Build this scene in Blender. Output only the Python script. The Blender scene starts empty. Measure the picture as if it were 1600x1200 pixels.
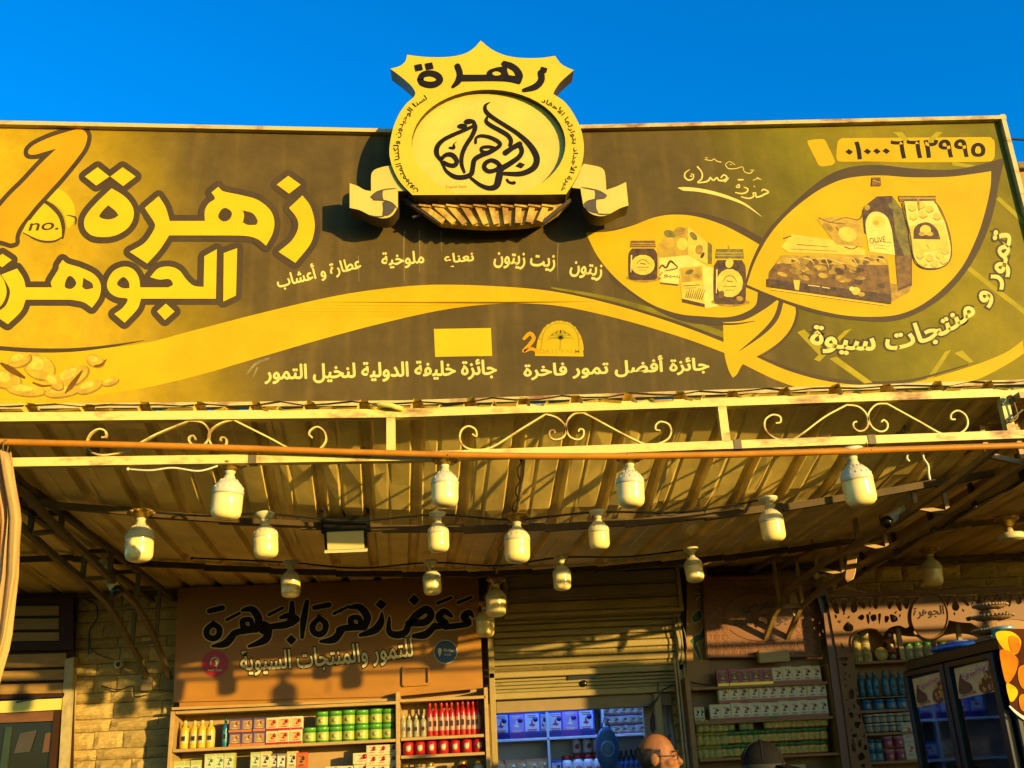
import bpy, math, random
import numpy as np
from mathutils import Vector, Matrix
from mathutils.geometry import tessellate_polygon
R = math.radians
rnd = random.Random(7)
scene = bpy.context.scene
COL = scene.collection

# ------------------------------------------------------------------ camera
FPX, PITCH, ROLL, YAW = 1600.0, R(20.56), R(2.82), R(2.6)
CAM = np.array([0.0, 0.0, 1.6])
_fh = np.array([math.sin(YAW), math.cos(YAW), 0.0])
_r0 = np.array([math.cos(YAW), -math.sin(YAW), 0.0])
_zz = np.array([0.0, 0.0, 1.0])
FWD = _fh*math.cos(PITCH) + _zz*math.sin(PITCH)
_u0 = -_fh*math.sin(PITCH) + _zz*math.cos(PITCH)
RGT = math.cos(ROLL)*_r0 - math.sin(ROLL)*_u0
UPV = math.sin(ROLL)*_r0 + math.cos(ROLL)*_u0
cd = bpy.data.cameras.new('camera')
cd.sensor_width = 36.0
cd.lens = 36.0*FPX/1600.0
cd.clip_start, cd.clip_end = 0.05, 3000.0
cam = bpy.data.objects.new('camera', cd)
COL.objects.link(cam)
cam.matrix_world = Matrix(((RGT[0], UPV[0], -FWD[0], CAM[0]), (RGT[1], UPV[1], -FWD[1], CAM[1]),
                           (RGT[2], UPV[2], -FWD[2], CAM[2]), (0, 0, 0, 1)))
scene.camera = cam

# ------------------------------------------------------------------ sky and sun
SUN_EL, SUN_AZ = R(6.8), R(43.0)       # azimuth measured from the shop front's normal towards the right
world = bpy.data.worlds.new('World')
scene.world = world
world.use_nodes = True
nt = world.node_tree
bgn = nt.nodes['Background']
sky = nt.nodes.new('ShaderNodeTexSky')
sky.sky_type = 'NISHITA'
sky.sun_disc = False
sky.sun_elevation = SUN_EL
sky.sun_rotation = math.pi - SUN_AZ
sky.air_density, sky.dust_density, sky.ozone_density = 1.0, 0.3, 3.0
hs = nt.nodes.new('ShaderNodeHueSaturation')
hs.inputs['Saturation'].default_value = 1.5
hs.inputs['Value'].default_value = 1.4
hs.inputs['Hue'].default_value = 0.512
nt.links.new(sky.outputs[0], hs.inputs['Color'])
nt.links.new(hs.outputs[0], bgn.inputs['Color'])
bgn.inputs['Strength'].default_value = 0.15
sd = bpy.data.lights.new('sun', 'SUN')
sd.energy = 4.2
sd.angle = R(0.6)
sd.color = (1.0, 0.67, 0.25)
sun = bpy.data.objects.new('sun', sd)
COL.objects.link(sun)
SUNV = Vector((math.sin(SUN_AZ)*math.cos(SUN_EL), -math.cos(SUN_AZ)*math.cos(SUN_EL), math.sin(SUN_EL)))
sun.rotation_euler = SUNV.to_track_quat('Z', 'Y').to_euler()
sun.location = (6, -8, 8)
vs = scene.view_settings
vs.view_transform = 'Standard'
vs.look = 'None'
vs.gamma = 1.0
vs.exposure = 1.12
vs.use_curve_mapping = False
scene.cycles.max_bounces = 6
scene.cycles.caustics_reflective = False
scene.cycles.caustics_refractive = False

# ------------------------------------------------------------------ survey helpers: a sight line meets a known plane of the place
def ray(x, y):
    d = FWD*FPX + RGT*(x-800.0) + UPV*(600.0-y)
    return d/np.linalg.norm(d)
def atY(x, y, Y):
    d = ray(x, y)
    return CAM + d*(Y/d[1])
def atX(x, y, X):
    d = ray(x, y)
    return CAM + d*(X/d[0])
def atZ(x, y, z):
    d = ray(x, y)
    return CAM + d*((z-1.6)/d[2])
def planeY(Y):
    return lambda x, y, off=0.0: atY(x, y, Y-off)
def planeX(X):
    return lambda x, y, off=0.0: atX(x, y, X-off)
BEND_X, BEND_T = -0.35, math.tan(R(4.3))      # the hoarding and girder kink slightly behind the emblem
def bentY(Y0):
    def f(x, y, off=0.0):
        p = atY(x, y, Y0-off)
        if p[0] >= BEND_X:
            return p
        d = ray(x, y)
        return CAM + d*((Y0-off-BEND_X*BEND_T)/(d[1]-BEND_T*d[0]))
    return f
def bend_y(X, Y0):
    return Y0 if X >= BEND_X else Y0+(X-BEND_X)*BEND_T

# ------------------------------------------------------------------ materials
def M(name, col, rough=0.55, metal=0.0, var=0.12, scale=6.0, bump=0.0, bscale=30.0, col2=None, c2amt=0.5,
      spec=0.4, emit=0.0, keep=False, stretch=(1, 1, 1), rand=0.0, coat=0.0, trans=0.0, sss=0.0):
    m = bpy.data.materials.new(name)
    m.use_nodes = True
    n, l = m.node_tree.nodes, m.node_tree.links
    b = n['Principled BSDF']
    b.inputs['Roughness'].default_value = rough
    b.inputs['Metallic'].default_value = metal
    b.inputs['Specular IOR Level'].default_value = spec
    if coat:
        b.inputs['Coat Weight'].default_value = coat
        b.inputs['Coat Roughness'].default_value = 0.15
    if trans:
        b.inputs['Transmission Weight'].default_value = trans
    if sss:
        b.inputs['Subsurface Weight'].default_value = sss
        b.inputs['Subsurface Scale'].default_value = 0.02
    tc = n.new('ShaderNodeTexCoord')
    mp = n.new('ShaderNodeMapping')
    mp.inputs['Scale'].default_value = stretch
    l.new(tc.outputs['Object'], mp.inputs['Vector'])
    no = n.new('ShaderNodeTexNoise')
    no.inputs['Scale'].default_value = scale
    no.inputs['Detail'].default_value = 6
    no.inputs['Roughness'].default_value = 0.62
    l.new(mp.outputs[0], no.inputs['Vector'])
    rp = n.new('ShaderNodeValToRGB')
    def tone(q):
        q = np.array(q, float)
        if keep: return q
        q = q*.78
        if q[0] > q[2]: q[2] *= .72
        return q
    c = tone(col)
    lo = np.clip(c*(1-var), 0, 1)
    hi = np.clip(c*(1+var), 0, 1) if col2 is None else tone(col2)
    rp.color_ramp.elements[0].position = 0.3 if col2 is None else max(0.02, c2amt-0.08)
    rp.color_ramp.elements[1].position = 0.7 if col2 is None else min(0.98, c2amt+0.08)
    rp.color_ramp.elements[0].color = (*lo, 1)
    rp.color_ramp.elements[1].color = (*hi, 1)
    l.new(no.outputs['Fac'], rp.inputs[0])
    out = rp.outputs[0]
    if rand:
        oi = n.new('ShaderNodeObjectInfo')
        mr = n.new('ShaderNodeMapRange')
        mr.inputs['To Min'].default_value = 1-rand
        mr.inputs['To Max'].default_value = 1+rand
        l.new(oi.outputs['Random'], mr.inputs['Value'])
        h2 = n.new('ShaderNodeHueSaturation')
        l.new(mr.outputs[0], h2.inputs['Value'])
        l.new(out, h2.inputs['Color'])
        out = h2.outputs[0]
    l.new(out, b.inputs['Base Color'])
    if emit:
        l.new(out, b.inputs['Emission Color'])
        b.inputs['Emission Strength'].default_value = emit
    rr = n.new('ShaderNodeMapRange')
    rr.inputs['To Min'].default_value = max(0.02, rough-0.1)
    rr.inputs['To Max'].default_value = min(1.0, rough+0.1)
    l.new(no.outputs['Fac'], rr.inputs['Value'])
    l.new(rr.outputs[0], b.inputs['Roughness'])
    if bump:
        nb = n.new('ShaderNodeTexNoise')
        nb.inputs['Scale'].default_value = bscale
        nb.inputs['Detail'].default_value = 5
        l.new(mp.outputs[0], nb.inputs['Vector'])
        bp = n.new('ShaderNodeBump')
        bp.inputs['Strength'].default_value = bump
        bp.inputs['Distance'].default_value = 0.01
        l.new(nb.outputs['Fac'], bp.inputs['Height'])
        l.new(bp.outputs[0], b.inputs['Normal'])
    return m

# ------------------------------------------------------------------ objects
def tag(o, label=None, cat=None, group=None, kind=None):
    if label: o['label'] = label
    if cat: o['category'] = cat
    if group: o['group'] = group
    if kind: o['kind'] = kind
    return o
def thing(name, label, cat, loc=(0, 0, 0), group=None):
    o = bpy.data.objects.new(name, None)
    o.empty_display_size = 0.1
    COL.objects.link(o)
    o.location = tuple(float(v) for v in loc)
    return tag(o, label, cat, group)
def link(name, me, parent=None, loc=None):
    o = bpy.data.objects.new(name, me)
    COL.objects.link(o)
    if parent is not None: o.parent = parent
    if loc is not None: o.location = tuple(float(v) for v in loc)
    return o
def wloc(p):
    v = np.zeros(3)
    while p is not None:
        v += np.array(p.location)
        p = p.parent
    return v
def dup(root, loc, label=None, group=None, rotz=None):
    r = root.copy(); COL.objects.link(r)
    r.location = tuple(float(v) for v in loc)
    if rotz is not None: r.rotation_euler = (0, 0, rotz)
    if label: r['label'] = label
    if group: r['group'] = group
    for ch in KIDS.get(root.name, []):
        c = ch.copy(); COL.objects.link(c); c.parent = r
    return r
KIDS = {}

class MB:
    """collects shapes; build() links them as one mesh object"""
    def __init__(s):
        s.v, s.f, s.m, s.sm, s.marks = [], [], [], [], []
    def add(s, verts, faces, mi=0, smooth=False):
        o = len(s.v)
        s.v.extend([tuple(float(c) for c in v) for v in verts])
        for f in faces:
            s.f.append(tuple(i+o for i in f)); s.m.append(mi); s.sm.append(smooth)
        return s
    def box(s, c, size, mi=0, rz=0.0, axes=None):
        x, y, z = [d/2 for d in size]
        P = np.array([(a*x, b*y, e*z) for a in (-1, 1) for b in (-1, 1) for e in (-1, 1)])
        if rz:
            cr, sr = math.cos(rz), math.sin(rz)
            P = P @ np.array([[cr, sr, 0], [-sr, cr, 0], [0, 0, 1]])
        if axes is not None: P = P @ np.array(axes)
        return s.add(P+np.array(c), [(0, 1, 3, 2), (4, 6, 7, 5), (0, 4, 5, 1), (2, 3, 7, 6), (0, 2, 6, 4), (1, 5, 7, 3)], mi)
    def bbox(s, c, size, b=0.004, mi=0):
        """box with chamfered vertical and horizontal front edges (all edges, by a small octagonal section)"""
        x, y, z = [d/2 for d in size]
        b = min(b, x*.45, y*.45, z*.45)
        sec = [(-x+b, -y), (x-b, -y), (x, -y+b), (x, y-b), (x-b, y), (-x+b, y), (-x, y-b), (-x, -y+b)]
        V = []
        for zz, k in ((-z, b), (-z+b, 0), (z-b, 0), (z, b)):
            for (a, e) in sec:
                V.append((a*(x-k)/x, e*(y-k)/y, zz))
        F = [tuple(range(7, -1, -1)), tuple(range(24, 32))]
        for r in range(3):
            for i in range(8):
                j = (i+1) % 8
                F.append((r*8+i, r*8+j, (r+1)*8+j, (r+1)*8+i))
        return s.add(np.array(V)+np.array(c), F, mi)
    def bar(s, a, b, w, h, mi=0, up=(0, 0, 1)):
        a, b = np.array(a, float), np.array(b, float)
        d = b-a; L = np.linalg.norm(d)
        if L < 1e-6: return s
        d /= L
        sd = np.cross(d, np.array(up, float)); n = np.linalg.norm(sd)
        if n < 1e-4: sd = np.array([1.0, 0, 0])
        else: sd /= n
        u2 = np.cross(sd, d)
        return s.box((a+b)/2, (L, w, h), mi, axes=[d, sd, u2])
    def tube(s, path, r, n=8, mi=0, caps=True, closed=False, flat=None):
        """swept section; r may be a number or one per point; flat=(wy, dirvec) makes an oblong strip"""
        P = [np.array(p, float) for p in path]
        N = len(P)
        rs = r if hasattr(r, '__len__') else [r]*N
        V = []
        prev = None
        for i in range(N):
            a = P[i-1] if (i > 0 or closed) else P[i]
            b = P[(i+1) % N] if (i < N-1 or closed) else P[i]
            d = b-a
            d = d/(np.linalg.norm(d)+1e-12)
            if prev is None:
                ref = np.array([0, 0, 1.0]) if abs(d[2]) < 0.9 else np.array([1.0, 0, 0])
                s1 = np.cross(d, ref)
            else:
                s1 = prev - d*np.dot(prev, d)
            s1 /= (np.linalg.norm(s1)+1e-12)
            prev = s1
            s2 = np.cross(d, s1)
            for k in range(n):
                t = 2*math.pi*k/n
                V.append(P[i]+rs[i]*(math.cos(t)*s1+math.sin(t)*s2))
        F = []
        for i in range(N if closed else N-1):
            j = (i+1) % N
            for k in range(n):
                q = (k+1) % n
                F.append((i*n+k, i*n+q, j*n+q, j*n+k))
        if caps and not closed:
            F.append(tuple(range(n-1, -1, -1)))
            F.append(tuple((N-1)*n+k for k in range(n)))
        return s.add(V, F, mi, True)
    def lathe(s, prof, n=16, c=(0, 0, 0), mi=0, smooth=True, sx=1.0, sy=1.0):
        V = []
        for (r, z) in prof:
            for k in range(n):
                t = 2*math.pi*k/n
                V.append((c[0]+r*sx*math.cos(t), c[1]+r*sy*math.sin(t), c[2]+z))
        F = []
        for i in range(len(prof)-1):
            for k in range(n):
                q = (k+1) % n
                F.append((i*n+k, i*n+q, (i+1)*n+q, (i+1)*n+k))
        F.append(tuple(range(n-1, -1, -1)))
        F.append(tuple((len(prof)-1)*n+k for k in range(n)))
        return s.add(V, F, mi, smooth)
    def ball(s, c, r, nu=14, nv=9, mi=0):
        rx, ry, rz = r if hasattr(r, '__len__') else (r, r, r)
        prof = [(max(1e-4, math.sin(math.pi*i/nv)), -math.cos(math.pi*i/nv)) for i in range(nv+1)]
        V, F = [], []
        for (q, z) in prof:
            for k in range(nu):
                t = 2*math.pi*k/nu
                V.append((c[0]+rx*q*math.cos(t), c[1]+ry*q*math.sin(t), c[2]+rz*z))
        for i in range(nv):
            for k in range(nu):
                q = (k+1) % nu
                F.append((i*nu+k, i*nu+q, (i+1)*nu+q, (i+1)*nu+k))
        return s.add(V, F, mi, True)
    def mesh(s, name, mats, off=(0, 0, 0)):
        me = bpy.data.meshes.new(name)
        V = np.array(s.v, float).reshape(-1, 3)-np.array(off, float)
        me.from_pydata(V.tolist(), [], s.f)
        mats = mats if isinstance(mats, (list, tuple)) else [mats]
        for m in mats: me.materials.append(m)
        me.polygons.foreach_set('material_index', s.m)
        me.polygons.foreach_set('use_smooth', s.sm)
        me.update()
        return me
    def build(s, name, mats, parent=None):
        me = s.mesh(name, mats, wloc(parent))
        o = link(name, me, parent)
        if parent is not None: KIDS.setdefault(parent.name, []).append(o)
        return o

def build_split(mb, name, mat, parent):
    """one part for each outline, stroke group or line of lettering drawn into mb"""
    mk = mb.marks+[(len(mb.v), len(mb.f))]
    for (v0, f0), (v1, f1) in zip(mk[:-1], mk[1:]):
        q = MB(); q.v = mb.v[v0:v1]
        q.f = [tuple(i-v0 for i in f) for f in mb.f[f0:f1]]
        q.m, q.sm = mb.m[f0:f1], mb.sm[f0:f1]
        if q.f: q.build(name, mat, parent)

# ------------------------------------------------------------------ outlines, strokes and lettering drawn on a plane of the place
def trace(spec, sc=1.0, ox=0.0, oy=0.0, res=6, closed=True):
    """'x,y x,y* ...' -> smooth outline; * marks a corner"""
    P, K = [], []
    for t in spec.split():
        c = t.endswith('*'); t = t.rstrip('*')
        x, y = t.split(',')
        P.append((ox+float(x)/sc, oy+float(y)/sc)); K.append(c)
    return smooth(P, K, res, closed)
def smooth(P, K=None, res=6, closed=True):
    n = len(P)
    K = K or [False]*n
    P = [np.array(p, float) for p in P]
    out = []
    for i in range(n if closed else n-1):
        p1, p2 = P[i], P[(i+1) % n]
        p0 = P[i-1] if (i > 0 or closed) else p1
        p3 = P[(i+2) % n] if (i+2 < n or closed) else p2
        if K[i] and K[(i+1) % n]:
            out.append(p1); continue
        m1 = np.zeros_like(p1) if False else (p2-p0)/2
        m2 = (p3-p1)/2
        L = np.linalg.norm(p2[:2]-p1[:2])
        if K[i]: m1 = (p2-p1)
        if K[(i+1) % n]: m2 = (p2-p1)
        for m in (m1, m2):
            q = np.linalg.norm(m[:2])
            if q > 1.2*L: m *= 1.2*L/q
        for k in range(res):
            t = k/res
            h = (2*t**3-3*t**2+1, t**3-2*t**2+t, -2*t**3+3*t**2, t**3-t**2)
            out.append(h[0]*p1+h[1]*m1+h[2]*p2+h[3]*m2)
    if not closed: out.append(P[-1])
    return out
def fill(mb, surf, loops, off=0.0, mi=0, depth=0.0, side_mi=None):
    """filled outline (first loop outside, the others holes) on a surface; depth extrudes it away from the viewer"""
    mb.marks.append((len(mb.v), len(mb.f)))
    tris = tessellate_polygon([[Vector((p[0], p[1], 0)) for p in lp] for lp in loops])
    flat = [p for lp in loops for p in lp]
    V = [surf(p[0], p[1], off) for p in flat]
    F = []
    for t in tris:
        a, b, c = [np.array(flat[i][:2]) for i in t]
        cr = (b[0]-a[0])*(c[1]-a[1])-(b[1]-a[1])*(c[0]-a[0])
        F.append(tuple(t) if cr < 0 else (t[0], t[2], t[1]))
    mb.add(V, F, mi)
    if depth:
        V0 = np.array(V); e = np.array([0, depth, 0.0]) if not callable(depth) else depth()
        V1 = V0+e
        o = 0
        smi = mi if side_mi is None else side_mi
        for lp in loops:
            n = len(lp)
            A = V0[o:o+n]; B = V1[o:o+n]
            mb.add(np.vstack([A, B]), [(i, (i+1) % n, n+(i+1) % n, n+i) for i in range(n)], smi)
            o += n
        mb.add(V1, [tuple(reversed(f)) for f in F], smi)
    return mb
def strokes(mb, surf, specs, sc=1.0, ox=0.0, oy=0.0, off=0.0, grow=0.0, mi=0, res=5, lift=0.0004):
    """brush strokes 'x,y,w x,y,w ...' as ribbons with round ends"""
    mb.marks.append((len(mb.v), len(mb.f)))
    for si, sp in enumerate(specs):
        P = []
        for t in sp.split():
            a = [float(q) for q in t.split(',')]
            P.append((ox+a[0]/sc, oy+a[1]/sc, a[2]/sc))
        pts = smooth(P, None, res, False)
        n = len(pts)
        Lf, Rt = [], []
        for i in range(n):
            a = pts[max(0, i-1)]; b = pts[min(n-1, i+1)]
            d = (b-a)[:2]; d = d/(np.linalg.norm(d)+1e-9)
            nn = np.array([-d[1], d[0]])
            w = pts[i][2]/2+grow
            Lf.append(pts[i][:2]+nn*w); Rt.append(pts[i][:2]-nn*w)
        o = off+lift*(si % 4)
        V = [surf(p[0], p[1], o) for p in Lf]+[surf(p[0], p[1], o) for p in Rt]
        mb.add(V, [(i, i+1, n+i+1, n+i) for i in range(n-1)], mi)
        for e, q in ((0, 1), (n-1, n-2)):
            w = pts[e][2]/2+grow
            if w > 0.25:
                d = (pts[e]-pts[q])[:2]; a0 = math.atan2(d[1], d[0])
                cv = [surf(pts[e][0]+w*math.cos(a0+t), pts[e][1]+w*math.sin(a0+t), o+0.0001) for t in np.linspace(-math.pi/2, math.pi/2, 7)]
                mb.add(cv, [tuple(range(7))], mi)
    return mb
def outline(mb, surf, loops, w, off=0.0, mi=0):
    """even band round closed outlines, round at the corners"""
    mb.marks.append((len(mb.v), len(mb.f)))
    for lp in loops:
        n = len(lp)
        for i in range(n):
            a = np.array(lp[i][:2]); b = np.array(lp[(i+1) % n][:2])
            d = b-a; L = np.linalg.norm(d)
            if L < 1e-6: continue
            nn = np.array([-d[1], d[0]])/L*w
            o = off+0.00012*(i % 24)
            mb.add([surf(*(p), o) for p in (a+nn, a-nn, b-nn, b+nn)], [(0, 1, 2, 3)], mi)
            mb.add([surf(a[0]+w*math.cos(t), a[1]+w*math.sin(t), o+0.00006) for t in np.linspace(0, 2*math.pi, 15)[:-1]], [tuple(range(14))], mi)
    return mb

_AR = {'ا': 0xFE8D, 'ب': 0xFE8F, 'ة': 0xFE93, 'ت': 0xFE95, 'ث': 0xFE99, 'ج': 0xFE9D, 'ح': 0xFEA1, 'خ': 0xFEA5, 'د': 0xFEA9,
       'ذ': 0xFEAB, 'ر': 0xFEAD, 'ز': 0xFEAF, 'س': 0xFEB1, 'ش': 0xFEB5, 'ص': 0xFEB9, 'ض': 0xFEBD, 'ط': 0xFEC1, 'ظ': 0xFEC5,
       'ع': 0xFEC9, 'غ': 0xFECD, 'ف': 0xFED1, 'ق': 0xFED5, 'ك': 0xFED9, 'ل': 0xFEDD, 'م': 0xFEE1, 'ن': 0xFEE5, 'ه': 0xFEE9,
       'و': 0xFEED, 'ى': 0xFEEF, 'ي': 0xFEF1, 'أ': 0xFE83, 'إ': 0xFE87, 'ؤ': 0xFE85, 'ئ': 0xFE89}
_NOJOIN = set('اةدذرزوىأإؤ')
def shape_ar(s):
    s = s.replace('لا', '\u0001').replace('لأ', '\u0002')
    out = ''
    for i, ch in enumerate(s):
        isl = ch in '\u0001\u0002'
        if ch not in _AR and not isl:
            out += ch; continue
        pv = s[i-1] if i else ' '
        nx = s[i+1] if i+1 < len(s) else ' '
        jp = pv in _AR and pv not in _NOJOIN
        jn = (nx in _AR or nx in '\u0001\u0002') and ch not in _NOJOIN and not isl
        if isl:
            base = 0xFEFB if ch == '\u0001' else 0xFEF7
            out += chr(base+(1 if jp else 0)); continue
        out += chr(_AR[ch]+(3 if (jp and jn) else 2 if jn else 1 if jp else 0))
    return out[::-1]
def text2d(s, bold=0.0, arabic=True):
    c = bpy.data.curves.new('lettering_font', 'FONT')
    c.body = shape_ar(s) if arabic else s
    c.size = 1.0
    c.offset = bold
    c.resolution_u = 4
    o = bpy.data.objects.new('lettering_font', c)
    me = bpy.data.meshes.new_from_object(o)
    V = np.zeros(len(me.vertices)*3); me.vertices.foreach_get('co', V); V = V.reshape(-1, 3)[:, :2]
    F = [tuple(p.vertices) for p in me.polygons]
    par = list(range(len(V)))
    def fd(a):
        while par[a] != a:
            par[a] = par[par[a]]; a = par[a]
        return a
    for f in F:
        for q in f[1:]: par[fd(q)] = fd(f[0])
    ids = {}
    isl = np.array([ids.setdefault(fd(i), len(ids)) for i in range(len(V))])
    bpy.data.objects.remove(o); bpy.data.curves.remove(c); bpy.data.meshes.remove(me)
    return V, F, isl
def write(mb, surf, s, base, height, off=0.0, bold=0.0, arabic=True, mi=0, ref=None, slant=0.0, vshift=0.0):
    """text along a base line given in sight-line coordinates (left end first); ref keeps the box of another weight"""
    mb.marks.append((len(mb.v), len(mb.f)))
    V, F, isl = text2d(s, bold, arabic)
    V0 = V if ref is None else text2d(s, ref, arabic)[0]
    x0, x1 = V0[:, 0].min(), V0[:, 0].max()
    y0, y1 = V0[:, 1].min(), V0[:, 1].max()
    B = smooth([np.array(p, float) for p in base], None, 10, False) if len(base) > 2 else [np.array(p, float) for p in base]
    seg = [np.linalg.norm(B[i+1]-B[i]) for i in range(len(B)-1)]
    cum = np.concatenate([[0], np.cumsum(seg)])
    k = height/(y1-y0)
    pts = []
    for (x, y), il in zip(V, isl):
        t = (x-x0)/(x1-x0)*cum[-1]
        i = int(np.clip(np.searchsorted(cum, t)-1, 0, len(seg)-1))
        d = (B[i+1]-B[i])/seg[i]
        p = B[i]+d*(t-cum[i])
        nn = np.array([d[1], -d[0]])
        yy = (y-y0)*k+vshift
        p = p+nn*yy+d*yy*slant
        pts.append(surf(p[0], p[1], off+0.0004*(il % 3)))
    mb.add(pts, F, mi)
    return mb
def ell(cx, cy, rx, ry, n=28, a0=0.0, a1=2*math.pi, rot=0.0):
    c, s_ = math.cos(rot), math.sin(rot)
    full = abs(a1-a0-2*math.pi) < 1e-6
    ts = np.linspace(a0, a1, n+1)[:-1] if full else np.linspace(a0, a1, n)
    return [np.array((cx+rx*math.cos(t)*c-ry*math.sin(t)*s_, cy+rx*math.cos(t)*s_+ry*math.sin(t)*c)) for t in ts]

# ------------------------------------------------------------------ palette
YEL = M('sign_yellow', (.62, .385, .008), .5, var=.10, scale=3, spec=.08)
YEL2 = M('sign_yellow_letters', (.70, .46, .014), .5, var=.07, scale=5, spec=.08)
PALE = M('sign_pale_yellow', (.72, .60, .20), .5, var=.07, scale=5, spec=.08)
ORNG = M('sign_orange', (.64, .30, .006), .5, var=.18, scale=2.2, spec=.08)
TAUPE = M('sign_dark_outline', (.066, .044, .016), .6, spec=.2, var=.15, scale=6)
BROWNP = M('print_brown', (.16, .075, .010), .5, var=.35, scale=14, spec=.08)
BROWNL = M('print_light_brown', (.36, .20, .012), .5, var=.25, scale=12, spec=.08)
BROWND = M('print_dark', (.045, .030, .012), .5, var=.3, scale=14, spec=.08)
OLIVEP = M('print_olive', (.20, .17, .012), .5, var=.3, scale=8, spec=.08)
GREENL = M('print_green_ray', (.36, .30, .014), .5, var=.2, scale=6, spec=.08)
BLACK = M('black_paint', (.010, .007, .005), .6, var=.3, scale=10, spec=.15)
CREAM = M('cream_metal_paint', (.66, .60, .13), .45, var=.18, scale=5, bump=.25, bscale=25, col2=(.68, .62, .15), c2amt=.35)
def rusty(name, col, amt=.62):
    m = M(name, col, .5, var=.08, scale=9, col2=(.26, .10, .012), c2amt=amt, bump=.3, bscale=40, stretch=(.4, 1, 1))
    return m
RAIL = rusty('cream_rail_rusty', (.80, .66, .20), .60)
GREYSTEEL = M('grey_steel', (.17, .13, .07), .6, .1, var=.3, scale=7, bump=.2, spec=.2)
SHEET = M('roof_sheet_metal', (.82, .60, .13), .42, .12, keep=True, var=.25, scale=2.5, bump=.35, bscale=5, spec=.5)
PIPE = M('orange_pipe', (.50, .20, .010), .4, spec=.25, var=.15, scale=8)
RUST = M('rusty_base', (.52, .27, .02), .6, var=.35, scale=9, bump=.4, col2=(.60, .42, .06), c2amt=.5)
WOOD = M('wood_veneer', (.34, .17, .05), .45, var=.15, scale=4, stretch=(1, 1, 6), spec=.3)
WOODL = M('shelf_light_wood', (.46, .30, .12), .45, var=.15, scale=5, stretch=(1, 4, 6))
WOODD = M('dark_red_wood', (.15, .055, .014), .4, var=.3, scale=5, stretch=(6, 6, 1))
WHITE = M('white_plastic', (.76, .70, .46), .35, var=.04, scale=4)
BLKM = M('black_metal', (.016, .015, .012), .3, var=.3, scale=9)
CREAMT = M('shutter_cream', (.42, .32, .12), .5, var=.2, scale=5, bump=.25, bscale=60, col2=(.36, .27, .10), c2amt=.55)
STONE = M('limestone_block', (.50, .35, .13), .8, var=.28, scale=9, bump=.9, bscale=22, rand=.16)
MORTAR = M('mortar', (.20, .14, .055), .9, var=.3, scale=12, bump=.4)
GOLD = M('gilt_plastic', (.42, .25, .04), .35, .6, var=.4, scale=30, bump=.4, bscale=60)

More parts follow.
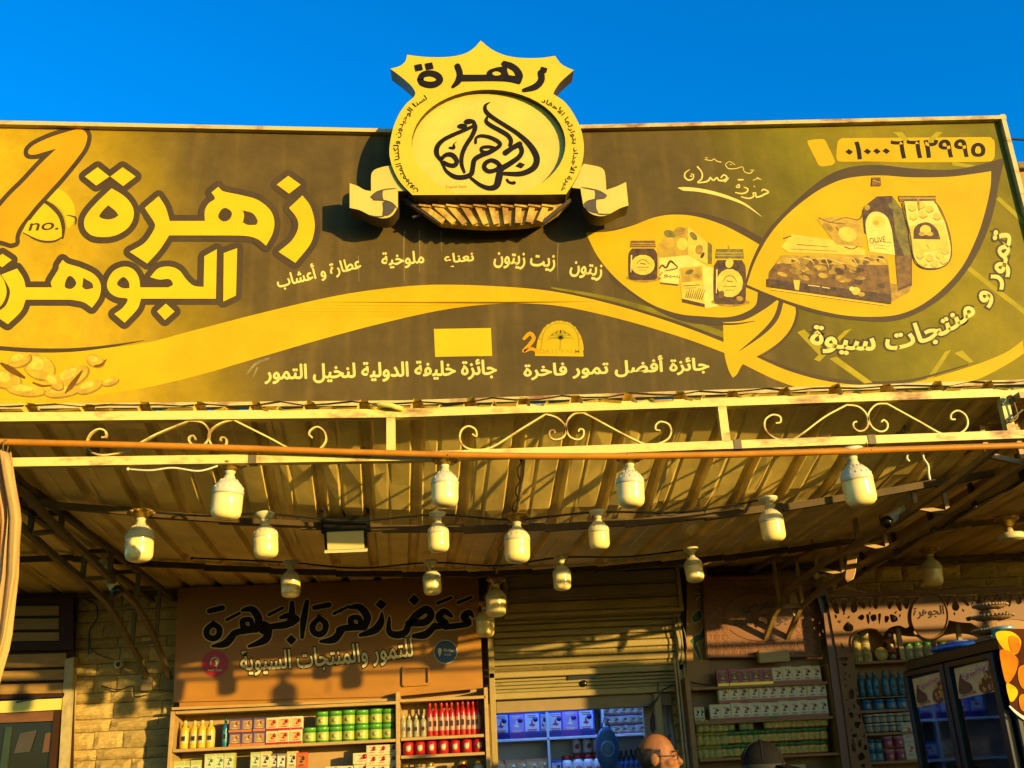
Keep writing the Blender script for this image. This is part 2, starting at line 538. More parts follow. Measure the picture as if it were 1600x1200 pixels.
def sign_ground():
    m = M('hoarding_print', (.1, .08, .03), .6, spec=.08)
    n, l = m.node_tree.nodes, m.node_tree.links
    b = n['Principled BSDF']
    tc = n.new('ShaderNodeTexCoord')
    sx = n.new('ShaderNodeSeparateXYZ'); l.new(tc.outputs['Object'], sx.inputs[0])
    nz = n.new('ShaderNodeTexNoise'); nz.inputs['Scale'].default_value = 1.1; nz.inputs['Detail'].default_value = 3
    l.new(tc.outputs['Object'], nz.inputs['Vector'])
    def math_(op, a, bb, c=None):
        q = n.new('ShaderNodeMath'); q.operation = op
        for i, v in enumerate((a, bb) if c is None else (a, bb, c)):
            if isinstance(v, (int, float)): q.inputs[i].default_value = v
            else: l.new(v, q.inputs[i])
        return q.outputs[0]
    x = math_('ADD', sx.outputs['X'], math_('MULTIPLY', math_('SUBTRACT', nz.outputs['Fac'], .5), .5))
    x = math_('SUBTRACT', x, math_('MULTIPLY', math_('SUBTRACT', .85, sx.outputs['Z']), .35))
    t = math_('DIVIDE', math_('ADD', x, 3.0), 6.6)
    cr = n.new('ShaderNodeValToRGB')
    e = cr.color_ramp.elements
    e[0].position = 0.05; e[0].color = (.56, .37, .010, 1)
    e[1].position = .99; e[1].color = (.15, .135, .012, 1)
    for p, c in ((.14, (.44, .30, .010)), (.205, (.24, .17, .010)), (.26, (.105, .075, .022)), (.5, (.085, .062, .022)), (.69, (.10, .075, .022)),
                 (.74, (.125, .105, .013)), (.80, (.17, .155, .010)), (.9, (.24, .20, .010))):
        q = e.new(p); q.color = (*c, 1)
    for q in e: q.color = (q.color[0]*.82, q.color[1]*.79, q.color[2]*.60, 1)
    l.new(t, cr.inputs[0])
    # rain streaks and dust with a shape of their own
    mp = n.new('ShaderNodeMapping'); mp.inputs['Scale'].default_value = (5, 1, .35)
    l.new(tc.outputs['Object'], mp.inputs['Vector'])
    n2 = n.new('ShaderNodeTexNoise'); n2.inputs['Scale'].default_value = 2.2; n2.inputs['Detail'].default_value = 8
    l.new(mp.outputs[0], n2.inputs['Vector'])
    mr = n.new('ShaderNodeMapRange'); mr.inputs['From Min'].default_value = .5; mr.inputs['From Max'].default_value = .85
    mr.inputs['To Max'].default_value = .34
    l.new(n2.outputs['Fac'], mr.inputs['Value'])
    n3 = n.new('ShaderNodeTexNoise'); n3.inputs['Scale'].default_value = 5; n3.inputs['Detail'].default_value = 9; n3.inputs['Roughness'].default_value = .7
    l.new(tc.outputs['Object'], n3.inputs['Vector'])
    mx = n.new('ShaderNodeMixRGB'); mx.inputs['Color2'].default_value = (.22, .145, .03, 1)
    l.new(mr.outputs[0], mx.inputs['Fac']); l.new(cr.outputs[0], mx.inputs['Color1'])
    hv = n.new('ShaderNodeHueSaturation')
    m2 = n.new('ShaderNodeMapRange'); m2.inputs['From Min'].default_value = .3; m2.inputs['From Max'].default_value = .7
    m2.inputs['To Min'].default_value = .80; m2.inputs['To Max'].default_value = 1.2
    l.new(n3.outputs['Fac'], m2.inputs['Value']); l.new(m2.outputs[0], hv.inputs['Value']); l.new(mx.outputs[0], hv.inputs['Color'])
    l.new(hv.outputs[0], b.inputs['Base Color'])
    # slack vinyl
    bp = n.new('ShaderNodeBump'); bp.inputs['Strength'].default_value = .3; bp.inputs['Distance'].default_value = .05
    l.new(nz.outputs['Fac'], bp.inputs['Height']); l.new(bp.outputs[0], b.inputs['Normal'])
    return m
SIGNBG = sign_ground()

# ------------------------------------------------------------------ ground
def ground():
    m = M('dusty_asphalt', (.16, .12, .07), .9, var=.25, scale=.6, bump=.5, bscale=6)
    mb = MB(); mb.add([(-400, -400, 0), (400, -400, 0), (400, 400, 0), (-400, 400, 0)], [(0, 1, 2, 3)])
    tag(mb.build('ground', m), kind='structure')
    m2 = M('terrace_tiles', (.24, .18, .10), .6, var=.2, scale=3)
    root = None
    mb = MB(); mb.bbox((1.0, 7.0, .06), (11, 4.6, .12), .01)
    tag(mb.build('pavement', m2), kind='structure')
ground()

# ------------------------------------------------------------------ hoarding
SY = 5.30
SIGN = bentY(SY)
ZT, ZB = 5.225, 3.50
XR = float(atY(1562, 195, SY)[0])
XL = -4.3
def hoarding():
    T = thing('shop_hoarding', 'long dark brown and yellow printed hoarding with Arabic lettering above the canopy', 'sign', (0, SY, ZB))
    yl = bend_y(XL, SY)
    for nm, (xa, ya, xb, yb) in (('panel', (XL, yl, BEND_X, SY)), ('panel', (BEND_X, SY, XR, SY))):
        mb = MB()
        n = 8
        V = []; F = []
        for i in range(n+1):
            t = i/n
            x, y = xa+(xb-xa)*t, ya+(yb-ya)*t
            for (dy, z) in ((0, ZB), (0, ZT), (.06, ZT), (.06, ZB)): V.append((x, y+dy, z))
        for i in range(n):
            for k in range(4):
                q = (k+1) % 4
                F.append((i*4+k, (i+1)*4+k, (i+1)*4+q, i*4+q))
        F += [(0, 1, 2, 3), (n*4+3, n*4+2, n*4+1, n*4)]
        mb.add(V, F)
        mb.build(nm, SIGNBG, T)
    FRM = rusty('frame_aluminium', (.62, .50, .20), .58)
    # angle-iron frame
    for nm, z, h in (('frame_top', ZT+.008, .026), ('frame_bottom', ZB-.012, .028)):
        mb = MB()
        mb.bar((XL, yl-.012, z), (BEND_X, SY-.012, z), .05, h)
        mb.bar((BEND_X, SY-.0125, z), (XR+.03, SY-.0125, z), .05, h)
        mb.build(nm, FRM, T)
    mb = MB(); mb.bar((XR+.013, SY-.01, ZB-.03), (XR+.013, SY-.01, ZT+.03), .028, .05, up=(0, 1, 0)); mb.build('frame_side', FRM, T)
    for x in (-3.6, -2.0, -.6, 1.0, 2.4, 3.3):          # back stays standing on the roof
        mb = MB(); yy = bend_y(x, SY)+.09
        mb.bar((x, yy, ZB-.25), (x, yy, ZT-.05), .05, .05); mb.bar((x, yy+.03, ZT-.4), (x, yy+1.3, 3.36), .04, .04)
        mb.build('back_stay', GREYSTEEL, T)
    def art(name, mat, fn):
        mb = MB(); fn(mb)
        if name in SPLIT: return build_split(mb, SPLIT[name], mat, T)
        return mb.build(name, mat, T)
    SPLIT = {'swoosh_shadow': 'swoosh_shadow', 'green_rays': 'green_ray', 'nut_picture': 'pictured_nut', 'tag_leaf': 'tag_leaf', 'name_outline': 'letter_outline', 'name_lettering': 'letter', 
             'leaf_rim': 'leaf_rim', 'pictured_goods_dark': 'pictured_shape', 'pictured_goods': 'pictured_goods', 'pictured_labels': 'pictured_label',
             'pictured_print': 'pictured_print', 'phone_panel': 'phone_panel', 'badge_print': 'badge_print', 'family_name': 'family_name_line'}
    S = lambda x, y, off=0.0: SIGN(x, y, .0004+off*.14)      # printed layers: fractions of a millimetre apart
    SR = lambda x, y, off=0.0: SIGN(x, y, .0004+off)
    z1 = lambda s, **k: trace(s, 2.609, 0, 180, **k)
    z3 = lambda s, **k: trace(s, 2.286, 900, 180, **k)
    # pale rays in the green field and the yellow field
    art('green_rays', GREENL, lambda mb: [fill(mb, S, [z3(q)], .002+.0004*i) for i, q in enumerate((
        '1385,545* 1400,535* 1600,690* 1600,712*', '1500,300* 1512,290* 1600,372* 1600,392*', '1250,945* 1268,948* 1340,838* 1318,845*',
        '790,775* 815,765* 900,850* 880,870*', '960,770* 985,762* 870,880* 850,872*', '905,870* 930,862* 1060,955* 1030,958*',
        '1130,60* 1165,60* 1195,95* 1180,98*', '1250,95* 1285,60* 1310,60* 1265,105*', '1350,850* 1380,840* 1420,880* 1405,885*',
        '1340,165* 1420,178* 1425,190* 1345,180*'))])
    # big swoosh, left field and right tail
    def sw(mb):
        up = [(-30, 548), (100, 548), (215, 538), (300, 517), (400, 491), (516, 464), (599, 451), (677, 445), (770, 447), (862, 455), (955, 475), (1047, 503), (1132, 534)]
        lo = [(1136, 553), (1071, 529), (978, 501), (886, 480), (816, 474), (747, 477), (677, 487), (585, 508), (492, 533), (400, 560), (300, 589), (200, 611), (100, 622), (-30, 625)]
        P = smooth(up, None, 6, False)+smooth(lo, None, 6, False)
        fill(mb, S, [P], .0045)
    art('yellow_swoosh', YEL, sw)
    art('swoosh_edge', OLIVEP, lambda mb: strokes(mb, S, ['862,450,3 955,467,6 1047,494,9 1136,526,12'], off=.004))
    art('swoosh_shadow', TAUPE, lambda mb: [strokes(mb, S, [q], off=.006) for q in ('-30,541,6 40,547,7 110,547,6 170,541,4 225,532,1', '850,449,1 955,473,2 1047,500,4 1130,531,6')])
    art('yellow_tail', YEL, lambda mb: fill(mb, S, [smooth([(1162, 548), (1228, 578), (1294, 596), (1359, 602), (1425, 598), (1512, 574), (1569, 552), (1598, 532)], None, 5, False) +
        smooth([(1600, 552), (1574, 569), (1534, 590), (1499, 601.5)], None, 5, False)+[(1360, 606), (1252, 607)]+smooth([(1240, 604), (1206, 591), (1155, 566)], None, 5, False)], .0045))
    art('tail_shadow', TAUPE, lambda mb: strokes(mb, S, ['1170,549,2 1228,574,4 1294,592,5 1359,598,5 1425,594,4 1512,570,2'], off=.0035))
    # left picture of dates and nuts
    NUT = [M('print_nut_'+k, c, .5, var=.3, scale=18, spec=.25) for k, c in (('dark', (.30, .17, .012)), ('mid', (.52, .33, .014)), ('light', (.66, .47, .05)))]
    rn = random.Random(5); li = [0]
    for (cx, cy, rx, ry, ro) in [(8, 592, 26, 15, .2), (60, 572, 28, 20, .5), (30, 562, 20, 11, -.3), (112, 588, 30, 15, -.5), (148, 563, 15, 10, .3), (40, 609, 32, 10, .1), (98, 611, 30, 9, -.15), (140, 604, 22, 9, -.4), (84, 596, 18, 10, .7), (172, 596, 14, 6, -.3)]:
        for i, (dx, dy, k) in enumerate(((1.5, 2, 1.0), (0, 0, .93), (-rx*.18, -ry*.25, .5))):
            li[0] += 1
            mb = MB(); fill(mb, S, [ell(cx+dx, cy+dy, rx*k, ry*k, 22, rot=ro)], .0058+.00008*li[0]); mb.build('pictured_nut', NUT[i], T)
    mb = MB()
    for q in ('2,568,4 18,578,10 38,590,4', '102,614,2 112,602,8 128,580,3', '52,598,3 66,603,4 80,602,2', '148,572,3 158,570,4 166,562,2'): strokes(mb, S, [q], off=.0088)
    build_split(mb, 'pictured_gap', BROWNP, T)
    # numeral one with its tag
    r1 = lambda s: trace(s, 5.333, 0, 190)
    art('tag_leaf', YEL2, lambda mb: (fill(mb, S, [r1('460,550* 540,590 610,680 625,780 600,860 560,895* 540,800 490,720 370,645*')], .008),
                                      fill(mb, S, [r1('350,670* 430,720 490,790 515,870 515,965* 440,1000 340,990 250,970 180,935* 220,850')], .009)))
    art('tag_outline', TAUPE, lambda mb: strokes(mb, S, ['66,313,4 81,322,7 94,337,7 99,355,6 98,372,3', '36,364,2 62,376,3 84,377,3 98,370,2', '104,336,1 118,340,3 118,350,2'], off=.0095))
    art('tag_writing', TAUPE, lambda mb: write(mb, S, 'no.', [(44, 361), (91, 359)], 12, .0105, .012, False, slant=.35))
    one = r1('690,70 725,110 720,170 690,240 600,360 500,480 400,590 300,700 220,800 160,880 130,950 128,1005* 90,1015 40,1000 -120,960* -120,860* 60,640 200,500 330,360 470,225* 380,250 290,275 240,270 240,235 290,190 420,130 560,85 640,65')
    art('numeral_outline', TAUPE, lambda mb: outline(mb, SR, [one], 7.0, .0006))
    art('numeral', ORNG, lambda mb: fill(mb, SR, [one], .0042))
    # shop name in two rows
    dia = lambda x, y, a, b: [np.array(p) for p in ((x, y-b), (x+a, y), (x, y+b), (x-a, y))]
    zdia = lambda s: z1(s)
    row1 = [[z1('1233,327* 1265,370 1282,430 1280,480 1262,530 1204,602* 1135,557* 1190,510 1215,460 1210,420 1178,378*')],
            [z1('1175,247* 1226,283* 1178,320* 1128,283*')],
            [z1('890,292* 910,310 980,325 1050,345 1100,385 1118,430 1112,480 1085,532* 1050,505 1000,492 900,490* 690,490* 650,550 600,605* 528,557* 590,520 628,465 630,440 590,378* 647,330* 675,375 692,431* 835,431* 835,390 850,360 876,340 862,315*'),
             z1('918,378 940,390 945,405 935,425 910,433 890,415 900,388'), z1('990,388* 1030,400 1050,430 1045,447* 1010,447 990,437* 995,410')],
            [z1('455,298* 500,325 530,355 545,390 540,430 515,465 470,490 420,497 375,490 348,465 343,430 360,395 400,350'), z1('441,367* 470,390 483,408* 465,420 440,425 415,420 405,410 420,388')],
            [z1('398,212* 446,250* 392,287* 346,250*')], [z1('500,212* 553,250* 502,289* 450,250*')]]
    row2 = [[z1('912,562* 967,542* 962,735* 910,760*')],
            [z1('833,575* 884,546* 880,748* 575,748* 560,790 508,846* 466,810* 500,785 520,750 480,742 450,725 436,695 445,660 470,630 510,617 545,630 565,660 572,702* 685,702* 705,690 690,668 650,670 612,660* 645,625 690,617 730,632 760,670 790,695 830,700*'),
             z1('485,672 505,660 525,680 528,705* 500,705 478,690')],
            [z1('676,768* 712,800* 672,835* 640,800*')],
            [z1('255,590* 275,605 330,622 385,650 410,690 405,740 375,785* 340,762 290,752* 105,752* 85,800 32,852* -30,810* 20,780 40,730 35,700 5,650* 70,625* 95,665 105,702* 212,702* 208,680 225,650 238,628 240,612*'),
             z1('270,670 285,655 305,670 310,690 290,708 265,700'), z1('340,663* 375,685 380,705* 350,710 335,700*')],
            [z1('-45,620* 0,650 22,690 25,735 0,780 -50,795 -100,770 -115,720 -95,670'), z1('-45,690* -20,720 -30,740 -60,740 -70,720')],
            [z1('10,565* 48,590* 8,620* -30,590*')]]
    art('name_outline', TAUPE, lambda mb: [outline(mb, SR, g, 9.5, .0006+.00004*i) for i, g in enumerate(row1+row2)])
    art('name_lettering', YEL2, lambda mb: [fill(mb, SR, g, .0046) for g in row1+row2])
    # row of goods
    def goods(mb):
        for s, a, b, h in (('زيتون', (889, 431), (938, 440), 26), ('زيت زيتون', (771, 418), (866, 425), 26), ('نعناع', (695, 419), (741, 415), 22),
                           ('ملوخية', (597, 421), (663, 417), 26), ('عطارة و أعشاب', (436, 455), (566, 424), 30)):
            for i, (ex, ey) in enumerate(((-.6, 0), (.6, 0), (0, -.6), (0, .5))): write(mb, S, s, [(a[0]+ex, a[1]+ey), (b[0]+ex, b[1]+ey)], h, .003+.0012*i, .004)
    art('goods_lettering', PALE, goods)
    def awards(mb):
        for i, (ex, ey) in enumerate(((-.8, 0), (.8, 0), (0, -.7), (0, .7))):
            write(mb, S, 'جائزة أفضل تمور فاخرة', [(819+ex, 594+ey), (1108+ex, 584+ey)], 31, .003+.0012*i, .006)
            write(mb, S, 'جائزة خليفة الدولية لنخيل التمور', [(414+ex, 600+ey), (776+ex, 592+ey)], 31, .003+.0012*i, .006)
    art('award_lettering', PALE, awards)
    art('award_panel', YEL2, lambda mb: fill(mb, S, [trace('678,514* 767,512.5* 769,556* 680,557.5*')], .003))
    # palm badge
    def badge(mb):
        fill(mb, S, [[np.array((836, 556)), np.array((836, 549)), *ell(875, 547, 37, 46, 20, math.pi, 2*math.pi), np.array((911, 548)), np.array((912, 557))]], .003)
    art('award_badge', YEL, badge)
    def badge2(mb):
        strokes(mb, S, ['845,545,2 850,520,2 862,508,2 875,505,2 890,508,2 902,522,2 905,545,2'], off=.0045)
        for k in range(9):
            a = math.pi*(1.05+.9*k/8)
            strokes(mb, S, ['876,530,2 %f,%f,3 %f,%f,1' % (876+13*math.cos(a), 530+14*math.sin(a), 876+22*math.cos(a), 533+12*math.sin(a))], off=.0045)
        strokes(mb, S, ['876,530,3 875,547,3'], off=.0045)
        write(mb, S, 'EGYPTIAN', smooth([(846, 532), (855, 513), (875, 505.5), (894, 512), (904, 532)], None, 5, False), 5, .005, .01, False)
        write(mb, S, 'DATE PALM', [(843, 552), (906, 552)], 6.5, .005, .01, False)
    art('badge_print', GREENL, badge2)
    art('badge_numeral', ORNG, lambda mb: strokes(mb, S, ['819,529,5 828,521,6 834,528,6 828,538,6 818,549,5 830,545,5 842,550,5'], off=.0055))
    # leaves
    dl = z3('230,390 280,362 360,347 450,350 560,383 668,440* 730,650* 680,702 600,742 520,750 400,740 300,704 200,640 120,575 120,420')
    dr = z3('600,612* 630,515 680,420 745,345 820,275 900,215 980,185 1080,178 1200,190 1330,195 1430,180 1534,150* 1520,200 1510,250 1490,350 1455,450 1400,550 1320,642 1230,702 1150,732 1060,737 900,718 760,677')
    art('leaf_rim', TAUPE, lambda mb: (fill(mb, S, [dl], .0055), fill(mb, S, [dr], .0095)))
    ll = z3('35,420* 120,415 200,395 280,365 350,355 430,362 520,390 600,430 655,462* 630,520 615,590 650,630* 640,680 590,710 530,722 450,718 370,710 280,680 200,630 130,570 75,500')
    lr = z3('610,605* 640,520 690,430 750,360 820,300 890,255 970,225 1080,215 1200,222 1330,220 1430,208 1483,200* 1480,260 1460,350 1430,440 1380,540 1310,620 1230,680 1150,712 1060,720 960,715 860,695 760,665 680,635')
    art('leaf', YEL, lambda mb: fill(mb, S, [ll], .0075))
    art('leaf', YEL, lambda mb: fill(mb, S, [lr], .0115))
    art('leaf_stem', YEL, lambda mb: fill(mb, S, [z3('525,740* 600,732 670,695 725,655* 780,670* 785,710 765,765 720,815 650,860 600,885 575,925 560,938* 545,910 530,850')], .0075))
    art('stem_line', TAUPE, lambda mb: strokes(mb, S, ['735,655,16 716,720,18 670,775,14 584,842,2', '788,672,8 790,715,9 768,770,8 722,822,5 655,866,2', '640,735,2 560,746,7 470,742,8'], 2.286, 900, 180, .009))
    # goods pictured in the leaves: printed photographs of jars, cartons and a tray
    PT = {k: M('print_'+k, c, .5, var=v, scale=sc, spec=.25) for k, c, v, sc in (('umber', (.075, .040, .010), .6, 30), ('coffee', (.16, .085, .012), .5, 26), ('tan', (.34, .21, .016), .45, 20), ('ochre', (.46, .30, .016), .3, 16),
          ('straw', (.66, .48, .05), .18, 14), ('light', (.74, .58, .14), .12, 12), ('moss', (.16, .14, .012), .5, 24))}
    lay = [0]
    def pic(key, pts, name='pictured_shape', res=4):
        lay[0] += 1
        mb = MB(); fill(mb, S, [z3(pts, res=res)], .0125+.00025*lay[0]); mb.build(name, PT[key], T)
    def blob(key, cx, cy, rx, ry, rot=0.0, name='pictured_shape'):
        lay[0] += 1
        mb = MB(); fill(mb, S, [[np.array((900+p[0]/2.286, 180+p[1]/2.286)) for p in ell(cx, cy, rx, ry, 14, rot=rot)]], .0125+.00025*lay[0]); mb.build(name, PT[key], T)
    def lines(key, ss, name='pictured_line'):
        lay[0] += 1
        mb = MB(); strokes(mb, S, ss, 2.286, 900, 180, .0125+.00025*lay[0], lift=.0001); mb.build(name, PT[key], T)
    def jarpic(x0, y0, x1, y1, body, lid, lab):
        w, h = x1-x0, y1-y0
        pic('tan', f'{x0-8},{y1-4} {x0+w*.5},{y1+10} {x1+14},{y1-2} {x1},{y1-14} {x0},{y1-14}', 'pictured_shadow')
        pic(body, f'{x0+w*.12},{y0+h*.2}* {x1-w*.12},{y0+h*.2}* {x1},{y0+h*.34} {x1},{y1-h*.08} {x1-w*.1},{y1} {x0+w*.1},{y1} {x0},{y1-h*.08} {x0},{y0+h*.34}')
        pic(lid, f'{x0+w*.08},{y0}* {x1-w*.08},{y0}* {x1-w*.05},{y0+h*.17}* {x0+w*.05},{y0+h*.17}*')
        lines('ochre', [f'{x0+w*.1},{y0+h*.07},3 {x1-w*.1},{y0+h*.07},3', f'{x0+w*.08},{y0+h*.12},2 {x1-w*.08},{y0+h*.12},2'])
        blob(lab, x0+w*.5, y0+h*.62, w*.42, h*.26)
        lines('coffee', [f'{x0+w*.28},{y0+h*.6},2 {x0+w*.4},{y0+h*.5},3 {x0+w*.6},{y0+h*.5},3 {x0+w*.72},{y0+h*.6},2', f'{x0+w*.3},{y0+h*.68},2 {x0+w*.7},{y0+h*.68},3', f'{x0+w*.36},{y0+h*.75},2 {x0+w*.64},{y0+h*.75},2', f'{x0+w*.42},{y0+h*.58},4 {x0+w*.58},{y0+h*.6},4'])
        lines('light', [f'{x0+w*.1},{y0+h*.38},5 {x0+w*.08},{y0+h*.8},3'])
    rp = random.Random(21)
    # left leaf
    pic('ochre', '290,470* 330,415* 400,400* 405,505* 300,600*'); pic('straw', '400,398* 470,455* 470,530* 400,505*'); pic('moss', '470,452* 486,463* 486,532* 470,530*')
    pic('light', '296,510* 400,500* 470,540* 372,560* 366,604* 300,596*'); pic('coffee', '300,597* 366,604* 366,610* 300,603*')
    for q in (('moss', 335, 425, 22, 14, .4), ('tan', 370, 415, 20, 16, -.3), ('moss', 420, 432, 18, 10, .9), ('ochre', 345, 450, 26, 14, .1), ('tan', 440, 480, 14, 18, .2), ('umber', 452, 500, 6, 12, .5), ('straw', 380, 460, 20, 22, 0)): blob(*q)
    lines('umber', ['298,548,4 308,536,7 322,545,6 336,522,8 350,530,6 362,545,4 340,552,4 318,556,3'])
    lay[0] += 1
    mb = MB(); write(mb, S, 'سيوة', [(1030, 433), (1063, 436)], 8, .0125+.00025*lay[0], .012); mb.build('pictured_word', PT['umber'], T)
    jarpic(188, 448, 290, 588, 'umber', 'coffee', 'straw')
    pic('straw', '368,545* 452,535* 505,548* 508,682* 470,690* 380,665*'); pic('light', '452,535* 505,548* 508,682* 460,690*'); pic('ochre', '372,548* 450,540* 452,590* 376,598*')
    for k in range(9): lines('moss', [f'{392+7*k},{650+k},4 {398+8*k},{628-rp.uniform(0,12)},2'])
    pic('umber', '378,655* 460,674* 460,686* 380,668*'); lines('coffee', ['385,610,3 440,606,3', '390,618,2 430,616,2'])
    blob('moss', 405, 560, 16, 8, -.3); blob('tan', 430, 575, 14, 8, .3)
    jarpic(492, 478, 606, 674, 'umber', 'moss', 'straw')
    blob('straw', 548, 528, 14, 18, .3); lines('ochre', ['545,465,3 548,490,3'])
    blob('coffee', 520, 640, 10, 14, .2); blob('tan', 585, 655, 12, 9, .2)
    # right leaf: tray of dates, bottle, jar
    pic('tan', '690,596* 1125,668* 1190,632* 1200,610* 1120,600*', 'pictured_shadow')
    pic('straw', '730,470* 770,425* 920,445* 1035,480* 1030,500* 760,490*'); lines('coffee', ['742,440,5 768,432,4', '790,462,3 900,470,2', '770,478,2 930,486,2', '960,470,5 985,478,4 1005,470,4'])
    pic('ochre', '862,372* 930,360* 1020,378* 1025,470* 930,462*'); lines('coffee', ['868,366,3 905,382,4 960,388,3', '905,385,3 960,366,3 1012,372,4 1032,328,8', '930,400,4 950,430,3 990,440,3'])
    blob('straw', 970, 425, 34, 26, .3); blob('tan', 900, 400, 22, 12, .6)
    pic('umber', '1022,340* 1040,318* 1075,290* 1128,288* 1168,340* 1200,500* 1200,608* 1150,628* 1140,500* 1030,420*'); pic('moss', '1128,292* 1166,340* 1196,500* 1180,520* 1140,420*'); pic('coffee', '1140,505* 1196,498* 1196,600* 1150,620*')
    pic('light', '1034,390 1050,352 1080,345 1112,365 1128,410* 1140,500* 1048,488*'); blob('straw', 1080, 380, 24, 20); blob('ochre', 1072, 384, 10, 8); blob('moss', 1130, 325, 16, 10, .5); blob('ochre', 1040, 330, 10, 10)
    lay[0] += 1
    mb = MB(); write(mb, S, 'OLIVE', [(1359, 381), (1384, 378)], 9, .0125+.00025*lay[0], .01, False); mb.build('pictured_word', PT['coffee'], T)
    lines('tan', ['1060,450,3 1125,455,3', '1062,462,2 1120,468,2', '1066,474,2 1110,478,2'])
    pic('coffee', '690,560* 735,500* 1112,498* 1128,660* 688,592*'); pic('ochre', '735,500* 1112,498* 1116,535* 715,530*')
    for k in range(46):
        u, v = rp.random(), rp.random()
        x = 722+u*390-8*v; y = 512+v*(58+42*u)
        blob(rp.choice(('umber', 'coffee', 'tan', 'ochre', 'tan')), x, y, rp.uniform(14, 24), rp.uniform(7, 12), rp.uniform(-.4, .5), 'pictured_date')
    for k in range(7): lines('light', [f'{760+50*k},{506+rp.uniform(0,8)},2 {790+50*k},{512+rp.uniform(0,20)},3 {800+52*k},{530+rp.uniform(0,20)},1'])
    pic('umber', '682,584* 1126,640* 1126,674* 682,612*'); pic('straw', '776,588* 800,590* 796,626* 782,622*'); blob('straw', 1000, 628, 16, 14); blob('light', 985, 620, 9, 8); blob('ochre', 1020, 640, 12, 8)
    lines('light', ['700,622,3 900,650,3 1110,680,2', '830,607,3 870,612,3', '880,614,3 905,618,3'])
    pic('light', '1172,306* 1280,306* 1300,345 1320,390 1338,470 1336,520 1310,542 1240,545 1208,520 1190,430 1180,350'); pic('coffee', '1152,288* 1285,288* 1286,306* 1156,308*'); lines('ochre', ['1155,296,4 1284,296,4'])
    for (x, y) in ((1200, 330), (1232, 322), (1262, 335), (1290, 362), (1205, 362), (1240, 355), (1228, 500), (1262, 510), (1298, 500), (1318, 485), (1240, 528), (1280, 530), (1312, 520)):
        blob('straw', x, y, 16, 14, .2); lines('tan', [f'{x-12},{y+6},3 {x},{y+13},4 {x+14},{y+5},3'])
    pic('straw', '1190,395* 1312,385* 1336,478* 1208,494*'); pic('umber', '1205,442* 1208,405 1230,386 1262,384 1290,408 1302,444*'); blob('straw', 1248, 410, 20, 18); blob('ochre', 1236, 424, 12, 8); blob('ochre', 1264, 424, 12, 8); lines('tan', ['1252,462,3 1262,476,3'])
    lines('umber', ['1165,312,4 1176,350,4 1194,430,4 1206,505,4 1236,543,5 1300,545,5 1338,512,4 1336,430,4 1306,342,4 1282,308,4']); lines('tan', ['1222,300,8 1226,340,6'])
    pic('coffee', '1058,222* 1088,222* 1090,252* 1056,252*'); lines('ochre', ['1062,232,3 1086,240,3'])
    # hand-lettered family name
    r5 = (6.0, 1040, 200)
    art('family_name', PALE, lambda mb: (strokes(mb, S, [
        '225,390,6 185,420,12 180,460,14 215,488,15 255,475,13 262,440,12 240,430,8', '236,450,14 240,452,14',
        '300,365,16 330,400,12 345,440,14 335,480,14 300,512,12 390,500,16 420,465,16', '420,465,14 450,490,16 480,465,14 500,490,16 550,490,18 575,460,14 545,440,14 520,465,12', '550,490,14 560,505,8 590,470,10',
        '665,545,12 690,530,12 690,555,12 665,555,12 668,540,12', '683,485,14 725,485,14', '655,605,10 715,615,14 760,600,14 770,570,14 735,555,8', '710,645,10 780,660,14 825,640,14 820,610,12 845,610,12', '845,610,12 850,645,16 890,640,16 930,620,16 965,600,14 920,575,14 900,590,10', '828,545,8 836,550,8',
        '116,560,4 170,570,34 300,580,34 450,610,32 600,655,28 750,720,20 900,830,3'], *r5, off=.003),
        strokes(mb, S, ['370,295,7 395,300,7 430,305,7 455,290,7 480,310,8 520,320,8', '375,280,7 390,280,7', '560,340,6 600,315,5 650,345,6', '560,345,6 590,380,8 660,380,7 720,365,6 740,410,7 790,425,8 815,405,7', '610,342,8 615,343,8', '820,490,6 860,475,7 900,485,7 855,462,6', '795,395,6 830,395,6'], *r5, off=.003)))
    # telephone number
    art('phone_panel', YEL, lambda mb: (fill(mb, S, [z3('935,95 950,82* 1480,78* 1495,95 1495,150* 1480,165 1200,168 1050,165* 940,165 930,150')], .004),
                                        fill(mb, S, [z3('826,95 840,88* 880,85 892,92* 925,165 915,178* 880,183 866,178*')], .004)))
    art('phone_number', BLACK, lambda mb: write(mb, S, '٠١٠٠٠٦٦٢٩٩٥', [(1321, 250), (1540, 245)], 29, .006, .028, False))
    # slogan round the right leaf
    arc = [(1263, 548), (1330, 557), (1400, 556), (1470, 537), (1520, 507), (1556, 470), (1580, 425), (1592, 366)]
    for nm, mt, bo, of in (('slogan_outline', TAUPE, .085, .0115), ('slogan_lettering', PALE, .026, .0145)):
        art(nm, mt, lambda mb: write(mb, S, 'تمور و منتجات سيوة', arc, 44, of, bo, ref=.026))
    for i, q in enumerate(('632,362,2 631,385,1.6 632,440,.8', '655,360,1.4 656,395,1.2 655,425,.6', '690,362,2.2 689,372,1 690,392,.5', '872,380,1 871,410,1 872,440,.5', '560,400,1 561,440,.6')):
        art('rain_streak', M('pale_streak', (.26, .18, .06), .7), lambda mb: strokes(mb, S, [q], off=.0022))
    art('stained_patch', M('scuffed_vinyl', (.24, .18, .07), .7, var=.4, scale=30), lambda mb: strokes(mb, S, ['385,585,2 400,568,4 420,560,3', '395,590,2 402,575,3'], off=.0032))
hoarding()

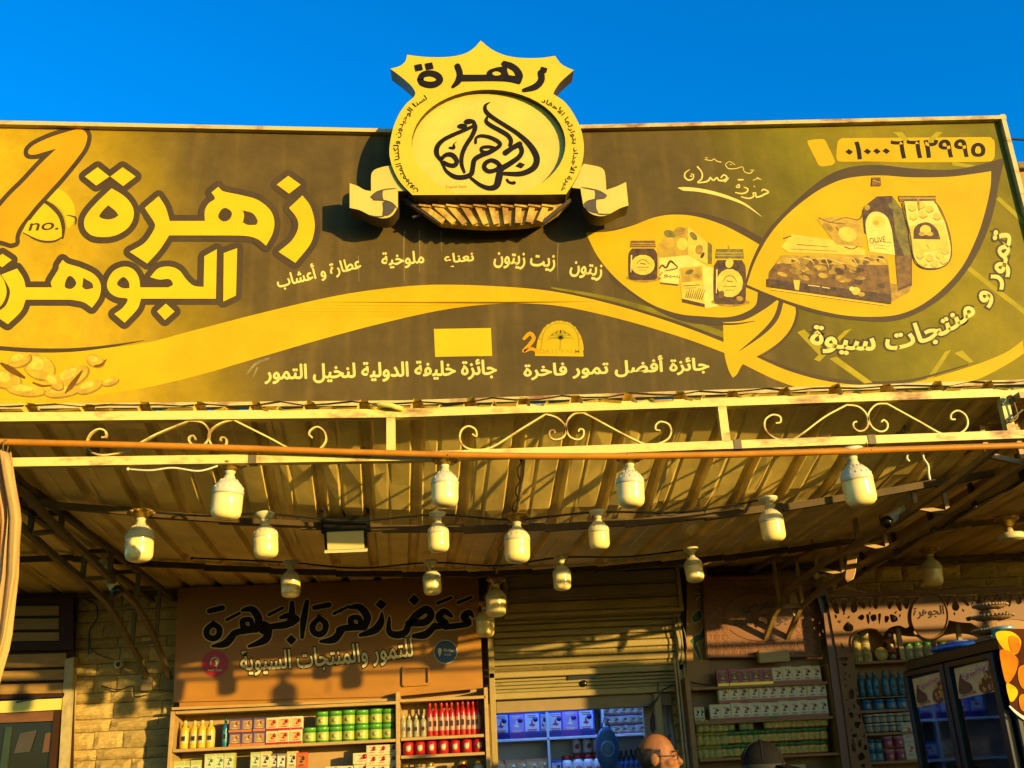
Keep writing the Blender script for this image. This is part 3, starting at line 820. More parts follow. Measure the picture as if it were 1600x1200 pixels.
# ------------------------------------------------------------------ emblem
EY = 5.05
EMB = planeY(EY)
def emblem():
    c = atY(755, 345, EY)
    T = thing('shield_emblem', 'yellow shield emblem with black calligraphy and ribbons on top of the hoarding', 'emblem', (c[0], EY, c[2]))
    z2 = lambda s, **k: trace(s, 3.333, 520, 40, **k)
    body = z2('770,78* 740,112 700,140 640,158 560,165 470,162 388,152* 378,185 350,210 300,225* 360,270 410,315 430,350 420,375* 380,410 340,470 310,550 295,640 300,700 320,760 355,820 415,882* 1075,880* 1215,878* 1265,800 1295,730 1308,640 1295,550 1260,470 1210,400 1148,355* 1160,330 1190,290 1255,232* 1215,215 1185,195 1158,158* 1080,168 980,168 900,155 830,125')
    cx, cy, rx, ry = 520+811/3.333, 40+615/3.333, 401/3.333, 282/3.333
    a = math.asin(min(1, (40+872/3.333-cy)/ry))
    hole = ell(cx, cy, rx, ry, 44, math.pi-a, 2*math.pi+a)
    EY1 = M('emblem_yellow', (.66, .50, .005), .4, var=.06, scale=3, spec=.4)
    EY2 = M('emblem_panel_yellow', (.70, .52, .06), .45, var=.12, scale=3, spec=.5)
    SIDE = M('emblem_side', (.05, .032, .012), .5, var=.3, scale=8)
    mb = MB(); fill(mb, EMB, [body, hole], 0, 0, .11, 1); mb.build('shield', [EY1, SIDE], T)
    inner = ell(cx, cy, rx+3, ry+3, 44, math.pi-a, 2*math.pi+a)
    mb = MB(); fill(mb, planeY(EY+.035), [inner], 0, 0, .03, 0); mb.build('oval_panel', EY2, T)
    IN = planeY(EY+.035)
    cs = (7.06, 640, 140)
    mb = MB()
    strokes(mb, IN, ['890,138,6 840,170,30 835,220,42 870,270,48 960,335,44 1080,410,46 1200,490,48 1310,590,58 1380,690,68 1405,770,68 1380,850,68 1300,905,62 1200,930,55 1045,925,42',
        '865,290,20 845,345,40 890,390,46 980,440,48 1080,500,48 1120,560,46 1110,610,42', '1060,695,64 1140,640,56 1215,600,62', '1215,600,50 1240,680,48 1200,750,54 1100,820,60 1010,880,66 990,960,76 960,1060,70 880,1085,52 780,1050,40 680,975,30',
        '1000,840,48 960,800,50 900,780,48 840,810,50 825,860,50 870,900,48 940,890,48 1000,850,48',
        '730,585,30 735,535,30 780,510,36 870,520,40 960,560,44 1000,600,44 970,640,46 880,690,54 800,720,54 720,770,54 700,850,52 680,930,55 600,965,54 500,960,50 410,900,36 370,830,30 335,750,36',
        '960,650,34 880,630,34 800,640,36 800,680,34 850,690,34', '335,770,30 300,700,52 312,620,52 380,550,46 500,490,44 620,440,40 700,400,34 712,360,40 660,340,40 625,352,36',
        '715,370,40 725,420,50 690,510,48 620,620,48 580,720,46 575,820,42 605,910,30', '350,770,40 400,720,46 470,720,52 520,780,50 500,835,50 430,830,46 380,800,38',
        '445,640,24 490,640,34 490,600,14 520,575,6', '1075,990,22 1100,1020,26 1160,1030,30 1150,1010,10'], *cs, off=.003)
    for i, p in enumerate((ell(583, 402, 55, 28, 16), [np.array(q) for q in ((1215, 800), (1275, 825), (1240, 865), (1172, 840))], ell(650, 350, 48, 28, 16))):
        fill(mb, IN, [[np.array((640+q[0]/7.06, 140+q[1]/7.06)) for q in p]], .005+.0004*i)
    mb.build('calligraphy', BLACK, T)
    mb = MB()
    strokes(mb, EMB, ['456,280,32 470,256,32 508,248,32 545,260,34 558,284,34 535,304,34 500,308,34 466,298,32 456,280,32',
        '650,212,32 662,250,32 654,288,32 626,318,16', 
        '1085,245,34 1086,285,34 1055,318,34 996,336,20'], 3.333, 520, 40, .003)
    fill(mb, EMB, [trace('890,182* 935,195 970,220 990,255 985,285 975,305* 920,292 860,288 780,288* 645,290* 668,255* 800,255* 812,232 850,218 888,212* 878,197', 3.333, 520, 40), trace('832,246 850,236 872,240 878,252 855,260 836,256', 3.333, 520, 40), trace('908,216* 940,235 955,262* 918,258* 910,240', 3.333, 520, 40)], .0045)
    for k, s in enumerate(('425,205* 462,198* 470,230* 432,237*', '480,197* 518,191* 526,223* 488,230*', '1086,213* 1118,222* 1112,246* 1080,238*')):
        fill(mb, EMB, [trace(s, 3.333, 520, 40)], .005+.0004*k)
    mb.build('name_lettering', BLACK, T)
    mb = MB()
    zp = lambda pts: [(520+x/3.333, 40+y/3.333) for x, y in pts]
    write(mb, EMB, 'خيرة الأجداد يتوارثها الأحفاد', zp([(1083, 402), (1150, 438), (1205, 498), (1236, 570), (1247, 640), (1240, 712), (1216, 790), (1180, 852)]), 11, .003, .006)
    write(mb, EMB, 'لسنا الوحيدون ولكننا المتميزون', zp([(450, 858), (392, 790), (362, 710), (352, 630), (362, 555), (395, 488), (440, 430), (498, 390)]), 11, .003, .006)
    tag(mb.build('motto_lettering', BLACK, T), kind='stuff')
    mb = MB(); write(mb, IN, 'Tripoli Style', [(520+588/3.333, 40+850/3.333), (520+700/3.333, 40+846/3.333)], 5, .003, 0, False); mb.build('faint_print', M('faint_print', (.45, .33, .03), .5), T)
    # ribbons
    RP = M('ribbon_front', (.64, .50, .10), .45, var=.06, scale=4)
    RD = M('ribbon_fold', (.085, .065, .03), .5, var=.15)
    for side in (0, 1):
        if side == 0:
            tr = lambda s: trace(s, 6.667, 540, 180)
            o = tr('42,708* 120,735 200,778 265,790* 268,620 300,570 380,540 490,520* 520,590 580,700 640,790* 545,790* 545,960* 490,1040 430,1070 350,1070 250,1040 150,990 42,965*')
            folds = [tr('265,850 300,810 390,785* 385,830 395,880* 300,880'), tr('385,910* 420,890 490,915 525,950* 490,1010 440,1045 385,1040* 392,970')]
            ln = ['260,850,6 320,800,10 420,770,8 530,760,4', '290,878,8 400,885,8 480,910,8 535,965,8', '255,1040,4 320,1055,10 400,1050,8']
        else:
            tr = lambda s: trace(s, 6.667, 880, 180)
            o = tr('655,695* 560,740 450,778* 432,590 380,540 215,505* 150,600 90,755* 180,765* 210,945* 270,1010 340,1045 420,1050 500,1020 590,970 680,940*')
            folds = [tr('330,785* 400,800 455,835 430,862 330,870* 338,820'), tr('218,935* 260,890 345,880* 345,960 370,1025* 300,1010 250,980')]
            ln = ['190,748,4 260,760,8 370,785,8 450,830,6', '440,860,6 330,875,8 250,895,8 212,940,8', '370,1025,8 430,1030,8 485,1025,4']
        Y = EY+.02
        mb = MB(); fill(mb, planeY(Y), [o], 0, 0, .11, 1); rb = mb.build('ribbon', [RP, SIDE], T)
        mb = MB()
        for i, q in enumerate(folds): fill(mb, planeY(Y), [q], .003+.0004*i)
        strokes(mb, planeY(Y), ln, 6.667, 540 if side == 0 else 880, 180, .005)
        me = mb.mesh('ribbon_fold', RD, wloc(rb)); f = link('ribbon_fold', me, rb)
    # fluted rusty foot under the shield
    z2p = lambda x, y: (520+x/3.333, 40+y/3.333)
    FT = planeY(EY+.10)
    mb = MB(); fill(mb, FT, [[np.array(z2p(*q)) for q in ((372, 900), (1240, 905), (1175, 970), (1090, 1025), (960, 1040), (820, 1046), (700, 1040), (560, 1028))]], 0, 0, .05, 0)
    ft = mb.build('fluted_foot', RUST, T)
    for k in range(10):
        t = k/9
        x0, x1 = 470+640*t, 575+500*t
        a = atY(*z2p(x0, 945), EY+.085); b = atY(*z2p(x1, 1022+15*math.sin(math.pi*t)), EY+.085)
        mb = MB(); mb.bar(a, b, .034, .02, up=(0, 1, 0))
        a2 = atY(*z2p(x0-22, 940), EY+.08); b2 = atY(*z2p(x0+40, 948), EY+.08)
        mb.bar(a2, b2, .012, .03, up=(0, 1, 0))
        link('flute', mb.mesh('flute', RUST, wloc(ft)), ft)
    mb = MB()
    for (p, q, d) in (((372, 905), (560, 1030), .09), ((1240, 910), (1090, 1030), .09)):
        mb.bar(atY(*z2p(*p), EY+.09), atY(*z2p(*q), EY+.09), .02, .02)
    mb.bar(atY(*z2p(415, 1000), EY+.12), atY(*z2p(505, 970), EY+.12), .012, .012)
    for q in range(0, len(mb.v), 8):
        p = MB(); p.v = mb.v[q:q+8]; p.f = mb.f[:6]; p.m = mb.m[:6]; p.sm = mb.sm[:6]; p.build('foot_edging', SIDE, T)
    # brackets that hold it off the hoarding
    for x, y in ((650, 250), (860, 250)):
        mb = MB(); p = atY(x, y, EY+.19); mb.bar((p[0], EY+.105, p[2]), (p[0], SY+.01, p[2]), .05, .05); mb.build('bracket', GREYSTEEL, T)
emblem()

# ------------------------------------------------------------------ canopy roof
GY = 5.0
GIR = bentY(GY)
def zc(Y, X=-9.0):
    """underside of the roof; the middle of the first span sags"""
    s = max(0.0, math.cos(min(1.0, abs(X-.45)/3.5)*math.pi/2))
    g = np.interp(Y, (5.0, 6.0, 7.6, 9.0), (0, 1, .75, 0))
    return 3.352-.043*(Y-5.0)-.34*s*float(g)
SKEW = -.076
def canopy():
    T = thing('canopy_roof', 'corrugated metal canopy roof over the shop front seen from below', 'canopy', (0, 7, 3.2))
    per = .272
    x0 = float(GIR(108, 640)[0])-per*8.5
    r2 = random.Random(3)
    nr = 4
    k = 0
    while x0+k*nr*per < 9.6:
        xs = []
        for j in range(nr):
            b = x0+(k*nr+j)*per
            xs += [(b, 0), (b+.06, 0), (b+.075, .006), (b+.09, 0), (b+.19, 0), (b+.208, .036), (b+.245, .036), (b+.262, 0)]
        xs.append((x0+(k+1)*nr*per+.02, -.004))
        V = []; ny = 18
        dent = [[r2.uniform(-.005, .005) for _ in range(len(xs))] for _ in range(ny+1)]
        for i in range(ny+1):
            t = i/ny
            for j, (x, dz) in enumerate(xs):
                ya = bend_y(x, GY)-.04+(r2.uniform(-.015, .02) if i == 0 else 0)
                Y = ya+(9.06-ya)*t
                V.append((x+SKEW*(Y-5.0), Y, zc(Y, x+SKEW*(Y-5.0))+dz+dent[i][j]+(r2.uniform(-.008, .006) if i == 0 else 0)+.004*(k % 2)))
        n = len(xs)
        top = [(v[0], v[1], v[2]+.0015) for v in V]
        F = [(i*n+j, (i+1)*n+j, (i+1)*n+j+1, i*n+j+1) for i in range(ny) for j in range(n-1)]
        mb = MB(); mb.add(V, F); mb.add(top, [tuple(reversed(f)) for f in F]); mb.build('roof_sheet', SHEET, T)
        k += 1
    PURL = M('brown_purlin', (.10, .065, .025), .6, var=.3, scale=8, spec=.2)
    for Y in (6.02, 7.6, 8.93):
        mb = MB()
        xs = np.linspace(-4.4, 9.6, 30)
        for a, b in zip(xs[:-1], xs[1:]): mb.bar((a, Y, zc(Y, a)-.036), (b, Y, zc(Y, b)-.026), .03, .042)
        mb.build('purlin', PURL, T)
    # crumpled flashing between roof edge and hoarding
    mb = MB()
    P = []
    for i in range(115):
        x = -4.2+i*.12
        P.append((x, bend_y(x, GY)-.05, 3.372+rnd.uniform(-.004, .012)+(.012 if i % 3 == 0 else 0)))
    V = []
    for p in P: V += [p, (p[0], p[1]+.06, p[2]+.012)]
    mb.add(V, [(2*i, 2*i+2, 2*i+3, 2*i+1) for i in range(len(P)-1)])
    mb.build('flashing', M('dull_flashing', (.28, .22, .11), .6, .2, var=.4, scale=9), T)
    mb = MB(); mb.tube([GIR(583, 634, .02), GIR(595, 632, .05), GIR(612, 634, .06), GIR(628, 639, .03)], .014, 8); mb.build('tarpaulin_roll', CREAM, T)
canopy()

def girder():
    T = thing('lattice_girder', 'cream rust-stained steel girder with curled scrollwork along the canopy edge', 'girder', (0, GY, 3.2))
    for nm, z, h in (('top_rail', 3.330, .046), ('bottom_rail', 3.098, .044)):
        mb = MB(); mb.bar((-4.4, bend_y(-4.4, GY), z), (BEND_X, GY, z), .05, h); mb.bar((BEND_X, GY+.0005, z), (9.6, GY+.0005, z), .05, h)
        mb.build(nm, RAIL, T)
    for x in (611, 1131, 1577):
        p = GIR(x, 670); mb = MB(); mb.bar((p[0], p[1]+.001, 3.12), (p[0], p[1]+.001, 3.308), .044, .044, up=(0, 1, 0)); mb.build('post', RAIL, T)
    for X in (-2.5, 4.4, 6.0, 7.6, 9.2):
        mb = MB(); mb.bar((X, bend_y(X, GY)+.001, 3.12), (X, bend_y(X, GY)+.001, 3.308), .044, .044, up=(0, 1, 0)); mb.build('post', RAIL, T)
    bays = [((2.857, 0, 600), ['455,240 475,235 470,210 440,203 405,225 390,265 405,300 450,318 520,312 580,290 700,225 840,168', '840,166 900,172 930,200 935,235 915,270 880,277 850,262 845,240 865,232 875,250',
                              '1045,162 990,175 945,205 932,240 950,275 985,283 1010,270 1010,245 990,240 985,255', '1045,162 1090,185 1200,240 1300,292 1370,310 1425,293 1455,255 1450,215 1420,193 1390,205 1380,225 1395,240']),
            ((2.857, 540, 600), ['565,225 585,235 580,205 550,190 520,205 510,240 525,275 560,293 620,293 670,275 780,205 890,138', '890,136 940,150 975,180 985,210 970,240 935,250 912,235 912,212 930,208 935,222',
                                 '1060,130 1020,135 990,165 985,200 1000,235 1035,250 1060,235 1062,208 1045,203 1040,215', '1060,130 1110,155 1230,220 1340,272 1390,270 1440,245 1453,210 1440,180 1405,170 1385,185 1385,205 1405,210']),
            ((3.077, 1080, 600), ['405,190 428,185 425,158 390,150 358,170 352,205 370,240 420,268 480,270 540,235 640,160 745,103', '745,103 800,110 840,145 850,190 835,220 805,228 780,210 780,188 795,183',
                                  '940,97 890,100 855,135 850,170 870,210 905,230 935,222 943,195 925,175 912,185', '940,97 1000,130 1100,185 1200,240 1260,247 1310,225 1328,190 1315,150 1280,130 1250,145 1248,170 1268,172'])]
    for (sc, ox, oy), ss in bays:
        for s in ss:
            P = trace(s, sc, ox, oy, 5, False)
            Q = [GIR(p[0], p[1]) for p in P]
            Q = [np.array((q[0], q[1], min(3.312, max(3.112, q[2])))) for q in Q]
            V, F = [], []
            n = len(Q)
            for i in range(n):
                d = Q[min(n-1, i+1)]-Q[max(0, i-1)]; d /= np.linalg.norm(d)+1e-9
                nn = np.array([-d[2], 0, d[0]])*.0042
                for (a, y) in ((1, -.009), (-1, -.009), (-1, .009), (1, .009)):
                    V.append(Q[i]+nn*a+np.array([0, y, 0]))
            for i in range(n-1):
                for k in range(4):
                    q = (k+1) % 4; F.append((i*4+k, (i+1)*4+k, (i+1)*4+q, i*4+q))
            F += [(0, 1, 2, 3), (n*4-1, n*4-2, n*4-3, n*4-4)]
            mb = MB(); mb.add(V, F); mb.build('scroll', RAIL, T)
    for x in (1360, 397, 1150):       # tape wrapped round the lower rail
        p = GIR(x, 690); mb = MB(); mb.bar((p[0]-.02, p[1], 3.098), (p[0]+.02, p[1], 3.098), .056, .05); mb.build('tape_wrap', GREYSTEEL, T)
girder()

def pipe_curtains():
    T = thing('curtain_pipe', 'orange brown curtain pipe running below the scrollwork girder', 'pipe', (0, 4.93, 3.1))
    P = [bentY(4.94)(x, y) for x, y in ((-250, 684), (20, 691), (300, 698), (600, 708), (850, 713), (1100, 711), (1350, 704), (1600, 696))]
    P.append(P[-1]+(P[-1]-P[-2])*6.5)
    mb = MB(); mb.tube(smooth(P, None, 4, False), .0165, 10); mb.build('tube', PIPE, T)
    for x, y in ((700, 712), (1360, 704)):
        p = bentY(4.94)(x, y); mb = MB()
        mb.tube([p+np.array((0, .02, -.02)), p+np.array((0, -.018, 0)), p+np.array((0, .02, .022)), (p[0], GY-.01, 3.1)], .004, 6); mb.build('wire_tie', GREYSTEEL, T)
    CUR = M('curtain_cloth', (.66, .42, .13), .8, var=.2, scale=3, col2=(.50, .27, .13), c2amt=.55, stretch=(9, 9, .3), bump=.25, bscale=60)
    def curtain(label, cols, ztop, zbot, seed, taper, group=None):
        k_ = max(1.0, abs(cols[-1][0]-cols[0][0])/.5)
        r = random.Random(seed)
        xs = np.array([c[0] for c in cols]); ys = np.array([c[1] for c in cols])
        C = thing('curtain', label, 'curtain', (float(xs.mean()), float(ys.mean()), zbot))
        nU, nV = 220, 26
        V = []
        ph = [r.uniform(0, 6.28) for _ in range(6)]
        for j in range(nV+1):
            t = j/nV; z = ztop+(zbot-ztop)*t
            for i in range(nU+1):
                u = i/nU
                x = np.interp(u, np.linspace(0, 1, len(xs)), xs); y = np.interp(u, np.linspace(0, 1, len(ys)), ys)
                w = taper(t)
                x = xs[0]+(x-xs[0])*w
                amp = .05*(1-.3*t)
                d = .65*amp*math.sin((u-1)*26+.3+.25*math.sin(t*3+ph[1]))+.014*math.sin((u-1)*104*k_+ph[2]+1.2*t)+.006*math.sin(u*190*k_+ph[3]+t*3)
                V.append((x+.012*math.sin(u*60+t*5), y+d, z+.01*math.sin(u*44)*(1-t)))
        F = [(j*(nU+1)+i, j*(nU+1)+i+1, (j+1)*(nU+1)+i+1, (j+1)*(nU+1)+i) for j in range(nV) for i in range(nU)]
        mb = MB(); mb.add(V, F, 0, True)
        o = mb.build('cloth', CUR, C)
        md = o.modifiers.new('thick', 'SOLIDIFY'); md.thickness = .003
        for i in range(6):
            u = (i+.5)/6; x = float(np.interp(u, np.linspace(0, 1, len(xs)), xs)); x = xs[0]+(x-xs[0])*taper(0); y = float(np.interp(u, np.linspace(0, 1, len(ys)), ys))
            mb = MB(); mb.tube([(x, y+.026*math.cos(a), ztop+.03+.034*math.sin(a)) for a in np.linspace(0, 2*math.pi, 14)[:-1]], .003, 5, closed=True); mb.build('ring', GREYSTEEL, C)
    pl = bentY(4.92)(-120, 700); pr = bentY(4.92)(30, 700)
    zb = float(bentY(4.92)(0, 1085)[2])
    curtain('bunched sand coloured curtain hanging at the left end of the pipe', [(pl[0], pl[1]), (pr[0], pr[1])], 3.13, zb-.6, 5, lambda t: float(np.interp(t, (0, .09, .18, .35, .52, .62, .7, 1), (.93, 1.03, 1.14, 1.19, 1.18, 1.10, 1.06, .95))))
    curtain('unseen sand coloured curtain added beyond the refrigerator to shade the right shelves', [(4.62, 4.95), (9.4, 4.95)], 3.04, .5, 9, lambda t: 1.0)  # added out of view to keep the sun off the right shelves and arch
pipe_curtains()

# ------------------------------------------------------------------ curved box trusses that carry the canopy
def box_truss(label, chordA, chordB, topA, topB, rungs, mat=GREYSTEEL, w=.037):
    T = thing('bracket_truss', label, 'truss', chordA[-1])
    for nm, ch in (('lower_chord', chordA), ('lower_chord', chordB), ('upper_chord', topA), ('upper_chord', topB)):
        mb = MB()
        for a, b in zip(ch[:-1], ch[1:]): mb.bar(a, b, w, w)
        mb.build(nm, mat, T)
    def on(ch, Y):
        ys = [p[1] for p in ch]
        return np.array([np.interp(Y, ys, [p[0] for p in ch]), Y, np.interp(Y, ys, [p[2] for p in ch])])
    for Y in rungs:
        mb = MB(); mb.bar(on(chordA, Y), on(chordB, Y), w*.8, w*.8); mb.build('rung', mat, T)
        if Y < 8.6:
            mb = MB(); mb.bar(on(topA, Y), on(topB, Y), w*.8, w*.8); mb.build('rung', mat, T)
            for c, t in ((chordA, topA), (chordB, topB)):
                a, b = on(c, Y), on(t, Y)
                if b[2]-a[2] > .06: mb = MB(); mb.bar(a, b, w*.8, w*.8, up=(0, 1, 0)); mb.build('strut', mat, T)
    for ch in (chordA, chordB):
        e = ch[-1]; mb = MB(); mb.bbox((e[0], e[1]-.02, e[2]-.02), (.09, .04, .12), .004); mb.build('wall_plate', mat, T)
    return T
xA, xB = -2.747, -2.561
ck = lambda X, L: [np.array((X, y, z)) for y, z in L]
box_truss('steel box truss curving down to the stone wall beside the left curtain',
          ck(xA, [(4.92, 3.2), (5.8, 3.16), (6.25, 3.112), (6.76, 3.04), (7.23, 2.985), (7.77, 2.91), (8.1, 2.80), (8.35, 2.69), (8.7, 2.56), (8.93, 2.42)]),
          ck(xB, [(4.92, 3.25), (5.8, 3.20), (6.3, 3.117), (6.75, 3.065), (7.3, 2.98), (7.85, 2.90), (8.1, 2.83), (8.29, 2.76), (8.65, 2.58), (8.93, 2.415)]),
          ck(xA, [(4.92, 3.30), (8.9, zc(8.9)-.1)]), ck(xB, [(4.92, 3.30), (8.9, zc(8.9)-.1)]), [5.5, 6.35, 7.28, 7.9, 8.45])
def onR(px, py, dx):
    d = ray(px, py)            # X = 2.41+dx+(9-Y)*.11
    t = (2.41+dx+9*.11)/(d[0]+.11*d[1])
    return CAM+d*t
RTRUSS_A = [onR(*p, 0) for p in ((1590, 672), (1500, 745), (1400, 815), (1290, 878), (1235, 920), (1210, 960), (1187, 1018))]
RTRUSS_B = [onR(*p, .19) for p in ((1640, 695), (1590, 730), (1450, 822), (1350, 880), (1290, 915), (1250, 950), (1220, 1018))]
RTRUSS_A[-1][1] = RTRUSS_B[-1][1] = 8.93
rtx = lambda dx: [np.array((2.41+dx+(9-y)*.11, y, zc(y)-.07)) for y in (4.9, 8.9)]
box_truss('steel box truss curving down across the carved panel at right', RTRUSS_A, RTRUSS_B, rtx(0), rtx(.19), [5.3, 6.1, 6.9, 7.6, 8.4], M('ochre_steel', (.34, .22, .07), .5, .1, var=.3, scale=7), .034)
def side_beam():
    T = thing('edge_beam', 'ochre flat beam with cables tied along it beside the right truss', 'beam', (2.9, 7, 3))
    Q = [onR(*p, .5) for p in ((1650, 700), (1500, 790), (1400, 850), (1310, 905))]
    mb = MB(); mb.bar(Q[0], Q[-1], .05, .13); mb.build('flange', M('ochre_paint', (.36, .21, .05), .55, var=.2, scale=6), T)
    for k in range(2):
        P = [q+np.array((-.04+.02*k, -.02, -.075+.012*math.sin(i*2.1+k))) for i, q in enumerate(smooth(Q, None, 4, False))]
        mb = MB(); mb.tube(P, .006, 6); mb.build('cable', BLKM, T)
    for i in range(5):
        p = Q[0]+(Q[-1]-Q[0])*(.1+.18*i); mb = MB(); mb.bar(p+np.array((-.035, 0, -.08)), p+np.array((-.035, 0, .08)), .012, .05, up=(0, 1, 0)); mb.build('cable_tie', BLKM, T)
side_beam()

# ------------------------------------------------------------------ bulbs
GLOBE = M('milky_globe', (.88, .68, .20), .18, keep=True, var=.03, scale=3, spec=.6)
HOUSE = M('bulb_housing', (.70, .64, .46), .4, var=.06, scale=6)
def bulb_meshes():
    g = MB(); g.lathe([(.012, -.152), (.04, -.150), (.058, -.143), (.070, -.130), (.0745, -.112), (.075, -.06), (.075, -.03), (.0755, -.028)], 24)
    h = MB(); h.lathe([(.077, -.03), (.077, -.014), (.073, .004), (.063, .022), (.049, .036), (.036, .046), (.029, .054), (.027, .064)], 24)
    for k in range(16):
        a = 2*math.pi*k/16; c, s_ = math.cos(a), math.sin(a)
        h.bar((.074*c, .074*s_, .002), (.038*c, .038*s_, .046), .004, .006)
    k_ = MB(); k_.lathe([(.024, .062), (.024, .080), (.027, .082), (.027, .094)], 16)
    r = MB(); r.lathe([(.030, .090), (.036, .100), (.046, .110), (.066, .122), (.070, .130), (.060, .136), (.02, .138)], 20)
    for k in range(10):
        a = 2*math.pi*k/10; r.ball((.062*math.cos(a), .062*math.sin(a), .123), (.016, .016, .009), 8, 5)
    w = MB(); w.lathe([(.028, .090), (.034, .100), (.060, .118), (.062, .132), (.05, .136)], 20)
    return g.mesh('globe', GLOBE), h.mesh('housing', HOUSE), k_.mesh('socket', WHITE), r.mesh('ceiling_rose', GOLD), w.mesh('ceiling_rose', HOUSE)
BM = bulb_meshes()
def bulb(px, topy, wpx, label, gold, Y=None, z=None, group=None):
    if Y is None:
        lo, hi = 5.2, 10
        for _ in range(40):
            mid = (lo+hi)/2
            q = atY(px, topy, mid)
            if q[2] < zc(mid, q[0])-.06: lo = mid
            else: hi = mid
        Y = lo
    p = atY(px, topy, Y)
    dist = np.linalg.norm(p-CAM)
    s = wpx*dist/1600/.152
    T = thing('led_bulb', label, 'light bulb', (p[0], p[1], p[2]-.138*s), group)
    T.scale = (s, s, s)
    T.rotation_euler = (rnd.uniform(-.07, .07), rnd.uniform(-.07, .07), rnd.uniform(0, 6))
    for nm, me in (('globe', BM[0]), ('housing', BM[1]), ('socket', BM[2]), ('ceiling_rose', BM[3 if gold else 4])):
        link(nm, me, T)
    return p, s
G1 = 'LED bulbs under the canopy'
bulb(359, 722, 46, 'big LED bulb under the pipe, leftmost of the front row', True, 4.99, group=G1)
bulb(694, 714, 42, 'big LED bulb under the pipe below the shield emblem', True, 4.99, group=G1)
bulb(981, 712, 43, 'big LED bulb under the pipe, third of the front row from left', True, 4.99, group=G1)
bulb(1330, 700, 46, 'big LED bulb under the pipe, rightmost of the front row', False, 4.99, group=G1)
for a in ((222, 797, 40, 'LED bulb in a gilt rose nearest the left curtain', True), (416, 800, 37, 'LED bulb left of the floodlight, on the second row', False),
          (684, 800, 33, 'LED bulb on the first purlin right of the floodlight', False), (933, 797, 32, 'LED bulb on the second row between the emblem and the shutter', False),
          (1200, 776, 36, 'LED bulb on the second row beside the right truss', False), (455, 876, 29, 'LED bulb in front of the shop board near its left end', False),
          (674, 875, 28, 'LED bulb in front of the shop board near its right end', False), (876, 868, 28, 'LED bulb in front of the roller shutter box', False),
          (1080, 855, 28, 'LED bulb between the shutter box and the carved panel', False), (1450, 857, 28, 'LED bulb above the round medallion of the carved arch', True)):
    bulb(*a, group=G1)
b1, _ = bulb(806, 803, 40, 'bright LED bulb in a gilt rose hanging on the middle conduit', True, 5.85, group=G1)
b2, _ = bulb(774, 903, 31, 'LED bulb at the end of the conduit left of the shutter', True, 7.7, group=G1)
b3, _ = bulb(757, 940, 28, 'glowing lower LED bulb at the shop board corner', True, 8.45, group=G1)
def conduit():
    T = thing('lamp_conduit', 'cable conduit dropping from the pipe to the bulbs at the shutter', 'conduit', b1)
    Q = [GIR(818, 714), (b1[0]+.02, 5.5, 3.06), b1+np.array((0, 0, .012)), (b1[0]-.06, 6.8, 2.98), b2+np.array((0, 0, .012)), b3+np.array((0, 0, .012)), (b3[0]-.03, 8.95, 2.86)]
    mb = MB(); mb.tube(smooth([np.array(q, float) for q in Q], None, 5, False), .011, 8); mb.build('tube', M('pale_conduit', (.40, .32, .17), .5), T)
    mb = MB(); mb.tube([np.array(q, float)+np.array((-.02+.012*math.sin(i*2.), 0, -.006)) for i, q in enumerate(smooth([np.array(q, float) for q in Q], None, 5, False))], .005, 6); mb.build('wire', BLKM, T)
conduit()
def empty_rose():
    p = atY(1573, 812, 6.9); T = thing('lamp_holder', 'empty lamp holder with a white disc above the refrigerator', 'lamp holder', p)
    mb = MB(); mb.lathe([(.03, -.05), (.05, -.02), (.085, .0), (.085, .02)], 20, p); mb.build('ceiling_rose', GOLD, T)
    mb = MB(); mb.lathe([(.085, -.14), (.09, -.135), (.09, -.10), (.03, -.09), (.02, -.05)], 24, p); mb.build('disc', WHITE, T)
empty_rose()

def floodlight():
    p = atY(540, 834, 5.98)
    T = thing('floodlight', 'square black LED floodlight with fins fixed under the canopy', 'floodlight', p)
    ax = np.array(((1, 0, 0), (0, math.cos(.5), math.sin(.5)), (0, -math.sin(.5), math.cos(.5))))
    tr = lambda v: p+np.array(v) @ ax
    mb = MB(); mb.box(tr((0, .02, .0)), (.25, .05, .19), axes=ax); mb.build('housing', BLKM, T)
    for k in range(12):
        mb = MB(); mb.box(tr((-.11+.02*k, .065, .03)), (.006, .05, .12), axes=ax); mb.build('fin', BLKM, T)
    mb = MB(); mb.box(tr((0, -.012, -.035)), (.215, .012, .105), axes=ax); mb.build('lens', M('flood_lens', (.80, .66, .30), .15, var=.1, scale=9, coat=.5), T)
    mb = MB(); mb.box(tr((0, -.012, -.098)), (.25, .03, .014), axes=ax); mb.build('frame', WHITE, T)
    mb = MB()
    for sx in (-1, 1): mb.bar(tr((.135*sx, .02, 0)), tr((.135*sx, .02, .14)), .02, .006)
    mb.bar(tr((-.138, .02, .14)), tr((.138, .02, .14)), .02, .006); mb.bar(tr((0, .02, .14)), (p[0], 6.06, zc(6.06, p[0])+.01), .02, .02)
    mb.build('yoke', BLKM, T)
floodlight()

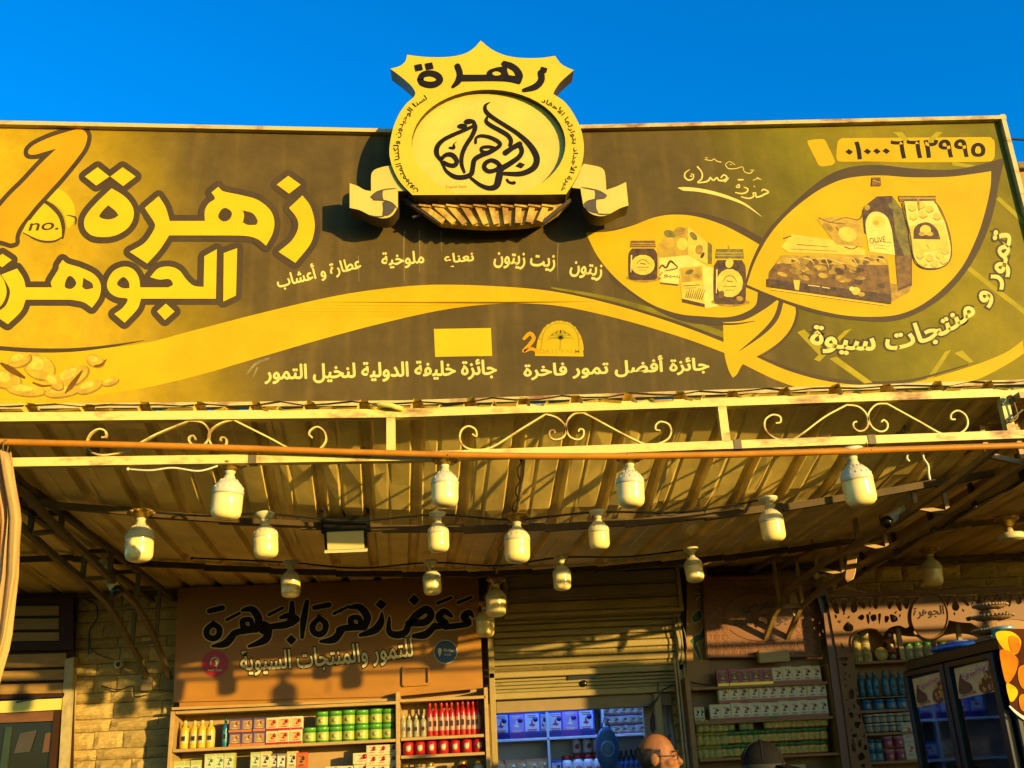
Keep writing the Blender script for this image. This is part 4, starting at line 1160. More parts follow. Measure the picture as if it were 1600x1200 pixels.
def cctv(px, py, Y, to, s, label, up):
    p = atY(px, py, Y); T = thing('security_camera', label, 'security camera', p)
    q = np.array(to, float); q /= np.linalg.norm(q)
    mb = MB(); mb.tube([p-q*.09*s, p+q*.06*s], .034*s, 14); mb.build('barrel', WHITE, T)
    mb = MB(); mb.tube([p+q*.061*s, p+q*.10*s], .036*s, 14); mb.build('lens_hood', BLKM, T)
    mb = MB(); mb.tube([p-q*.05*s, p-q*.08*s+np.array((0, 0, .05*s)), p-q*.1*s+np.array(up)*s], .011*s, 8); mb.ball(p-q*.1*s+np.array(up)*s, .03*s); mb.build('bracket', WHITE, T)
cctv(1397, 806, 6.3, (-.75, -.3, -.5), 1.0, 'white bullet camera clamped to the right truss', (.06, 0, .07))
cctv(1302, 909, 8.6, (.5, -.6, -.25), .9, 'small bullet camera above the carved arch', (-.05, .05, .05))
cctv(176, 913, 7.4, (.4, -.3, -.45), 1.1, 'bullet camera hanging from the left truss', (-.03, 0, .09))
def dome_cam():
    p = atY(185, 1038, 8.93); T = thing('eyeball_camera', 'round white eyeball camera on the stone wall', 'security camera', p)
    mb = MB(); mb.ball(p, (.035, .035, .035)); mb.build('ball', WHITE, T)
    mb = MB(); mb.ball(p+np.array((0.004, -.027, -.002)), (.02, .014, .02)); mb.build('lens', BLKM, T)
dome_cam()

# ------------------------------------------------------------------ building
WY = 9.0
DX0, DX1 = float(atY(772, 1120, WY)[0])+.02, float(atY(1050, 1120, WY)[0])
def building():
    T = thing('shop_building', 'stone faced single storey shop building behind the canopy', 'building', (1, WY, 0))
    PL = M('plaster', (.36, .26, .12), .85, var=.2, scale=4, bump=.3)
    zl = float(atY(910, 1100, WY)[2])
    for nm, a, b, z0, z1 in (('wall', -6.0, DX0, 0, 4.0), ('wall', DX1, 7.5, 0, 4.0), ('lintel_wall', DX0, DX1, zl, 4.0)):
        mb = MB(); mb.box(((a+b)/2, WY+.125, (z0+z1)/2), (b-a, .25, z1-z0)); mb.build(nm, MORTAR if nm == 'wall' else PL, T)
    mb = MB(); mb.box((.75, 14, 4.06), (13.5, 10.3, .12)); mb.build('roof', PL, T)
    for nm, c, s_ in (('side_wall', (-5.9, 14.1, 2), (.2, 9.7, 4)), ('side_wall', (7.4, 14.1, 2), (.2, 9.7, 4))):
        mb = MB(); mb.box(c, s_); mb.build(nm, PL, T)
    # room seen through the door
    RW = M('room_wall', (.42, .42, .46), .7, var=.1)
    for nm, c, s_ in (('room_wall', (.9, 11.0, 1.5), (5, .1, 3)), ('room_wall', (-.9, 10.1, 1.5), (.1, 1.7, 3)), ('room_wall', (2.9, 10.1, 1.5), (.1, 1.7, 3)), ('room_ceiling', (.9, 10.1, 2.95), (3.7, 1.7, .06)), ('room_floor', (.9, 10.1, .09), (3.7, 1.7, .12))):
        mb = MB(); mb.box(c, s_); mb.build(nm, RW, T)
    # stone blocks
    vars_ = []
    for v in range(12):
        r = random.Random(100+v)
        nx, nz = 7, 5
        V = []
        for j in range(nz):
            for i in range(nx):
                e = (i in (0, nx-1)) or (j in (0, nz-1))
                V.append((-.5+i/(nx-1)+(r.uniform(-.02, .02) if e else 0), -.004 if e else -.014-r.random()*.016, -.5+j/(nz-1)+(r.uniform(-.03, .03) if e else 0)))
        V2 = [(x, .02, z) for (x, y, z) in V]
        F = [(j*nx+i, j*nx+i+1, (j+1)*nx+i+1, (j+1)*nx+i) for j in range(nz-1) for i in range(nx-1)]
        rim = list(range(nx))+[j*nx+nx-1 for j in range(1, nz)]+[(nz-1)*nx+i for i in range(nx-2, -1, -1)]+[j*nx for j in range(nz-2, 0, -1)]
        o = nx*nz
        F += [(rim[i], o+rim[i], o+rim[(i+1) % len(rim)], rim[(i+1) % len(rim)]) for i in range(len(rim))]
        mb = MB(); mb.add(V+V2, F); vars_.append(mb.mesh('stone_block', STONE))
    r = random.Random(11)
    n = 0
    def courses(xa, xb, z0, z1):
        nonlocal n
        z = z0; k = 0
        while z < z1:
            h = (.125, .085, .135, .10)[k % 4]; k += 1
            x = xa
            while x < xb-.02:
                w = min(r.uniform(.17, .40), xb-x)
                if xb-x-w < .08: w = xb-x
                o = link('stone_block', vars_[n % 12], T, (x+w/2-1, WY-WY-.002, z+h/2)); n += 1
                o.scale = (w-.009, .8+r.random()*.6, h-.009)
                x += w
            z += h
    zt = 3.16
    courses(float(atY(104, 1120, WY)[0]), float(atY(280, 1060, WY)[0]), 1.25, zt)
    courses(float(atY(1290, 910, WY)[0]), 5.6, 2.78, zt)
    courses(DX1+.005, DX1+.15, 1.3, 2.42)
building()

# ------------------------------------------------------------------ boards on the wall
BY = 8.80
def shop_board():
    S = planeY(BY)
    z8 = lambda s, **k: trace(s, 3.077, 260, 880, **k)
    a = atY(510, 1090, BY)
    T = thing('shop_name_board', 'orange brown board with black calligraphy over the left shelves', 'sign', a)
    BRD = M('orange_brown_board', (.38, .172, .020), .4, var=.14, scale=2.5, stretch=(1, 1, 3), spec=.35)
    mb = MB(); fill(mb, S, [z8('55,120* 1500,62* 1522,600* 1108,640* 32,668*')], 0, 0, .05); mb.build('board', BRD, T)
    mb = MB(); fill(mb, planeY(BY+.02), [z8('60,650* 1104,620* 1104,655* 64,704*')], 0, 0, .04); mb.build('lower_strip', BRD, T)
    mb = MB(); mb.bar(S(*z8('28,700')[0], .02), S(*z8('1104,656')[0], .02), .03, .02); mb.build('ledge', WOODL, T)
    words = {'exhibition_word': (['1478,262,8 1458,238,30 1430,258,36 1455,288,30 1405,300,28 1340,306,30', '1372,255,18 1335,232,32 1308,262,34 1345,290,32 1290,306,32', '1290,300,30 1268,325,34 1240,345,38 1190,350,24',
                                '1165,292,28 1200,252,36 1250,222,38 1272,250,36 1240,284,36 1165,288,32', '1165,290,30 1150,330,34 1110,345,36 1070,328,28 1072,262,12', '1305,192,16 1370,165,14', '1402,190,16 1466,163,14'], ['1190,150* 1218,176* 1192,204* 1164,178*']),
             'flower_word': (['1036,240,12 1030,285,36 1000,322,38 932,346,18', '880,212,16 930,212,34 966,260,38 950,308,32', '950,306,32 900,304,32 886,268,28 925,262,26 935,300,26', '955,306,30 860,312,32 830,322,32', '842,322,34 805,366,38 742,376,16', '806,242,16 876,208,14',
                              '735,262,24 765,290,30 760,326,30 735,342,30 708,330,30 704,298,30 735,262,24', '712,214,24 782,200,26'], ['1030,172* 1060,198* 1034,224* 1004,200*']),
             'jewel_word': (['652,356,18 660,270,32 676,184,22', '604,190,22 602,250,34 588,290,36 530,302,32', '548,262,16 590,252,30 632,268,22 600,290,30', '560,296,30 500,306,30', '470,290,26 492,308,30 478,330,30 455,322,26 462,296,24', '494,320,32 474,368,38 396,400,14', '492,248,16 560,214,14',
                             '366,226,16 412,222,34 444,270,38 430,320,32', '430,318,32 378,314,32 366,278,28 404,272,24 414,310,24', '432,318,30 345,330,32 318,344,32', '325,338,34 285,385,38 222,398,14', '290,272,16 352,240,14',
                             '226,290,24 254,314,30 250,348,30 224,362,30 196,348,30 196,318,30 226,290,24', '206,230,24 270,214,26'], ['600,342* 626,368* 600,394* 574,368*'])}
    BO = M('board_pale_edge', (.85, .72, .40), .5)
    for nm, (st, dd) in words.items():
        mb = MB(); strokes(mb, S, st, 3.077, 260, 880, .003, 1.6)
        for i, d in enumerate(dd): outline(mb, S, [z8(d)], 1.6, .003)
        mb.build(nm+'_edge', BO, T)
        mb = MB(); strokes(mb, S, st, 3.077, 260, 880, .006)
        for i, d in enumerate(dd): fill(mb, S, [z8(d)], .0065+.0004*i)
        mb.build(nm, BLACK, T)
    bl = [(260+358/3.077, 880+545/3.077), (260+700/3.077, 880+527/3.077), (260+1192/3.077, 880+478/3.077)]
    for nm, mt, bo, of in (('goods_line_edge', BLACK, .065, .003), ('goods_line', M('board_white', (.88, .80, .56), .5), .02, .006)):
        mb = MB(); write(mb, S, 'للتمور والمنتجات السيوية', bl, 40, of, bo, ref=.02); mb.build(nm, mt, T)
    WH = M('sticker_white', (.75, .72, .62), .4)
    for cx, cy, r, mt, nm, tx in ((234, 482, 64, M('sticker_red', (.42, .012, .022), .35), 'red_sticker', 'RIGHT TOURS'), (1342, 426, 57, M('sticker_blue', (.012, .05, .17), .35), 'blue_sticker', 'Right')):
        X, Yp, rr = 260+cx/3.077, 880+cy/3.077, r/3.077
        mb = MB(); fill(mb, S, [ell(X, Yp, rr, rr, 30)], .004, 0, .003); st = mb.build(nm, mt, T)
        mb = MB()
        if cx < 500:
            strokes(mb, S, ['%f,%f,1.6 %f,%f,1.6 %f,%f,1.6 %f,%f,1.6 %f,%f,1.6' % (X-7, Yp+1, X-5, Yp-7, X+2, Yp-9, X+6, Yp-3, X, Yp+4)], off=.008)
            strokes(mb, S, ['%f,%f,4 %f,%f,3 %f,%f,1' % (X+2, Yp-4, X+3, Yp+1, X+2, Yp+7)], off=.009)
            write(mb, S, tx, [(X-11, Yp+12), (X+11, Yp+12)], 3.2, .008, .01, False)
        else:
            strokes(mb, S, ['%f,%f,6 %f,%f,5 %f,%f,1' % (X-9, Yp-3, X-9, Yp+1, X-9, Yp+7)], off=.008)
            write(mb, S, tx, [(X-3, Yp+1), (X+12, Yp+1)], 6, .008, .015, False)
            write(mb, S, 'TOURS', [(X-3, Yp+6), (X+9, Yp+6)], 3, .008, .0, False)
            outline(mb, S, [ell(X, Yp, rr-.4, rr-.4, 30)], .5, .007)
        link('sticker_print', mb.mesh('sticker_print', WH, wloc(st)), st)
    mb = MB()
    q = z8('1140,502* 1262,498* 1264,580* 1140,588*')
    for i in range(4): mb.bar(S(*q[i], .012), S(*q[(i+1) % 4], .012+.0006*i), .02, .022, up=(0, 1, 0))
    mb.build('picture_hook_frame', BRD, T)
shop_board()

def shutter():
    Yb, Yc = 8.72, 8.90
    z2 = lambda x, y: (740+x/3.53, 860+y/3.53)
    T = thing('roller_shutter', 'cream embossed roller shutter half raised over the shop door', 'shutter', atY(915, 1100, Yc))
    X0, X1 = float(atY(788, 930, Yb)[0]), float(atY(1064, 920, Yb)[0])
    zz = lambda v, Y: float(atY(*z2(600, v), Y)[2])
    EMB_ = M('embossed_shutter', (.36, .26, .085), .5, var=.22, scale=4, bump=.8, bscale=34, stretch=(1, 1, 2.2))
    rows = [115, 190, 266, 338]
    for a, b in zip(rows[:-1], rows[1:]):
        za, zb = zz(a, Yb), zz(b, Yb)
        mb = MB(); mb.bbox(((X0+X1)/2, Yb+.02, (za+zb)/2), (X1-X0-.06, .04, za-zb-.022), .008); mb.build('box_slat', EMB_, T)
        mb = MB(); mb.box(((X0+X1)/2, Yb+.035, zb+.006), (X1-X0-.06, .03, .018)); mb.build('box_groove', CREAMT, T)
    zt, zb = zz(108, Yb), zz(340, Yb)
    for x in (X0+.015, X1-.015):
        mb = MB(); mb.bbox((x, Yb+.01, (zt+zb)/2), (.034, .06, zt-zb), .004); mb.build('box_frame', CREAMT, T)
    for z in (zt+.012, zb-.012):
        mb = MB(); mb.bbox(((X0+X1)/2, Yb+.008, z), (X1-X0+.01, .066, .03), .004); mb.build('box_frame', CREAMT, T)
    mb = MB(); mb.box(((X0+X1)/2, (Yb+Yc)/2+.05, zb-.02), (X1-X0, Yc-Yb+.08, .02)); mb.build('box_soffit', CREAMT, T)
    cx0, cx1 = float(atY(768, 1000, Yc)[0]), float(atY(1056, 1000, Yc)[0])
    rows = [345, 395, 432, 468, 505, 545, 583, 620, 655]
    for i, (a, b) in enumerate(zip(rows[:-1], rows[1:])):
        za, zb2 = zz(a, Yc), zz(b, Yc)
        mb = MB(); mb.bbox(((cx0+cx1)/2, Yc+(.0 if i % 2 else -.006), (za+zb2)/2), (cx1-cx0, .03, za-zb2-.006), .007); mb.build('slat', EMB_ if i % 2 else CREAMT, T)
    za, zb2 = zz(655, Yc), zz(688, Yc)
    mb = MB(); mb.bbox(((cx0+cx1)/2, Yc-.03, (za+zb2)/2), (cx1-cx0+.07, .05, za-zb2), .006); mb.build('bottom_bar', CREAMT, T)
    zc2 = zz(768, Yc)
    mb = MB()
    for k in range(4):
        h = (zb2-zc2)/4; mb.bbox(((cx0+cx1)/2, Yc+.01, zb2-h*(k+.5)), (cx1-cx0, .02, h-.004), .004)
    tag(mb.build('track_cover', M('scuffed_cream', (.36, .28, .11), .5, var=.2, scale=6, col2=(.06, .045, .02), c2amt=.66, stretch=(1, 1, 4)), T))
    mb = MB(); mb.bar((float(atY(*z2(520, 705), Yc)[0]), Yc-.012, zz(702, Yc)), (float(atY(*z2(680, 695), Yc)[0]), Yc-.012, zz(698, Yc)), .012, .03); mb.ball((float(atY(*z2(608, 735), Yc)[0]), Yc-.012, zz(735, Yc)), (.03, .02, .028)); mb.build('lock', BLKM, T)
    zd = zz(805, Yc)
    mb = MB(); mb.bbox(((cx0+cx1)/2-.02, Yc-.01, (zc2+zd)/2), (cx1-cx0-.06, .06, zc2-zd-.004), .004); mb.build('door_head', CREAMT, T)
    mb = MB(); mb.box(((cx0+cx1)/2-.03, Yc+.12, zd-.05), (cx1-cx0-.1, .16, .1)); mb.build('door_soffit', M('soffit_tan', (.28, .20, .10), .6), T)
    for x, w in ((cx0-.01, .05), (cx1+.02, .06)):
        mb = MB(); mb.bbox((x, Yc-.02, (zz(360, Yc))/2), (w, .07, zz(360, Yc)), .005); mb.build('guide_rail', CREAMT, T)
    x = float(atY(*z2(1055, 900), Yc)[0])-.05
    mb = MB(); mb.bbox((x, Yc+.02, zd/2), (.06, .05, zd), .005); mb.build('door_jamb', CREAMT, T)
shutter()

def plain_panel(name, label, cat, S, spec, mat, depth=.03, sc=3.53, ox=1060, oy=860):
    lp = trace(spec, sc, ox, oy)
    c = S(*lp[0])
    T = thing(name, label, cat, c)
    mb = MB(); fill(mb, S, [lp], 0, 0, depth); mb.build('board', mat, T)
    return T
def right_boards():
    z = (3.53, 1060, 860)
    S0 = planeY(8.88)
    T = plain_panel('lettered_board', 'tan board with part of a large green letter beside the shutter', 'sign', S0, '45,95* 160,95* 170,740* 45,720*', M('tan_board', (.38, .19, .045), .5, var=.12, scale=3))
    st = ['112,345,22 85,368,22 92,388,18 118,372,20 118,345,18', '78,500,26 100,488,36 138,470,30', '80,500,22 100,545,20 122,605,8', '138,430,10 132,470,26']
    mb = MB(); strokes(mb, S0, st, *z, off=.003, grow=1.5); mb.build('letter_edge', PALE, T)
    mb = MB()
    for i, q in enumerate(st): strokes(mb, S0, [q], *z, off=.006+.0004*i)
    build_split(mb, 'letter_stroke', M('dark_green_paint', (.015, .07, .025), .5), T)
    mb = MB(); strokes(mb, S0, ['100,195,4 122,205,5', '90,236,5 118,238,5', '100,272,5 120,252,5'], *z, off=.003); mb.build('tick_marks', WHITE, T)
    S1 = planeY(8.78)
    CARV = M('carved_brown_panel', (.20, .072, .014), .45, var=.15, scale=4)
    T = plain_panel('carved_sign', 'square brown panel with carved star border and script beside the arch', 'sign', S1, '130,142* 748,150* 795,588* 155,592*', CARV, .035)
    # carved border: rings on a lattice
    mb = MB()
    def P(u, v):          # u,v in 0..1 across the panel
        a = np.array((130, 142))*(1-u)*(1-v)+np.array((748, 150))*u*(1-v)+np.array((795, 588))*u*v+np.array((155, 592))*(1-u)*v
        p = S1(1060+a[0]/3.53, 860+a[1]/3.53); return p
    k = 0
    for i in range(14):
        for j in range(10):
            u, v = (i+.5)/14, (j+.5)/10
            if .2 < u < .8 and .2 < v < .78: continue
            c = P(u, v); r = .026
            mb.tube([c+np.array((r*math.cos(t), -.001, r*math.sin(t))) for t in np.linspace(0, 2*math.pi, 9)[:-1]], .0042, 4, closed=True)
            if (i+j) % 2 == 0: mb.tube([c+np.array((.5*r*math.cos(t), -.001, .5*r*math.sin(t))) for t in np.linspace(.4, .4+2*math.pi, 5)[:-1]], .0035, 4, closed=True)
    tag(mb.build('carved_border', M('carving_edge', (.33, .13, .03), .45), T), kind='stuff')
    mb = MB()
    for (a, b) in (((.02, .02), (.98, .02)), ((.98, .02), (.98, .98)), ((.98, .98), (.02, .98)), ((.02, .98), (.02, .02))): mb.bar(P(*a), P(*b), .018, .02, up=(0, 1, 0))
    mb.build('moulding', CARV, T)
    mb = MB(); mb.tube([P(.5+.33*math.cos(t), .5+.30*math.sin(t)) for t in np.linspace(0, 2*math.pi, 40)[:-1]], .005, 5, closed=True); mb.build('oval_line', CARV, T)
    DK = M('script_dark', (.05, .022, .01), .5)
    zp = lambda x, y: (1060+x/3.53, 860+y/3.53)
    for s, a, b, h in (('معرض', (355, 348), (540, 330), 18), ('جوهرة سيوة', (312, 430), (612, 412), 19)):
        mb = MB(); write(mb, S1, s, [zp(*a), zp(*b)], h, .008, .008); mb.build('script_word', DK, T)
    # dark post and leaning plank
    T = thing('leaning_plank', 'tall reddish plank standing between the right shelves and carved arch', 'plank', atY(1310, 1195, 8.6))
    q = [(800, 345), (838, 345), (975, 1200), (905, 1200)]
    mb = MB(); fill(mb, planeY(8.62), [[np.array(zp(*p)) for p in q]], 0, 0, .03); mb.build('board', WOODD, T)
    mb = MB(); fill(mb, planeY(8.66), [[np.array(zp(*p)) for p in ((752, 200), (818, 200), (835, 350), (790, 350))]], 0, 0, .05); mb.build('dark_batten', BLKM, T)
    # block that carries the truss feet
    T = thing('truss_block', 'pale timber block under the feet of the right truss', 'block', atY(1208, 1030, 8.72))
    mb = MB(); mb.bbox(atY(1208, 1026, 8.73), (.26, .08, .10), .006); mb.build('block', WOODL, T)
right_boards()

# ------------------------------------------------------------------ goods
PAL = {}
def C(name, col, rough=.4, **k):
    if name not in PAL: PAL[name] = M('goods_'+name, col, rough, var=k.pop('var', .06), scale=k.pop('scale', 20), **k)
    return PAL[name]
GLS = C('gold_lid', (.55, .34, .05), .3, metal=.6)
REDG = C('red', (.42, .012, .014), .3)
TEAL = C('teal', (.010, .14, .19), .3)
GRN = C('green', (.035, .23, .035), .35)
YLW = C('yellow', (.66, .42, .03), .35)
WHT = C('white', (.66, .60, .44), .45)
DRK = C('dark', (.028, .020, .018), .35)
ORG = C('orange', (.50, .17, .02), .45)
BLU = C('blue', (.02, .06, .36), .35)
PUR = C('purple', (.12, .03, .26), .4)
CRM = C('cream', (.58, .44, .16), .5)
PNK = C('pink', (.50, .11, .18), .45)
NVY = C('navy', (.02, .025, .10), .4)
protos = {}
def proto(key, name, parts):
    """parts: list of (part name, MB, material)"""
    protos[key] = (name, [(n, mb.mesh(n, m)) for n, mb, m in parts])
def place(key, loc, label, cat, group, s=1.0, rz=0.0):
    name, ps = protos[key]
    if rnd.random() < .12: rz += rnd.uniform(-.35, .35)          # a few stand crooked
    if not hasattr(s, '__len__'): s = (s*rnd.uniform(.97, 1.03), s, s*rnd.uniform(.97, 1.02))
    T = thing(name, label, cat, loc, group)
    T.rotation_euler = (0, 0, rz)
    if s != 1.0: T.scale = (s, s, s) if not hasattr(s, '__len__') else s
    for n, me in ps:
        o = link(n, me, T)
        if n == 'print_lines': o['kind'] = 'stuff'
    return T
def bottle(key, name, h, r, body, cap, lab, pump=False, flat=1.0):
    b = MB(); b.lathe([(r*.9, 0), (r, .01), (r, h*.62), (r*.85, h*.72), (r*.42, h*.80), (r*.40, h*.83)], 14, sy=flat)
    c = MB(); c.lathe([(r*.45, h*.82), (r*.45, h*.94), (r*.3, h)] if not pump else [(r*.4, h*.82), (r*.4, h*.9), (r*.12, h*.92), (r*.12, h)], 12)
    l = MB(); l.lathe([(r*1.015, h*.16), (r*1.02, h*.17), (r*1.02, h*.54), (r*1.015, h*.55)], 14, sy=flat)
    e = MB(); e.box((0, -r*1.03*flat, h*.36), (r*.8, .002, h*.16))
    proto(key, name, [('body', b, body), ('cap', c, cap), ('label', l, lab), ('label_print', e, DRK)])
def tub(key, name, h, r, body, lid, lab=None):
    b = MB(); b.lathe([(r*.9, 0), (r*.95, .004), (r*.97, h*.78)], 16)
    c = MB(); c.lathe([(r*1.02, h*.76), (r*1.03, h*.96), (r*.98, h)], 16)
    ps = [('body', b, body), ('lid', c, lid)]
    if lab:
        l = MB(); l.lathe([(r*.985, h*.12), (r*.99, h*.13), (r*.995, h*.66), (r*.985, h*.67)], 16); ps.append(('label', l, lab))
        e = MB(); e.lathe([(r*.6, 0), (r*.6, .002)], 12); e.v = [(x*.5, -r-z*.6-.0015, h*.4+y*.5) for x, y, z in e.v]; ps.append(('label_print', e, CRM))
    proto(key, name, ps)
def jar(key, name, h, r, body, lid, lab):
    b = MB(); b.lathe([(r*.85, 0), (r, .008), (r, h*.62), (r*.75, h*.78)], 16)
    c = MB(); c.lathe([(r*.74, h*.78), (r*.78, h*.80), (r*.78, h*.98), (r*.7, h)], 16)
    l = MB(); l.lathe([(r*.5, 0), (r*.5, .002)], 14); l.v = [(x, -r-z*.5-.001, h*.36+y*1.1) for x, y, z in l.v]
    proto(key, name, [('body', b, body), ('lid', c, lid), ('label', l, lab)])
def carton(key, name, w, d, h, body, face, mark, stripe=None):
    b = MB(); b.bbox((0, 0, h/2), (w, d, h), .0025)
    f = MB(); f.box((0, -d/2-.0012, h*.55), (w*.8, .002, h*.62))
    k = MB(); k.add([(w*x, -d/2-.0032, h*(.55+y)) for x, y in ((-.2, -.1), (.08, -.15), (.2, -.07), (.06, -.05), (.03, .1), (-.02, .1), (-.06, -.04))], [tuple(range(7))])
    tl = MB()
    for i, (ww, zz) in enumerate(((.56, .80), (.40, .735), (.62, .30), (.5, .25))): tl.box((0, -d/2-.0026, h*zz), (w*ww*.9, .0012, h*.028))
    dv = MB(); dv.lathe([(w*.15, 0), (w*.15, .0012)], 10); dv.v = [(x+w*.2, -d/2-.0026-z*.5, h*.66+y) for x, y, z in dv.v]
    ps = [('body', b, body), ('front_panel', f, face), ('emblem', k, mark), ('print_lines', tl, mark), ('seal', dv, stripe or mark)]
    if stripe:
        s = MB(); s.box((0, -d/2-.0012, h*.1), (w*.98, .0022, h*.16)); ps.append(('stripe', s, stripe))
    proto(key, name, ps)
bottle('yellow_bottle', 'shampoo_bottle', .215, .036, YLW, CRM, CRM)
bottle('teal_bottle', 'shampoo_bottle', .22, .024, TEAL, C('teal_dark', (.01, .09, .1)), C('teal_label', (.02, .25, .25)))
bottle('spray', 'spray_bottle', .185, .027, C('clear', (.35, .33, .24), .15), WHT, C('spray_label', (.30, .24, .16)), True)
bottle('red_bottle', 'syrup_bottle', .275, .025, REDG, C('red_cap', (.5, .02, .01)), C('red_label', (.50, .22, .16)))
jar('red_jar', 'jam_jar', .14, .044, REDG, GLS, C('lab_cream', (.60, .50, .34)))
jar('dark_jar', 'jam_jar', .14, .042, DRK, GLS, CRM)
jar('white_jar', 'jam_jar', .14, .042, C('milk', (.56, .50, .40)), GLS, DRK)
tub('green_tub', 'cosmetic_tub', .118, .056, GRN, C('lime', (.10, .34, .03), .3), C('lime_label', (.35, .42, .06)))
carton('dark_box', 'soap_carton', .098, .08, .105, C('plum', (.10, .05, .13)), C('plum_face', (.30, .20, .20)), YLW, ORG)
carton('red_white_box', 'soap_carton', .098, .08, .105, WHT, C('pale_orange', (.62, .40, .14)), REDG, REDG)
carton('green_box', 'tea_carton', .085, .07, .15, C('pale_green', (.42, .45, .15)), WHT, GRN, GRN)
carton('cream_box', 'tea_carton', .085, .07, .12, CRM, WHT, DRK)
carton('red_box', 'date_carton', .085, .07, .11, C('brick', (.55, .09, .02)), ORG, DRK)
carton('white_box', 'date_carton', .135, .08, .085, C('eggshell', (.62, .55, .30)), WHT, REDG)
carton('grey_box', 'soap_carton', .07, .07, .13, C('grey', (.17, .15, .13)), WHT, NVY)

PX = 1/1600
def row(S, key, xs, y0, x0, y1, x1, label, cat, group, sc=None, layers=1, lh=0.0, jit=.004, s=1.0, back=0):
    """goods standing on the shelf line through (x0,y0)-(x1,y1); xs are places along it"""
    for L in range(layers):
        for x in xs:
            y = y0+(y1-y0)*(x-x0)/(x1-x0)
            p = S(x, y)
            place(key, (p[0]+rnd.uniform(-jit, jit), p[1]+back+rnd.uniform(-.006, .006), p[2]+L*lh), label, cat, group, s, rnd.uniform(-.05, .05))

